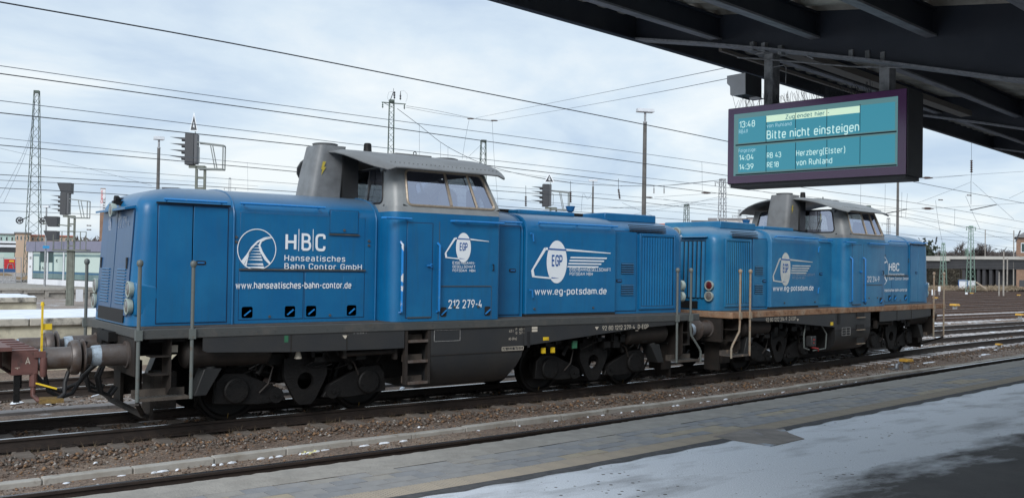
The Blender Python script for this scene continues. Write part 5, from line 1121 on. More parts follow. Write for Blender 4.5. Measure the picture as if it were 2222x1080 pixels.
def cpt(x, t, z): # t metres in from the eave, square to it
    s = (ev(x+.2)-ev(x-.2))/.4; n_ = Vector((s, -1, 0)).normalized(); return Vector((x, ev(x), 0)) + n_*t + Vector((0, 0, z))
zpur = lambda t: 4.735 - .148*t
rx = [-7.9, -2.40, 3.1, 8.6, 14.1, 19.6, 25.1, 30.6, 36.1]
def ibeam(name, pa, pb, h, w, parent, tf=.018, up=True):
    """pa, pb: centres of the lower flange; web rises h"""
    o_ = MB(); pa = Vector(pa); pb = Vector(pb); U3 = Vector((0, 0, 1)); o_.bar(pa+U3*h/2, pb+U3*h/2, .014, h); o_.bar(pa+U3*h, pb+U3*h, w, tf)
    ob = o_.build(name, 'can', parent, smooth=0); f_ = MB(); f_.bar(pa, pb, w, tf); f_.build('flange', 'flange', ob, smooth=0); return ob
for i, x in enumerate(rx):
    # tapered rafter: web, lower flange
    rows = []; fl = []
    for t in [.0, .8, 1.6, 2.5, 3.6, 5.0, 7.0, 8.4]:
        zb_ = 4.742 - .205*t - .012*t*t*(1 if t < 4 else 1); zb_ = max(zb_, 3.55); p = cpt(x, t, zb_); q = cpt(x, t, zpur(t)+.27); rows.append((p, q)); fl.append(p)
    b = MB(); s = (ev(x+.2)-ev(x-.2))/.4; ax = Vector((1, s, 0)).normalized()*.008
    b.strip([[p-ax for p, q in rows], [q-ax for p, q in rows]]); b.strip([[p+ax for p, q in rows], [q+ax for p, q in rows]]); ro = b.build('rafter', 'can', cn, smooth=0)
    b = MB(); ax2 = ax.normalized()*.095
    b.strip([[p-ax2 for p in fl], [p+ax2 for p in fl], [p+ax2+Vector((0, 0, .02)) for p in fl], [p-ax2+Vector((0, 0, .02)) for p in fl]], close=False)
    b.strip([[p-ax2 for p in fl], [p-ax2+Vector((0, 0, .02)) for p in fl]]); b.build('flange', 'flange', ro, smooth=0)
    c = cpt(x, 7.6, 0); b = MB(); b.box(c.x-.11, c.x+.11, c.y-.11, c.y+.11, ZP, 3.7); b.box(c.x-.2, c.x+.2, c.y-.2, c.y+.2, ZP, ZP+.04); b.build('column', 'can', cn, bevel=.01)
    if i+1 < len(rx):
        x2 = rx[i+1]
        for k in range(0, 9):
            t = k*1.0 if k else 0.0; pa, pb = cpt(x, t, zpur(t)), cpt(x2, t, zpur(t))
            mid = cpt((x+x2)/2, t, zpur(t))
            if k == 0:
                for a_, c_ in ((pa, mid), (mid, pb)):
                    b = MB(); b.bar(a_+Vector((0, 0, .13)), c_+Vector((0, 0, .13)), .012, .27); b.bar(a_+nv*.03, c_+nv*.03, .07, .012); b.bar(a_+Vector((0, 0, .26))+nv*.03, c_+Vector((0, 0, .26))+nv*.03, .07, .012); b.build('eave_channel', 'can', cn, smooth=0)
            else:
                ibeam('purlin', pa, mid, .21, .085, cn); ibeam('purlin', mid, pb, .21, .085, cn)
b = MB(); xs = [-8.4+.075*k for k in range(606)]; rows = [[cpt(x, t, zpur(t)+.235+(.04 if (i//2) % 2 else 0)) for i, x in enumerate(xs)] for t in (-.12, 4.2, 8.6)]
b.strip(rows); b.build('roof_sheet', 'sheet', cn, smooth=0)
b = MB(); rows = [[cpt(x, t, zpur(t)+.29) for x in (-8.4, -5, 5, 15, 25, 36.9)] for t in (-.12, 8.6)]; b.strip(rows); b.build('roof_covering', 'can', cn, smooth=0)
# fluorescent light trough above the sign
for (x0, y0, x1, y1, t) in ((1932, 150, 2102, 228, 1.45),):
    pa = cpt(.6, 1.5, 4.42); pb = cpt(3.0, 1.5, 4.42)
b = MB(); b.bar(cpt(-1.9, 1.45, 4.50), cpt(2.8, 1.45, 4.50), .14, .07); lt = b.build('light_trough', 'gutter', cn)
b = MB(); b.bar(cpt(-1.8, .62, 4.66), cpt(2.6, .62, 4.66), .035, .035); b.build('cable_tray', 'gutter', cn)
b = MB(); b.tube([PS(1748, 0, -.02), PS(1746, 108, -.02), PS(1752, 122, -.02), PS(1765, 128, -.02)], .008, 6); b.tube([PS(1600, 125, .1), PS(1700, 132, .1), PS(1850, 145, .1), PS(2020, 148, .1)], .008, 6)
for (x, y) in ((1635, 104), (1660, 106), (1696, 112), (1850, 122), (1886, 124), (1919, 127)): p = PS(x, y, -.06); b.box(p.x-.03, p.x+.03, p.y-.02, p.y+.02, p.z-.03, p.z+.05)
b.build('clamps_and_cables', 'galv', cn)

sg = empty('train_indicator', (P1.x, P1.y, P1.z), 0, 'hanging train indicator with teal screen reading Bitte nicht einsteigen', 'sign'); B0 = P1.copy()
def lo(p): return Vector(p) - B0
def sbox(u0, u1, v0, v1, d0, d1): 
    return [lo(P1+nv*u+mv*d+Vector((0, 0, v))) for d, v in ((d0, v0),) for u in ()] 
def shex(b, u0, u1, v0, v1, d0, d1):
    q = lambda u, d, v: lo(P1+nv*u+mv*d+Vector((0, 0, v))); return b.hexa([q(u0, d0, v0), q(u1, d0, v0), q(u1, d1, v0), q(u0, d1, v0), q(u0, d0, v1), q(u1, d0, v1), q(u1, d1, v1), q(u0, d1, v1)])
M['signbody'] = mat('indicator_housing', (.05, .052, .058), .5, 0, (.035, .037, .042), 3)
M['bezel'] = mat('indicator_bezel_glass', (.15, .06, .17), .12, 0, spec=.7)  # purple reflection on the dark glass put into the base colour
M['teal'] = mat('display_teal', (.01, .07, .09), .35, em=(.032, .178, .242), ems=.87)
M['tealdim'] = mat('display_border', (.02, .06, .065), .3, em=(.066, .148, .16), ems=.87)
M['band'] = mat('display_band', (.3, .4, .35), .4, em=(.42, .55, .42), ems=.87)
M['glow'] = mat('display_letters', (.3, .4, .4), .4, em=(.36, .53, .52), ems=.87)
M['glow2'] = mat('display_letters_dim', (.2, .3, .35), .4, em=(.22, .38, .44), ems=.87)
M['dkteal'] = mat('display_dark', (.01, .05, .06), .5, em=(.03, .12, .15), ems=.87)
M['sep'] = mat('display_line', (.01, .02, .03), .5)
b = MB(); shex(b, 0, SW, 0, SHH, .012, .36); shex(b, SW-.0, SW+.012, -.005, SHH+.005, 0, .30); b.build('housing', 'signbody', sg, bevel=.006)
b = MB(); shex(b, 0.006, SW-.006, .006, SHH-.006, 0, .012); b.build('bezel', 'bezel', sg, smooth=0)
b = MB(); shex(b, .02, SW-.02, -.03, -.002, .03, .33); b.build('lower_tray', 'signbody', sg, smooth=0)
def prect(nm, m, c, d, parent=sg):
    us = [UV(*p) for p in c]; u0 = (us[0][0]+us[3][0])/2; u1 = (us[1][0]+us[2][0])/2; v1 = (us[0][1]+us[1][1])/2; v0 = (us[2][1]+us[3][1])/2
    q = MB(); shex(q, u0, u1, v0, v1, d, 0); return q.build(nm, m, parent, smooth=0)
scn = prect('screen_border', 'tealdim', ((1592.6, 252.9), (1948, 204.5), (1948, 355.3), (1592.6, 386.8)), -.003)
prect('upper_display', 'teal', ((1602.8, 261.9), (1942.5, 216.9), (1942.5, 277.6), (1602.8, 315.2)), -.005)
prect('lower_display', 'teal', ((1602.8, 321.5), (1942.5, 288.9), (1942.5, 349.6), (1602.8, 377.8)), -.005)
prect('message_band', 'band', ((1663.5, 254.7), (1866.5, 227), (1866.5, 241.9), (1663.5, 268.2)), -.0065)
for x in (1663.5, 1727.2, 1795.1, 1867.1):
    for (ya, yb_) in ((261.9-(x-1602.8)*.1325, 315.2-(x-1602.8)*.1107), (321.5-(x-1602.8)*.096, 377.8-(x-1602.8)*.083)):
        u, va = UV(x, ya); _, vb = UV(x, yb_); q = MB(); shex(q, u-.0018, u+.0018, vb, va, -.0085, 0); q.build('cell_line', 'sep', sg, smooth=0)
for (ya, yb_) in ((318.5, 282.5), (383, 355)):
    u0, v0 = UV(1597, ya); u1, v1 = UV(1946, yb_); q = MB(); shex(q, u0, u1, (v0+v1)/2-.006, (v0+v1)/2+.006, -.0085, 0); q.build('ledge', 'sep', sg, smooth=0)
def ST(s, x0, y0, x1, h, m='glow', bold=.004, y1=None):
    u0, v0 = UV(x0, y0); u1, _ = UV(x1, y0-(x1-x0)*.11); hh = UV(x0, y0-h)[1]-v0; p = P1+nv*u0+Vector((0, 0, v0))-mv*.0095; text(s, sg, 'display_text', lo(p), nv, (0, 0, 1), hh, u1-u0, m, bold=bold)
ST('13:48', 1605.7, 278, 1639.4, 13.3); ST('RB49', 1604.5, 290.7, 1624.1, 8, 'glow2'); ST('Zug endet hier -', 1705, 259, 1800, 8.5, 'dkteal', .01)
ST('von Ruhland', 1664.6, 277.6, 1718.6, 7.6, 'glow2'); ST('Bitte nicht einsteigen', 1664.6, 302.4, 1865.5, 17.5, 'glow', .006)
ST('Folgezüge:', 1603.9, 331, 1642, 7, 'glow2'); ST('14:04', 1605, 348.5, 1635.8, 11.2); ST('14:39', 1605, 368.7, 1636, 11.2)
ST('RB 43', 1665.3, 343.3, 1696, 11); ST('RE18', 1665.3, 363.8, 1691, 11); ST('Herzberg(Elster)', 1728.7, 338.8, 1835, 12); ST('von Ruhland', 1729, 359.3, 1806.8, 12)
for xc in (1655, 1908):
    u, _ = UV(xc, 200); b = MB(); shex(b, u-.045, u+.045, SHH, UV(xc, 118)[1]+.03, .10, .24); b.build('hanger_post', 'galv', sg, bevel=.006)
    b = MB(); q_ = UV(xc, 118)[1]; shex(b, u-.12, u+.12, q_+.02, q_+.035, .06, .28); b.build('clamp_plate', 'galv', sg)
sp_ = MB()
for k in range(120):
    u = .02+k*(SW-.35)/120; a = random.gauss(0, .25); d = random.uniform(.08, .22); p = P1+nv*u+mv*d+Vector((0, 0, SHH)); q = p+nv*a*.12+mv*random.gauss(0, .03)+Vector((0, 0, random.uniform(.09, .13))); sp_.bar(lo(p), lo(q), .0022)
o = sp_.build('bird_spikes', 'wire', sg, smooth=0); tag(o, kind='stuff')
# loudspeaker cabinet on the left hanger
M['boxgrey'] = mat('cabinet_pale_grey', (.60, .62, .66), .5, 0, (.52, .54, .57), 6)
A_ = [PS(x, y, -.22) for x, y in ((1577.5, 165), (1617, 158), (1617, 204), (1588, 208.5), (1584.5, 206), (1584, 188), (1577.5, 181.5))]; o0 = A_[0].copy()
cb = empty('camera_housing', o0, 0, 'pale grey angular box clamped to the left hanger of the train indicator', 'camera box')
b = MB(); b.prism([p-o0 for p in A_], mv*.008); b.build('front_plate', 'boxgrey', cb, smooth=0)
b = MB(); b.prism([(p-o0)*.98+mv*.008 for p in A_], mv*.30); b.build('cabinet', 'signbody', cb, smooth=0)
b = MB(); b.tube([PS(1611, 206, -.2)-o0, PS(1614, 213, -.1)-o0, PS(1622, 212, 0)-o0, PS(1626, 203, .05)-o0], .005, 6); b.build('cable', 'rubber', cb)
b = MB(); q = [PS(x, y, -.02)-o0 for x, y in ((1623, 205), (1650, 212), (1650, 214), (1627, 217))]; b.prism(q, mv*.06); b.build('lower_plate', 'boxgrey', cb, smooth=0)
b = MB(); b.tube([PS(x, y, .05)-o0 for x, y in ((1679, 184), (1672, 147), (1701, 142), (1706, 147), (1705, 181))], .004, 6); b.build('wire_loop', 'galv', cb)

# ================================================================ FLAT WAGON AT THE LEFT
wg = empty('flat_wagon', (-8, 0, 0), 0, 'brown flat wagon end with a white letter A coupled left of the locomotives', 'wagon')
W = lambda x: x+8.
hx = -6.74; yw = -1.0
b = MB(); xa, xb_ = W(-7.06), W(hx)
b.box(xa, xb_, yw, -yw, 1.165, 1.185); b.box(xa, xb_, yw, -yw, .86, .875); b.box(xb_-.015, xb_, yw, -yw, .875, 1.165); b.box(xa, xb_, yw, yw+.012, .875, 1.165); b.box(xa, xb_, -yw-.012, -yw, .875, 1.165); b.box(W(-7.0)-.01, W(-7.0), yw+.02, -yw-.02, .875, 1.165); b.build('headstock', 'wagon', wg, bevel=.006)
b = MB()
for y in (-.8, -.45, -.1, .3, .7): b.box(xa+.03, xb_-.02, y, y+.05, 1.185, 1.2)
b.build('headstock_rib', 'wagon', wg, bevel=.004)
b = MB(); b.box(W(-16), W(-7.07), -.30, -.22, .9, 1.2); b.box(W(-16), W(-7.07), .22, .30, .9, 1.2); b.build('centre_sill', 'wagon', wg)
b = MB(); b.box(W(-16), W(-7.08), -1.15, 1.15, 1.19, 1.24); b.build('deck', 'wagon', wg)
b = MB(); b.box(W(-16), W(-7.3), yw, yw+.06, .95, 1.19); b.box(W(-16), W(-7.3), -yw-.06, -yw, .95, 1.19); b.build('side_sill', 'wagon', wg)
for sy in (-1, 1):
    q = MB(); q.lathe((W(hx), sy*.875, 1.05), (1, 0, 0), [(0, .12), (.03, .12), (.031, .135), (.05, .135)], 20); q.build('greased_ring', 'grease', wg)
    q = MB(); q.lathe((W(hx+.05), sy*.875, 1.05), (1, 0, 0), [(0, .145), (.02, .15), (.34, .148), (.37, .165), (.40, .19), (.41, .22)], 28); bs = q.build('buffer_sleeve', 'buffer', wg)
    q = MB(); q.lathe((W(hx+.46), sy*.875, 1.05), (1, 0, 0), [(-.06, .215), (-.03, .235), (.02, .24), (.045, .235), (.06, .2), (.07, .001)], 32); q.build('buffer_head', 'buffer', wg)
text('A', wg, 'lettering', (W(-6.90), yw-.004, 1.0), (1, 0, 0), (0, 0, 1), .085, .06, 'cream', bold=0)
b = MB(); b.box(W(-7.02), W(-6.96), yw-.004, yw, .955, .96); b.box(W(-6.995), W(-6.985), yw-.004, yw, .94, .955); b.build('line_mark', 'cream', wg)
b = MB(); b.bar((W(-6.70), yw+.05, 1.12), (W(-6.70), yw+.05, 1.78), .055, .02); b.lathe((W(-6.70), yw+.05, 1.76), (0, 0, 1), [(0, .025), (.05, .02), (.052, .001)], 10); b.box(W(-6.69), W(-6.58), yw+.04, yw+.06, 1.44, 1.52); b.build('uncoupling_lever', 'yellow', wg)
b = MB(); b.box(W(-6.80), W(-6.66), yw-.03, yw+.06, 1.08, 1.16); b.lathe((W(-6.68), yw+.0, .82), (0, 0, 1), [(0, .03), (.04, .045), (.26, .045)], 12); b.build('lever_bracket', 'wagon', wg)
b = MB(); b.bar((W(-6.82), yw+.04, .76), (W(-6.52), yw-.06, .66), .03, .02); b.build('release_handle', 'yellow', wg)
b = MB(); b.tube([(W(-6.79), yw+.05, .88), (W(-6.79), yw+.05, .70)], .05, 10); b.tube([(W(-6.79), yw+.05, .72), (W(-6.79), yw+.05, .58), (W(-6.74), yw, .52), (W(-6.62), yw-.04, .50)], .032, 10); b.build('step_hanger', 'wagon', wg)
b = MB(); b.hexa([(W(-6.73), yw-.14, .48), (W(-6.45), yw-.14, .48), (W(-6.45), yw+.12, .48), (W(-6.73), yw+.12, .48), (W(-6.73), yw-.14, .545), (W(-6.45), yw-.14, .53), (W(-6.45), yw+.12, .53), (W(-6.73), yw+.12, .545)])
M['grate'] = mat('step_grating_ochre', (.26, .17, .05), .8, 0, (.14, .09, .04), 30); st_ = b.build('footstep', 'grate', wg)
b = MB(); b.box(W(-7.02), W(-6.95), yw+.02, yw+.08, .50, .88); b.box(W(-6.75), W(-6.69), .5, .56, .5, .88); b.build('hanger_bar', 'under', wg)
for pts in ([(-6.7, -.35, .95), (-6.55, -.37, .8), (-6.5, -.4, .55), (-6.35, -.42, .45), (-6.2, -.42, .5), (-6.05, -.4, .75), (-5.85, -.42, .92)], [(-6.72, -.1, .9), (-6.5, -.12, .6), (-6.3, -.14, .5), (-6.05, -.16, .62), (-5.85, -.2, .9)], [(-6.35, yw+.12, .86), (-6.40, yw+.08, .72), (-6.42, yw, .58), (-6.52, yw-.04, .50), (-6.58, yw-.06, .47)]):
    b = MB(); pts2 = []
    for i in range(len(pts)-1):
        for t in (0, .5): pts2.append(Vector(pts[i]).lerp(Vector(pts[i+1]), t))
    pts2.append(Vector(pts[-1])); b.tube([(W(p.x), p.y, p.z) for p in pts2], .028, 9); b.build('brake_hose', 'rubber', wg)
b = MB(); b.tube([(W(-6.74), 0, 1.0), (W(-6.35), 0, 1.02), (W(-6.15), 0, 1.0)], .04, 8); b.tube([(W(-6.3), -.08, 1.0), (W(-6.05), -.08, 1.0), (W(-6.02), 0, 1.0), (W(-6.05), .08, 1.0), (W(-6.3), .08, 1.0)], .025, 8); b.build('screw_coupling', 'under', wg)
for wx in (-8.3,):
    for sy in (-1, 1): q = MB(); q.lathe((W(wx), sy*.68, .46), (0, sy, 0), [(-0, .48), (.028, .48), (.03, .46), (.13, .458), (.14, .42), (.10, .38), (.07, .2), (.12, .12), (.16, .12)], 36); q.build('wheel', 'under', wg)

# ================================================================ YARD: MASTS, SIGNALS, LAMPS
def zline(px, py, D): p = atD(px, py, D); return p
def lattice(label, px, py, D, wt, wb, m='green', arms=(), ybot=None, group='lattice masts of the overhead line', name='lattice_mast', base=ZG, single=False):
    p = atD(px, py, D); H = p.z-base; wt = wt*D/FPX; wb = wb*D/FPX
    r = empty(name, (p.x, p.y, base), YAW*-1+.25, label, 'mast', group); n = max(5, int(H/(.5*(wt+wb)*.95)))
    def W_(z): return (wb+(wt-wb)*z/H)/2
    th = max(.045, wt*.13)
    for sx in (-1, 1):
        for sy in (-1, 1): b = MB(); b.bar((sx*W_(0), sy*W_(0), 0), (sx*W_(H), sy*W_(H), H), th, th); b.build('leg', m, r, smooth=0)
    b = MB(); zs = [H*(1-(1-i/n)**1.08) for i in range(n+1)]
    for i in range(n):
        z0, z1 = zs[i], zs[i+1]; w0, w1 = W_(z0), W_(z1); s = 1 if i % 2 else -1
        for a_, c_ in (((-s*w0, -w0, z0), (s*w1, -w1, z1)), ((s*w0, w0, z0), (-s*w1, w1, z1)), ((-w0, s*w0, z0), (-w1, -s*w1, z1)), ((w0, -s*w0, z0), (w1, s*w1, z1))): b.bar(a_, c_, th*.55, th*.55)
    b.box(-W_(H)-.01, W_(H)+.01, -W_(H)-.01, W_(H)+.01, H-.18, H); b.build('bracing', m, r, smooth=0)
    for (zf, l, rr) in arms:
        q = MB(); z = H*zf; q.bar((-l*rr[0], 0, z), (l*rr[1], 0, z-.05), .09, .07); q.bar((-l*rr[0]*.8, 0, z-.02), (0, 0, z-.35), .04, .04)
        for e_ in (-l*rr[0]*.9, l*rr[1]*.9): q.lathe((e_, 0, z-.45), (0, 0, 1), [(0, .03), (.08, .07), (.16, .03), (.24, .07), (.32, .03), (.42, .03)], 8)
        q.build('cross_arm', m, r, smooth=0)
    return r
m1_ = lattice('tallest tapering lattice mast, leftmost, with pulley wheels near its foot', 80, 197, 74, 9.5, 32, arms=())
m2_ = lattice('lattice mast with cross arm and insulators rising behind the near locomotive cab', 850, 217, 75, 10, 17, arms=((.985, 1.0, (.8, 1.15)),))
lattice('short-topped lattice mast above the right end of the near cab roof', 1049, 304, 85, 10, 20)
m4_ = lattice('pale lattice mast right of the tall lamp pole, behind the far locomotive', 1568, 388, 95, 10, 18, m='galv', arms=((.97, .9, (1, 1)),))
lattice('small green lattice mast beside the red roofs between the locomotives', 1490, 443, 100, 8, 13)
lattice('lattice mast top showing over the far locomotive cab roof', 1884, 446, 90, 7, 14)
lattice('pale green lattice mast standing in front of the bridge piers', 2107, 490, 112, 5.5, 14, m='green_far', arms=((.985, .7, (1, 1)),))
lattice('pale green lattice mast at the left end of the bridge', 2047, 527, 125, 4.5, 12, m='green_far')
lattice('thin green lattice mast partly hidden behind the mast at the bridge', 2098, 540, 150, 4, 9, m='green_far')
lattice('small power pylon with arms over the near short hood', 499, 386, 160, 4, 7, m='galv', arms=((.90, 1.0, (1, 1)),), group='small pylons with cross arms')
lattice('small power pylon beside the pale flat-roofed building', 1605, 455, 170, 4.5, 8, m='galv', arms=((.92, 1.6, (1, 1)),), group='small pylons with cross arms')
lattice('small power pylon right of the far locomotive cab', 1928, 473, 160, 4.5, 8, m='galv', arms=((.92, 1.4, (1, 1)),), group='small pylons with cross arms')
# finials and horns on the armed mast
b = MB(); H_ = atD(850, 217, 75).z-ZG
b.bar((-.1, 0, H_), (.12, 0, H_+.65), .06); b.bar((.12, 0, H_+.3), (.14, 0, H_+.95), .03); b.lathe((.22, 0, H_+.1), (0, 0, 1), [(0, .04), (.1, .08), (.2, .04), (.3, .08), (.4, .04), (.5, .08), (.6, .03)], 8); b.lathe((.7, 0, H_+.05), (0, 0, 1), [(0, .04), (.1, .08), (.2, .04), (.3, .08), (.4, .04), (.7, .02)], 8)
for k in (0,): b.tube([(.7, 0, H_+.75), (1.0, 0, H_+.8), (1.25, 0, H_+.55), (1.25, 0, H_+.2), (1.15, 0, H_-.1)], .008, 5); b.tube([(.1, 0, H_+.7), (-.25, 0, H_+.6), (-.35, 0, H_+.2), (-.25, 0, H_-.1)], .008, 5)
b.build('insulator', 'sigdark', m2_)
def pulley(parent, x, z, r):
    b = MB(); b.tube([(x+r*math.cos(a), -.7, z+r*math.sin(a)) for a in [k*math.pi/10 for k in range(21)]], .05, 6, cap=False)
    for k in range(5): a = k*2*math.pi/5; b.bar((x, -.7, z), (x+r*math.cos(a), -.7, z+r*math.sin(a)), .05)
    b.lathe((x, -.8, z), (0, 1, 0), [(0, .12), (.2, .12)], 10); b.bar((x*.4, 0, z+.35), (x, -.7, z), .06); b.build('tension_wheel', 'sigdark', parent)
zt_ = atD(80, 480, 74).z-ZG; pulley(m1_, -.85, zt_, .24); pulley(m1_, .85, zt_, .24)

def lamp_post(label, px, py, D, w, ybot_m='concrete_dark', head=(.5, .14), ang=0., tilt=0., group='yard lamp posts'):
    p = atD(px, py, D); H = p.z-ZG; w = w*D/FPX; r = empty('lamp_post', (p.x, p.y, ZG), -YAW+ang, label, 'lamp post', group)
    b = MB(); b.cyl((0, 0, 0), (0, 0, H*.95), w*.62, w*.42, n=10); b.build('pole', ybot_m, r); b = MB(); b.cyl((0, 0, H*.95), (0, 0, H), .05, n=8); b.lathe((0, 0, H*.948), (0, 0, 1), [(0, w*.5), (.06, w*.5)], 8); b.build('collar', 'galv', r)
    b = MB(); b.hexa([(-head[0], -.16, H-.02), (head[0], -.16, H-.02), (head[0], .16, H-.02), (-head[0], .16, H-.02), (-head[0], -.10, H+head[1]), (head[0], -.10, H+head[1]), (head[0], .10, H+head[1]), (-head[0], .10, H+head[1])]); b.build('lamp_head', 'boxgrey', r, bevel=.02)
    return r
lamp_post('tall dark concrete lamp pole with flat grey lamp head, between the two locomotive cabs', 1400, 243, 38, 9.5, head=(.36, .13), ang=.25)
lamp_post('concrete lamp pole with slanted head left of the tall signal', 345, 303, 46, 7.5, head=(.24, .16), ang=.6)
lamp_post('small lamp pole right of the middle signal with number plate', 1287, 393, 88, 4.5, head=(.42, .14))
lamp_post('slim pale lamp pole standing in front of the white kiosk', 101, 450, 62, 4, 'galv', head=(.20, .12))
lamp_post('brownish plain pole rising right of the far locomotive cab', 1949, 330, 55, 5.5, head=(.25, .1))
for (x, y, D, w_, l) in ((2178, 545, 100, 3.2, 'left of the two slim posts in front of the bridge at the right'), (2168, 590, 95, 2.6, 'short post leaning beside the slim posts near the bridge'), (2186, 560, 120, 3, 'right of the two slim posts in front of the bridge at the right'), (2084, 556, 140, 2.4, 'slim post crossing the bridge deck left of the green mast'), (2200, 500, 130, 2.5, 'tall slim pole beside the brick building at the right edge'), (2138, 498, 150, 2.2, 'slim street lamp pole above the bridge')):
    p = atD(x, y, D); b = MB(); ww = w_*D/FPX/2; b.cyl((p.x, p.y, ZG), (p.x, p.y, p.z), ww*1.15, ww*.9, n=8); tag(b.build('post', 'concrete', None), l, 'post', 'slim posts near the bridge')

M['sigpost'] = mat('signal_post_green_grey', (.16, .175, .15), .6, 0, (.11, .12, .10), 4)
M['cageg'] = mat('cage_grey', (.20, .22, .215), .55)
def signal(label, px, ptop, pbot, D, plate=None, pw=1., hoods=4, group='light signals with maintenance cages', toplamp=False, cage=True, postbot=None):
    """light signal seen from the side: dark board, long hoods to the left, cage to the right, ladder-like post"""
    T_ = atD(px, ptop, D); B_ = atD(px, pbot, D); r = empty('light_signal', (B_.x, B_.y, ZG), -YAW+.10, label, 'signal', group); z0 = B_.z-ZG; z1 = T_.z-ZG; h = z1-z0; dpt = h*.17
    b = MB(); b.box(-dpt, dpt*.65, -.02, .02+h*.3, z0, z1); b.build('signal_board', 'sigdark', r, bevel=.02); b = MB(); b.box(dpt*.66, dpt*1.25, 0, h*.28, z0+.03, z1-.02); b.build('back_box', 'sigback', r, bevel=.01)
    for k in range(hoods):
        z = z0+h*(.80-.60*k/(max(1, hoods-1))) if hoods > 1 else z0+h*.5; b = MB(); L_ = h*.52
        for s in range(8):
            a0 = math.pi*s/8; a1 = math.pi*(s+1)/8; R = h*.075
            b.add([(-dpt, .15*h+R*math.cos(a0), z+R*math.sin(a0)), (-dpt, .15*h+R*math.cos(a1), z+R*math.sin(a1)), (-dpt-L_*math.sin(a1)*.9-.05*h, .15*h+R*math.cos(a1), z+R*math.sin(a1)+.01), (-dpt-L_*math.sin(a0)*.9-.05*h, .15*h+R*math.cos(a0), z+R*math.sin(a0)+.01)], [(0, 1, 2, 3)])
        b.cyl((-dpt, .15*h, z), (-dpt-.13*h, .15*h, z), h*.06, h*.05, n=12); b.build('lamp_hood', 'sigdark', r, smooth=60)
    # cage
    if cage:
        b = MB(); th = .035*h; x0, x1 = dpt*1.3, dpt*1.3+h*.80; zc0, zc1 = z0-.12*h, z0+.72*h
        for y in (0, .35*h):
            b.bar((x0, y, zc1), (x1, y, zc1-.08*h), th); b.bar((x0, y, zc0), (x1, y, zc0), th*1.3); b.bar((x1, y, zc0), (x1, y, zc1-.08*h), th); b.bar((x0+h*.40, y, zc1-.05*h), (x0+h*.56, y, zc0), th*.8)
        b.bar((x1, 0, zc1-.08*h), (x1, .35*h, zc1-.08*h), th); b.bar((x1, 0, zc0), (x1, .35*h, zc0), th); b.tube([(x0, 0, z0+.05*h), (x0+.07*h, 0, z0+.08*h), (x0+.07*h, 0, z0+.55*h), (x0, 0, z0+.6*h)], th*.35, 5); b.build('service_cage', 'cageg', r, smooth=0)
    b = MB(); ww = .13*h
    for k in (-1, 1): b.box(.32*h+k*ww-.035*h, .32*h+k*ww+.035*h, .05*h, .15*h, 0, z0-.04*h)
    z = z0-.08*h
    while z > .3: b.box(.32*h-ww, .32*h+ww, .06*h, .14*h, z-.03*h, z+.03*h); z -= .33*h
    b.box(-.05*h, .32*h+ww, .05*h, .15*h, z0-.10*h, z0-.02*h); b.build('ladder_post', 'sigpost', r, smooth=0)
    if plate:
        w_ = h*.19*pw; hh = h*(.64 if pw < .9 else .48); q = MB(); q.prism([(-w_*1.25+.1*h, -.03, z1+.06*h), (w_*1.25+.1*h, -.03, z1+.06*h), (.1*h, -.03, z1+.06*h+hh)], (0, .02, 0)); po = q.build('speed_plate', 'white', r, smooth=0)
        q = MB(); c_ = .055*h; q.prism([(-w_*.92+.1*h, -.036, z1+.06*h+c_*.7), (w_*.92+.1*h, -.036, z1+.06*h+c_*.7), (.1*h, -.036, z1+.06*h+hh-c_*2.4)], (0, .005, 0)); q.build('plate_face', 'sigdark', po, smooth=0)
        text(plate, po, 'number', (.1*h-.045*h*pw, -.042, z1+.06*h+hh*.16), (1, 0, 0), (0, 0, 1), h*.20, h*.09*pw, 'white', bold=.03)
        q = MB(); q.bar((.15*h, .0, z1-.02), (.15*h, 0, z1+.5*hh), .03*h); q.build('plate_rod', 'cageg', po)
    return r, h, z0, z1
M['sigback'] = mat('signal_back_grey', (.085, .09, .10), .5)
def hoodbox(parent, x, z, s, y=.0, nm='screen_hood'):
    b = MB(); b.hexa([(x-s*.35, y, z-s*.55), (x+s*.55, y, z-s*.55), (x+s*.55, y+s*.8, z-s*.55), (x-s*.35, y+s*.8, z-s*.55), (x-s*.75, y-.05*s, z+s*.5), (x+s*.55, y-.05*s, z+s*.5), (x+s*.55, y+s*.85, z+s*.5), (x-s*.75, y+s*.85, z+s*.5)]); b.build(nm, 'sigdark', parent, smooth=0)
s1_, h, z0, z1 = signal('tall light signal with triangular speed plate behind the near short hood', 412, 289, 357, 36, plate='4', pw=.55)
hoodbox(s1_, -.55*h, z0-.95*h, .40*h)
b = MB(); b.bar((-.55*h, .1, z0-.95*h), (.32*h, .1, z0-.85*h), .06); b.build('bracket', 'sigpost', s1_)
s2_, h, z0, z1 = signal('light signal on a ladder post with dark hooded indicators, beside the white kiosk', 138, 418, 466, 50)
hoodbox(s2_, .03*h, z1+.22*h, .46*h); hoodbox(s2_, -.52*h, z0-.30*h, .44*h); hoodbox(s2_, -.52*h, z0-.95*h, .44*h)
b = MB(); b.bar((-.9*h, .1, z0-.40*h), (.32*h, .1, z0-.5*h), .06); b.box(-.45*h, 1.05*h, -.1, .5*h, z0-1.62*h, z0-1.56*h)
for x in (-.42, -.05, .75, 1.0): b.bar((x*h, 0, z0-1.6*h), (x*h, 0, z0-.75*h), .035)
b.bar((-.42*h, 0, z0-.75*h), (1.0*h, 0, z0-.75*h), .03); b.bar((-.42*h, 0, z0-1.15*h), (1.0*h, 0, z0-1.15*h), .03); b.box(.24*h, .42*h, .04, .20*h, 0, z0-1.6*h); b.build('service_platform', 'sigpost', s2_, smooth=0)
signal('light signal with white bordered triangle plate between the two locomotives', 1186, 399, 448, 50, plate='4')

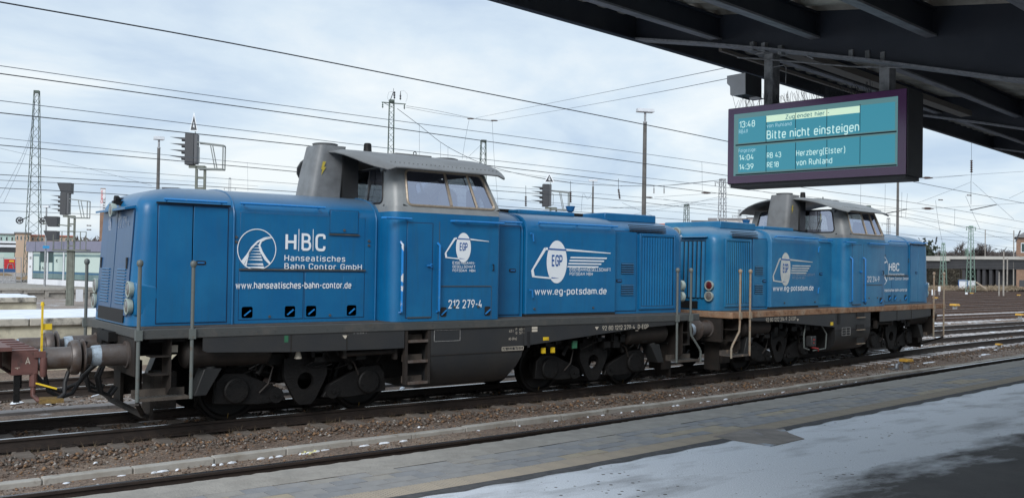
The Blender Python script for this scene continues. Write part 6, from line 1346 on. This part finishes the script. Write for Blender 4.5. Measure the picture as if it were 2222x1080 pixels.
# ================================================================ OVERHEAD WIRES
def smoothpts(P):
    out_ = []
    for i in range(len(P)-1):
        p0, p1, p2, p3 = P[max(i-1, 0)], P[i], P[i+1], P[min(i+2, len(P)-1)]
        for t in (0, .25, .5, .75): out_.append(.5*((2*p1)+(-p0+p2)*t+(2*p0-5*p1+4*p2-p3)*t*t+(-p0+3*p1-3*p2+p3)*t**3))
    out_.append(P[-1]); return out_
def wire(P, r, parent=None, m='wire', nm='contact_wire'):
    b = MB(); b.tube(smoothpts([Vector(p) for p in P]), r, 5); return b.build(nm, m, parent, smooth=60)
def line(label, up, zu, low, zl, ru, rl, drop=(), m='wire', mu=None):
    o_ = empty('overhead_line', (0, 0, 0), 0, label, 'overhead wire', 'overhead lines along the tracks')
    def ext(p): a_, c_ = p[0], p[1]; f_ = (a_[0]-90, a_[1]-(c_[1]-a_[1])/(c_[0]-a_[0])*90); return [f_]+list(p)
    if up: wire([atZ(*p, zu) for p in ext(up)], ru, o_, mu or m, 'messenger_wire')
    if low: wire([atZ(*p, zl) for p in ext(low)], rl, o_, m, 'contact_wire')
    for (x, y0, y1, zu_, zl_) in drop:
        wire([atZ(x, y0, zu_), atZ(x+1, y1, zl_)], .004, o_, 'wire_thin', 'dropper')
    return o_
line('highest thick dark wire crossing the sky above both locomotives', None, 0, [(0, 5), (500, 94), (1000, 192), (1578, 307), (1955, 389), (2222, 441), (2330, 461)], 5.6, 0, .0105)
line('pair of wires just below the highest one, over the near cab roof', [(0, 143), (400, 200), (800, 254), (1333, 325), (1578, 359)], 5.65, [(0, 160), (400, 215), (800, 270.6), (1578, 381), (1800, 416), (1989, 441), (2222, 482)], 5.5, .007, .010, [(1523, 352, 415, 5.65, 5.4)], mu='wire_thin')
line('third pair of wires from the top of the sky at the left edge', [(0, 218.7), (560, 287), (800, 317), (1333, 378), (1578, 407), (1950, 452), (2222, 498)], 5.9, [(0, 245), (560, 305), (1074, 361), (1570, 421), (1900, 462), (2222, 512)], 5.5, .009, .012, mu='wire_thin')
line('fourth pair of wires, meeting the top of the leftmost lamp pole', [(0, 299.6), (560, 356), (1067, 403), (1578, 447), (2222, 520)], 6.3, [(0, 315), (560, 365), (1067, 413), (1578, 460), (2222, 541)], 5.8, .009, .014, [(537, 353, 415, 6.3, 5.0)], mu='wire_thin')
line('fifth pair of wires, running behind the tall signal cage', [(0, 352), (560, 393), (1067, 430), (1578, 468)], 6.2, [(0, 379), (560, 411), (1067, 446), (1578, 484)], 5.7, .010, .015, mu='wire_thin')
line('lowest pair of wires, running behind the small signal beside the kiosk', [(0, 391), (230, 402), (700, 428)], 5.9, [(0, 408), (230, 420), (700, 452)], 5.6, .012, .018)
line('fine wires just above the white kiosk roof', [(0, 440), (230, 450)], 5.9, [(0, 457), (230, 466)], 5.6, .016, .018, m='wire_thin')
ws = empty('headspan_wires', (0, 0, 0), 0, 'sagging span wires with hanging insulators between the armed mast and pale mast', 'span wire')
DD = 74
for pts, r in (([(862, 236), (910, 272), (955, 308), (1000, 334), (1060, 360), (1143, 381), (1240, 397), (1340, 403), (1430, 403), (1500, 398), (1568, 390)], .02), ([(882, 230), (950, 241), (1022, 256), (1070, 262)], .014), ([(880, 233), (960, 248), (1070, 264)], .012)): wire([atD(x, y, DD) for x, y in pts], r, ws, 'wire', 'span_wire')
wire([atD(1033, 256, 74), atD(1200, 223, 55), atD(1400, 183, 35), atD(1568, 149, 24), atD(1640, 134, 20)], .010, ws, 'wire_thin', 'span_wire'); wire([atD(1078, 262, 74), atD(1250, 233, 55), atD(1420, 202, 35), atD(1578, 171, 24), atD(1640, 160, 20)], .010, ws, 'wire_thin', 'span_wire')
for pts in ([(1018, 259), (1010, 300), (1003, 345)], [(1068, 262), (1072, 340), (1078, 410), (1082, 470)], [(1048, 310), (1012, 345)], [(910, 270), (910, 340)], [(956, 310), (956, 360)], [(972, 320), (972, 360)], [(1050, 366), (1200, 386), (1350, 404)], [(1568, 150+240), (1440, 403)], [(1143, 381), (1250, 398)], [(1080, 430), (1300, 452), (1578, 440)], [(1100, 460), (1390, 448), (1580, 430)], [(1440, 432), (1600, 455), (1900, 470)], [(1350, 440), (1420, 470)], [(1350, 470), (1480, 445), (1570, 425)], [(1261, 460), (1265, 420), (1275, 432), (1284, 420)], [(0, 322), (200, 368), (330, 403)], [(130, 372), (250, 382), (560, 404)], [(1580, 400), (1700, 425), (1900, 460)], [(1420, 428), (1480, 424), (1578, 418)], [(1600, 300), (1620, 420)][:0] or [(1590, 470), (1800, 455), (2020, 452), (2222, 440)], [(2020, 385), (2222, 372)], [(1800, 402), (1900, 398), (2100, 380)], [(2107, 395), (2050, 418), (1990, 441)], [(2110, 395), (2160, 440), (2200, 476)], [(1900, 455), (2000, 470), (2222, 530)], [(1700, 430), (1950, 470), (2222, 560)], [(1950, 510), (2100, 515), (2222, 512)], [(2030, 435), (2036, 480), (2045, 527)], [(2095, 425), (2110, 460), (2127, 498)], [(1920, 462), (1921, 400)], [(1969, 420), (1965, 472)], [(1957, 417), (1956, 472)], [(2072, 453), (2071, 490)], [(1868, 400), (1867, 458)], [(2190, 430), (2222, 415)], [(0, 430), (60, 310), (75, 215)], [(8, 440), (62, 315), (76, 220)]):
    wire([atD(x, y, 72) for x, y in pts], .011, ws, 'wire_thin', 'span_wire')
def insul(px, y0, y1, D, label, lean=0, horiz=False, w_=None):
    a_ = atD(px, y0, D); c_ = atD(px+lean, y1, D); b = MB(); n_ = 6; d = (c_-a_); L_ = d.length; r = L_*.13 if w_ is None else w_; pr_ = []
    for k in range(n_): pr_ += [(L_*(k+.1)/n_, r*.35), (L_*(k+.5)/n_, r), (L_*(k+.9)/n_, r*.35)]
    b.lathe(a_, d, pr_, 8); return tag(b.build('insulator', 'insul', None), label, 'insulator', 'insulators hanging in the wires')
for x, y0, y1, ln_, l in ((1141, 425, 448, 0, 'small insulator hanging right of the near cab'), (1238, 415, 440, 0, 'insulator hanging left of the small lamp pole'), (1342, 410, 432, 3, 'insulator hanging left of the tall concrete pole'), (1419, 408, 420, 0, 'left of the paired insulators right of the tall concrete pole'), (1441, 408, 420, 0, 'right of the paired insulators right of the tall concrete pole')):
    insul(x, y0, y1, DD, l, ln_); wire([atD(x, y0-22 if x < 1400 else 403, DD), atD(x, y0, DD)], .02, ws, 'wire', 'hanger')
for (x0, x1, y, l) in ((1014, 1028, 257.5, 'spindle insulator at the left dropper right of the armed mast'), (1065, 1080, 261.5, 'spindle insulator at the right dropper right of the armed mast'), (1400, 1416, 428, 'spindle insulator left of the small green mast'), (1522, 1542, 418, 'spindle insulator left of the pale mast'), (1400, 1416, 477, 'spindle insulator just over the near long hood'), (2000, 2026, 452, 'large spindle insulator right of the far locomotive cab'), (1830, 1848, 398, 'spindle insulator under the train indicator, left'), (2000, 2024, 385.5, 'spindle insulator under the train indicator, right corner'), (2098, 2108, 423.5, 'small spindle insulator left of the hanging insulator'), (2036, 2046, 433.5, 'small spindle insulator over the far hood end'), (188, 198, 489, 'upper spindle insulator by the kiosk signal'), (188, 198, 498, 'lower spindle insulator by the kiosk signal')):
    a_ = atD(x0, y, 70); c_ = atD(x1, y+.5, 70); b = MB(); d = c_-a_; L_ = d.length; b.lathe(a_, d, [(0, .03), (L_*.2, .05), (L_*.3, L_*.10), (L_*.7, L_*.10), (L_*.8, .05), (L_, .03)], 8); tag(b.build('insulator', 'insul', None), l, 'insulator', 'insulators hanging in the wires')
insul(2108, 347, 375, 45, 'long ribbed insulator hanging below the canopy edge at the right', 0, w_=.075); wire([atD(2108, 310, 45), atD(2108, 347, 45)], .008, ws, 'wire', 'hanger'); wire([atD(2108, 375, 45), atD(2107, 396, 45), atD(2107, 444, 45)], .01, ws, 'wire', 'hanger')
for pts, l_ in (([(1918, 464), (1968, 454)], 'steady arm crossing the brownish pole under the train indicator'), ([(2105, 456), (2162, 444)], 'steady arm below the hanging ribbed insulator'), ([(2030, 530), (2033, 514)], 'short steep steady arm over the left end of the bridge'), ([(2204, 524), (2214, 500)], 'steady arm by the tall slim pole at the right edge')):
    b = MB(); b.bar(atD(*pts[0], 70), atD(*pts[1], 70), .07); tag(b.build('steady_arm', 'sigdark', None, smooth=0), l_, 'steady arm', 'steady arms at the right')

# ================================================================ LEFT BACKGROUND
M['masonry'] = mat('old_plaster_wall', (.60, .56, .43), .95, 0, (.36, .33, .26), 1.4, (.42, .62), .4, 12, col3=(.05, .047, .038), s3=.9, f3=(.55, .66))
M['coping'] = mat('coping_concrete', (.46, .43, .37), .9, 0, (.10, .095, .085), 3, (.45, .62), .4, 20)
def oldwall(label, x0, x1, y0, wdt, z, curved_end=False):
    r = empty('loading_platform', (0, 0, 0), 0, label, 'loading platform', 'old loading platforms'); b = MB(); b.box(x0, x1, y0+.08, y0+wdt, -.35, z-.17); b.build('wall', 'masonry', r, smooth=0)
    x = x0
    while x < x1-.1: l = min(2.6, x1-x); q = MB(); q.box(x+.01, x+l-.01, y0-.02, y0+.5, z-.17, z-random.uniform(0, .01)); q.build('coping_slab', 'coping', r, bevel=.02); x += 2.6
    rows = []
    for j in range(9):
        rows.append([(x0+(x1-x0)*i/30, y0+.05+(wdt-.08)*j/8, z+.02+.05*math.sin(i*1.3+j)*math.sin(j*.8)*.5+(0 if 0 < j < 8 else -.03)) for i in range(31)])
    q = MB(); q.strip(rows); tag(q.build('snow_cover', 'snow', r, smooth=60), kind='stuff'); return r
oldwall('stained old loading platform wall topped with snow behind the brown wagon', -26, 6, 8.9, 4.3, 1.0)
p0 = atY(0, 668, 21); p1 = atY(80, 668, 21); oldwall('second, smaller stained loading platform end beyond the snow covered one', -20, p1.x, 21, 4, atY(40, 645, 21).z)
# far platform edge with recessed panels
yfp = atZ(110, 646, -.15).y; ztp = .47
fp = empty('far_platform', (0, 0, 0), 0, 'low concrete platform with recessed panels in front of the kiosk', 'platform')
b = MB(); b.box(-40, 40, yfp+.15, yfp+22, -.35, ztp-.02); b.build('platform_body', 'concrete', fp, smooth=0)
b = MB(); b.box(-40, 40, yfp-.05, yfp+.6, ztp-.14, ztp); b.build('edge_beam', 'kerb', fp, smooth=0)
x = -6.
while x < 14: q = MB(); q.box(x, x+1.15, yfp, yfp+.18, -.3, -.10); q.box(x, x+.22, yfp, yfp+.18, -.1, ztp-.14); q.box(x+.22, x+1.15, yfp+.0, yfp+.18, ztp-.30, ztp-.14); q.build('panel', 'concrete', fp, smooth=0); x += 1.2
# kiosk
M['kwhite'] = mat('kiosk_white', (.74, .76, .80), .6, 0, (.66, .68, .72), 1.5); M['kroof'] = mat('kiosk_fascia_lilac', (.21, .21, .285), .6, 0, (.185, .185, .255), 1.5)
M['kglass'] = mat('kiosk_glass', (.10, .17, .18), .15, 0, (.15, .23, .23), .6, (.4, .6), spec=.6); M['kdark'] = mat('kiosk_dark', (.02, .05, .05), .4); M['kpanel'] = mat('kiosk_panel', (.50, .60, .56), .5); M['kblue'] = mat('kiosk_blue_band', (.04, .12, .22), .5); M['sand'] = mat('sand_heap', (.24, .17, .10), .95, 0, (.16, .11, .06), 3)
DK = 66
A_ = atD(61, 560, DK); Bk = atD(300, 560, DK-8.5); ux = (Bk-A_); ux.z = 0; LK = ux.length; ux.normalize(); uy = Vector((-ux.y, ux.x, 0))
kz = ztp; kt = atD(61, 524, DK).z; kf = atD(61, 545, DK).z
kr = empty('kiosk', (A_.x, A_.y, kz), math.atan2(ux.y, ux.x), 'white flat-roofed kiosk with lilac fascia and large windows at the left', 'kiosk')
hk = kt-kz; hf = kf-kz
b = MB(); b.box(-.08, LK+.1, -.12, 5.2, hf, hk); b.build('fascia', 'kroof', kr, smooth=0)
for x in (1.3, 2.6, 3.9, 5.2, 6.5): b = MB(); b.box(x-.012, x+.012, -.13, -.11, hf, hk); b.build('fascia_joint', 'kdark', kr)
b = MB(); b.box(0, .62, 0, 5, 0, hf); b.box(.62, LK, 0, .1, 0, .38); b.box(.62, LK, 4.9, 5, 0, hf); b.build('wall', 'kwhite', kr, smooth=0)
b = MB(); b.box(.62, LK, .02, .12, .38, .44); b.build('sill', 'frame', kr, smooth=0)
for i, (x0, x1) in enumerate(((.66, 1.65), (1.68, 2.72), (2.84, 3.5), (3.53, 4.9), (5.02, 6.2), (6.25, LK))):
    b = MB(); b.box(x0, x1, .04, .06, .44, hf-.02); po = b.build('window', 'kglass', kr, smooth=0)
    q = MB(); q.box(x0, x1, .035, .04, hf-.18, hf-.02); q.build('blind', 'kdark' if i in (1, 2) else 'kpanel', po, smooth=0)
    q = MB(); q.box(x0+.12, x1-.12, .033, .04, .95, hf-.35 if i not in (1, 2) else 1.55); q.build('poster_panel', 'kpanel', po, smooth=0)
    q = MB(); q.box(x0, x1, .034, .04, .80, .92); q.build('blue_band', 'kblue', po, smooth=0)
b = MB(); b.box(1.7, 3.45, .030, .034, 1.55, hf-.02); b.build('dark_pane', 'kdark', kr, smooth=0)
for x in (2.73, 4.93): b = MB(); b.box(x, x+.12, -.02, .1, .38, hf); b.build('mullion', 'kwhite', kr, smooth=0)
text('EAL', kr, 'lettering', (1.62, .026, 1.05), (1, 0, 0), (0, 0, 1), .22, .90, 'kdark', bold=.02); text('K', kr, 'lettering', (3.9, .026, 1.55), (1, 0, 0), (0, 0, 1), .25, .28, 'kdark', bold=.02); text('AL', kr, 'lettering', (1.78, .026, 1.42), (1, 0, 0), (0, 0, 1), .16, .6, 'kpanel', bold=.02)
b = MB(); b.box(.22, .5, -.006, 0, 1.75, 1.95); b.box(.22, .45, -.006, 0, 1.15, 1.3); b.build('notice', 'grime_white', kr, smooth=0)
def farbox(nm, label, cat, x0, x1, y0, y1, D, dep, m, group=None, floor=None):
    a_ = atD(x0, y1, D); c_ = atD(x1, y1, D); t_ = atD((x0+x1)/2, y0, D).z; bz = floor if floor is not None else a_.z; hr = ray(x0, y1); hr.z = 0; u = Vector((hr.y, -hr.x, 0)).normalized(); L_ = abs((c_-a_).dot(u))*1.0; ang = math.atan2(u.y, u.x)
    r = empty(nm, (a_.x, a_.y, bz), ang, label, cat, group); b = MB(); b.box(0, L_, 0, dep, 0, t_-bz); b.build('body', m, r, smooth=0); return r, L_, t_-bz
M['red'] = mat('red_paint', (.52, .03, .035), .45); M['bluef'] = mat('blue_sheet', (.03, .10, .25), .5)
r, L_, H_ = farbox('red_container', 'red container with yellow label left of the kiosk', 'container', 8, 34, 562, 583, 74, 2, 'red'); b = MB(); b.box(L_*.45, L_*.85, -.02, 0, H_*.72, H_*.88); b.build('label_plate', 'yellow', r); b = MB(); b.tube([(L_*.3, -.03, 0), (L_*.38, -.03, H_*.5), (L_*.75, -.03, H_*.5), (L_*.82, -.03, 0)], .03, 5); b.build('handrail', 'galv', r)
farbox('silo', 'pale silo at the far left edge beside the red container', 'silo', -30, 8, 550, 583, 76, 2, 'kpanel')
farbox('site_barrier', 'dark blue site barrier below the red container', 'barrier', -40, 36, 583, 590, 72, .3, 'bluef')
b = MB(); c_ = atD(10, 600, 71); rows = []
for j in range(5): rows.append([(c_.x-3+6*i/14, c_.y-.8+j*.6, c_.z-.3+(.15+.45*abs(math.sin(i*.55+1)))*math.sin(math.pi*(j+.5)/5)) for i in range(15)])
b.strip(rows); tag(b.build('sand_heap', 'sand', None, smooth=60), 'heap of sand below the blue barrier left of the kiosk', 'sand heap')
fe = empty('site_fence', (0, 0, 0), 0, 'steel mesh site fence in front of the sand heap left of the kiosk', 'fence')
for x in (-20, 8, 34, 46): b = MB(); b.bar(atD(x, 558, 67), atD(x, 617, 67), .05); b.build('post', 'galv', fe, smooth=0)
for y in (559, 600, 604, 608, 612): b = MB(); b.bar(atD(-20, y, 67), atD(34 if y > 560 else 46, y, 67), .05 if y > 590 else .03, .10 if y > 590 else .03); b.build('rail', 'galv', fe, smooth=0)
r, L_, H_ = farbox('platform_roof', 'pale roof of another platform at the far left', 'roof', -60, 36, 522, 546, 78, 3, 'signbody'); b = MB(); b.box(0, L_, -.15, 3.2, H_*.82, H_); b.box(0, L_, -.12, 0, H_*.45, H_*.68); b.build('roof_band', 'kwhite', r, smooth=0)
def house(label, x0, x1, y0, y1, D, m, mr, nwin=4, rows_=1, roofm=None, winm='kdark', winc=None):
    r, L_, H_ = farbox('house', label, 'building', x0, x1, y0, y1, D, 10, m, 'distant buildings', floor=ZG); top = H_
    b = MB(); b.box(-.2, L_+.2, -.3, 10.3, H_, H_+D*.0012); b.build('roof', mr, r, smooth=0); hvis = (y1-y0)*D/FPX
    for j in range(rows_):
        for i in range(nwin):
            xw = L_*(i+.5)/nwin; zw = top-hvis*(.35+.55*j/max(1, rows_-1) if rows_ > 1 else .5); ww = L_/nwin*.18; hw_ = hvis*.20/rows_*(1.2 if rows_ == 1 else 1.4)
            q = MB(); q.box(xw-ww, xw+ww, -.05, 0, zw-hw_, zw+hw_); wo = q.build('window', 'kwhite', r, smooth=0); q = MB(); q.box(xw-ww*.75, xw+ww*.75, -.07, -.05, zw-hw_*.85, zw+hw_*.85); q.build('pane', winm, wo, smooth=0)
    return r
M['hteal'] = mat('house_teal', (.42, .58, .56), .8); M['hbrown'] = mat('house_tan', (.52, .39, .29), .8, 0, (.44, .33, .25), .2); M['hcream'] = mat('building_cream', (.50, .49, .48), .8, 0, (.44, .43, .42), .15); M['redroof'] = mat('red_tile_roof', (.50, .17, .12), .8, 0, (.40, .13, .09), .3); M['hroof'] = mat('roof_grey', (.22, .22, .23), .8); M['paneb'] = mat('far_window', (.05, .17, .24), .2)
house('teal house front above the far left platform roof', -40, 33, 508, 526, 150, 'hteal', 'hroof', 6, 1)
house('tan house with dark windows behind the leftmost mast', 33, 66, 506, 526, 148, 'hbrown', 'hroof', 4, 1)
house('long tan house seen between the masts and the hotel tower', 66, 160, 512, 526, 152, 'hbrown', 'redroof', 9, 1)
house('pale flat-roofed block behind the far locomotive, its left wing', 1502, 1562, 481, 500, 190, 'hcream', 'hroof', 3, 1, winm='paneb')
house('pale block with blue windows behind the far locomotive hood', 1562, 1622, 476, 500, 186, 'hcream', 'hroof', 4, 1, winm='paneb')
house('pale block with balconies left of the far locomotive cab', 1622, 1700, 474, 500, 182, 'hcream', 'hroof', 3, 1, winm='paneb')
house('low red tiled roofs between the two locomotives', 1430, 1500, 488, 500, 175, 'redroof', 'redroof', 0, 1)
b = MB(); q = atD(1547, 475, 188)
farbox('roof_vent_unit', 'dark ventilation unit on the flat roof of the pale block', 'vent unit', 1536, 1556, 473, 480, 186, 2, 'hroof')
# advertising tower of the hotel
M['brick'] = mat('brick_brown', (.27, .17, .12), .85, 0, (.21, .13, .09), 2, (.4, .6)); M['adred'] = mat('lettering_red', (.62, .03, .03), .5)
r, L_, H_ = farbox('hotel_tower', 'narrow brick tower with white vertical advertising left of the near locomotive', 'tower', 214.5, 226, 408, 560, 150, 1.2, 'brick', floor=ZG)
zs_ = atD(225, 460, 150).z-ZG; b = MB(); b.box(.02, L_-.02, -.06, 0, zs_, H_-.15); ad = b.build('advert_panel', 'kwhite', r, smooth=0)
text('Canon', ad, 'lettering', (L_*.46, -.08, zs_+(H_-zs_)*.38), (0, 0, 1), (-1, 0, 0), L_*.36, (H_-zs_)*.52, 'adred', bold=.02); text('OTEL', ad, 'lettering', (L_*.92, -.08, zs_+(H_-zs_)*.06), (0, 0, 1), (-1, 0, 0), L_*.34, (H_-zs_)*.55, 'sigdark', bold=.02)
# equipment cabinet and pipes beside the signal foot
r, L_, H_ = farbox('equipment_cabinet', 'light grey equipment cabinet at the foot of the signal by the kiosk', 'cabinet', 164, 180, 628, 654, 49, .5, 'boxgrey')
# blue sign plate and lamp on the slim pole
p = atD(100, 536, 61.8); b = MB(); b.box(p.x-.2, p.x+.2, p.y-.03, p.y+.03, p.z-.09, p.z+.09); M['skyblue'] = mat('sign_blue', (.04, .30, .60), .5); tag(b.build('station_sign', 'skyblue', None, smooth=0), 'small bright blue plate on the slim pole before the kiosk', 'sign')

# ================================================================ RIGHT BACKGROUND
M['brconc'] = mat('bridge_parapet', (.46, .45, .42), .85, 0, (.36, .35, .33), .4); M['brdark'] = mat('bridge_girder_dark', (.055, .058, .065), .7, 0, (.08, .08, .085), .5); M['pier'] = mat('bridge_pier', (.045, .045, .05), .8)
DB = 132; a_ = atD(1940, 560, DB+10); c_ = atD(2290, 560, DB-6); u = c_-a_; u.z = 0; LB = u.length; zb0 = atD(2100, 560, DB).z
br_ = empty('road_bridge', (a_.x, a_.y, ZG), math.atan2(u.y, u.x), 'long concrete road bridge with dark girders crossing the yard at the right', 'bridge')
zz_ = lambda y: atD(2110, y, DB).z-ZG
b = MB(); b.box(0, LB, -.3, 0, zz_(562), zz_(555.5)); b.build('parapet', 'brconc', br_, smooth=0)
b = MB(); b.box(0, LB, 0, 9, zz_(566), zz_(562)-.02); b.build('deck', 'brdark', br_, smooth=0)
for k in range(5): b = MB(); b.box(0, LB, .1+k*2.0, .5+k*2.0, zz_(583), zz_(562)-.05); b.build('girder', 'brdark', br_, smooth=0)
for k in range(5):
    b = MB(); b.box(0, LB, .02, .12, zz_(567+k*3.4), zz_(566+k*3.4)); b.build('girder_flange', 'pier', br_, smooth=0)
def along(px): d = ray(px, 600); o_ = Vector((a_.x, a_.y, 0)); un = Vector((u.x, u.y, 0)).normalized(); nn = Vector((-un.y, un.x, 0)); t = (o_-CAM).dot(nn)/d.dot(nn); return (CAM+d*t-o_).dot(un)
for px0, px1 in ((2086, 2093), (2118, 2124), (2130, 2136.5), (2144.5, 2151), (2159, 2165.5)):
    x0, x1 = along(px0), along(px1); b = MB(); b.box(x0, x1, .3, 7.5, -.5, zz_(582)); b.build('pier', 'pier', br_, smooth=0)
b = MB(); b.box(0, along(2062), -.35, .0, zz_(566), zz_(560)); b.build('pale_girder_end', 'brconc', br_, smooth=0)
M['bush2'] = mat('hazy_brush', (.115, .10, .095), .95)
M['bush'] = mat('dry_brush', (.06, .052, .04), .95, 0, (.09, .08, .06), .8, (.4, .6)); M['twig'] = mat('bare_twigs', (.105, .09, .085), .9); M['trunk'] = mat('bark', (.06, .05, .042), .9); M['ever'] = mat('evergreen', (.030, .045, .032), .9, 0, (.05, .06, .04), 2)
M['drygrass'] = mat('dry_grass', (.30, .24, .17), .95, 0, (.20, .16, .11), .7, (.4, .65))
def tree(label, px, ptop, D, spread, seed, m='twig', dens=1., zb_=ZG, group='bare trees behind the bridge'):
    rd = random.Random(seed); t_ = atD(px, ptop, D); H = t_.z-zb_; r = empty('bare_tree', (t_.x, t_.y, zb_), rd.random()*6, label, 'tree', group)
    b = MB(); tw = MB()
    def grow(p, d, L_, rad, lev):
        q = p+d*L_; (b if lev < 2 else tw).tube([p, p.lerp(q, .5)+Vector((rd.gauss(0, .03)*L_, rd.gauss(0, .03)*L_, 0)), q], rad, 5 if lev < 2 else 3, rad*.6, cap=False)
        if lev >= 5: return
        for k in range(3 if lev < 2 else 4):
            nd = (d + Vector((rd.gauss(0, 1), rd.gauss(0, 1), rd.gauss(.15, .6)))*spread*(.5+.12*lev)).normalized(); grow(p.lerp(q, rd.uniform(.55, 1)), nd, L_*rd.uniform(.62, .82), rad*.66, lev+1)
    grow(Vector((0, 0, 0)), Vector((0, 0, 1)), H*.30, H*.034, 0); b.build('trunk', 'trunk', r); tw.build('crown', m, r, smooth=0); return r
for i, (px_, pt, D) in enumerate(((2015, 535, 165), (2040, 532, 172), (2062, 530, 178), (2085, 517, 170), (2108, 520, 176), (2125, 505, 168), (2150, 522, 175), (2172, 512, 166), (2190, 520, 172), (2212, 530, 168), (2235, 520, 170))):
    tree(['bare tree behind the left end of the bridge', 'low bare tree left of the pale green masts', 'bare tree just left of the green mast', 'bare tree directly behind the green mast', 'bare tree right of the green mast', 'broad bare tree, the tallest behind the bridge', 'bare tree above the bridge piers', 'wide bare tree left of the slim posts', 'bare tree right of the slim posts', 'bare tree beside the brick building', 'bare tree at the right edge of the picture'][i], px_, pt, D, .62, 40+i)
tree('small bare tree over the near short hood beside the pylon', 530, 400, 150, .5, 77, group='distant bare trees'); tree('small bare tree left of the hotel tower above the kiosk', 195, 515, 170, .6, 78, group='distant bare trees'); tree('small bare tree behind the kiosk signal cage', 150, 517, 170, .6, 79, group='distant bare trees')
def brush(name, label, px0, px1, y0, y1, D, m, n, jit=3., size=.35, cat='bushes', kind='stuff'):
    b = MB(); rd = random.Random(px0)
    for k in range(n):
        x = rd.uniform(px0, px1); t = rd.random()**.7; D_ = D+rd.uniform(-jit, jit); base = atD(x, y1, D_).z; top = atD(x, y0+rd.random()*6, D_).z; p = atD(x, 600, D_); z = base+(top-base)*t; c = Vector((p.x, p.y, z)); s = size*rd.uniform(.4, 1.3)
        d1 = Vector((rd.gauss(0, 1), rd.gauss(0, 1), rd.gauss(0, 1))).normalized()*s; d2 = Vector((rd.gauss(0, 1), rd.gauss(0, 1), rd.gauss(0, 1))).normalized()*s*.45; b.add([c-d1, c+d2, c+d1], [(0, 1, 2)])
    return tag(b.build(name, m, None, smooth=0), label, cat, kind=kind)
brush('brush', 'brown leafless brush on the bank behind the bridge', 1990, 2330, 566, 626, 158, 'bush', 16000, 6, .38)
brush('brush', 'thick hedge of brown brush beyond the bridge deck', 1990, 2330, 546, 600, 190, 'bush2', 9000, 5, .6)
bank = MB(); rows = [[tuple(atD(x, 600, D).xy)+(z,) for x in range(1960, 2400, 40)] for D, z in ((160, ZG), (170, 1.6), (200, 2.6), (230, 3.0))]; bank.strip(rows); tag(bank.build('embankment', 'bush', None), kind='structure')
brush('dry_grass', 'strip of dry pale grass beyond the last track', 2010, 2330, 619, 630, 122, 'drygrass', 11000, 6, .2, 'grass')
brush('distant_hedge', 'distant line of trees and scrub along the horizon at the left', -250, 700, 520, 560, 210, 'twig', 5000, 8, 1.6)
t_ = tree('dark evergreen tree behind the left end of the bridge', 2008, 532, 150, .5, 91, 'ever', group='trees behind the bridge')
b = MB(); rd = random.Random(3)
for k in range(900):
    c = Vector((rd.gauss(0, .9), rd.gauss(0, .9), atD(2008, 552, 150).z-ZG+rd.gauss(.0, .9))); s = .22; b.add([c+Vector((rd.gauss(0, s), rd.gauss(0, s), rd.gauss(0, s))) for _ in range(3)], [(0, 1, 2)])
b.build('foliage', 'ever', t_, smooth=0)
r, L_, H_ = farbox('site_container', 'white container with blue frame beside the green mast under the bridge', 'container', 2080, 2099, 607, 626, 118, 2.4, 'kwhite'); b = MB()
for x in (0, L_): b.box(x-.06, x+.06, -.06, .06, 0, H_)
b.box(0, L_, -.06, .06, H_-.12, H_); b.build('frame', 'bluef', r, smooth=0)
farbox('site_container', 'grey container right of the white one under the bridge', 'container', 2099, 2117, 609, 626, 120, 2.4, 'boxgrey')
b = MB(); b.bar(atD(2118, 612, 117), atD(2140, 627, 115), .25, .1); tag(b.build('leaning_plank', 'postrust', None, smooth=0), 'pale plank leaning against the grey container under the bridge', 'plank')
r = house('brick building with dark roof at the right edge above the bridge', 2205, 2300, 516, 560, 150, 'brick', 'hroof', 3, 1)
b = MB(); b.prism([(-.3, -.5, atD(2205, 515, 150).z-ZG), (8, -.5, atD(2205, 515, 150).z-ZG), (8, -.5, atD(2205, 500, 150).z-ZG), (1.6, -.5, atD(2205, 500, 150).z-ZG)], (0, 9, 0)); b.build('gable_roof', 'hroof', r, smooth=0)
r, L_, H_ = farbox('goods_wagon', 'brown goods wagon standing at the right edge below the bridge', 'wagon', 2206, 2290, 586, 620, 118, 2.6, 'brick', floor=.4); b = MB(); b.box(.3, L_, -.05, 0, .2, .45*H_); b.build('dark_side', 'sigdark', r, smooth=0); b = MB(); b.box(0, L_, -.04, 2.4, -.45, 0); b.build('underframe', 'under', r, smooth=0)
for (x, y, s, l) in ((2072, 668, 1.1, 'largest yellow topped box among the far tracks'), (2030, 648, .8, 'yellow topped box beside the far locomotive step posts'), (2109, 637, .7, 'small yellow topped box in front of the green mast'), (2211, 641, .7, 'small yellow topped box near the right edge'), (2213, 686, .8, 'yellow topped box between the middle tracks at right edge')):
    p = atZ(x, y, ZG+.2); point_lamp(Vector((p.x, p.y, ZG)), s*1.6, l)
for (x, y0, y1, w_, D, l) in ((2012, 614, 622, 7, 105, 'square white board behind the far locomotive end'), (2025, 628, 640, 7, 85, 'white track board between the far step posts'), (2038, 621, 632, 5, 95, 'white marker stone right of the track board'), (2097, 634, 639, 5, 100, 'black and white arrow board before the green mast')):
    a_ = atD(x, y1, D); t_ = atD(x, y0, D); ww = w_*D/FPX/2; rr = empty('track_board', (a_.x, a_.y, ZG), -YAW, l, 'board', 'boards beside the far tracks'); q = MB(); q.box(-ww, ww, -.03, .03, a_.z-ZG, t_.z-ZG); q.build('board', 'kwhite', rr, smooth=0); q = MB(); q.box(-.03, .03, 0, .06, 0, a_.z-ZG+.05); q.build('stem', 'galv', rr, smooth=0)
p = atZ(2168, 757, ZG); point_lamp(Vector((p.x, p.y, ZG)), .7, 'small pale topped box beside the locomotive track at right')
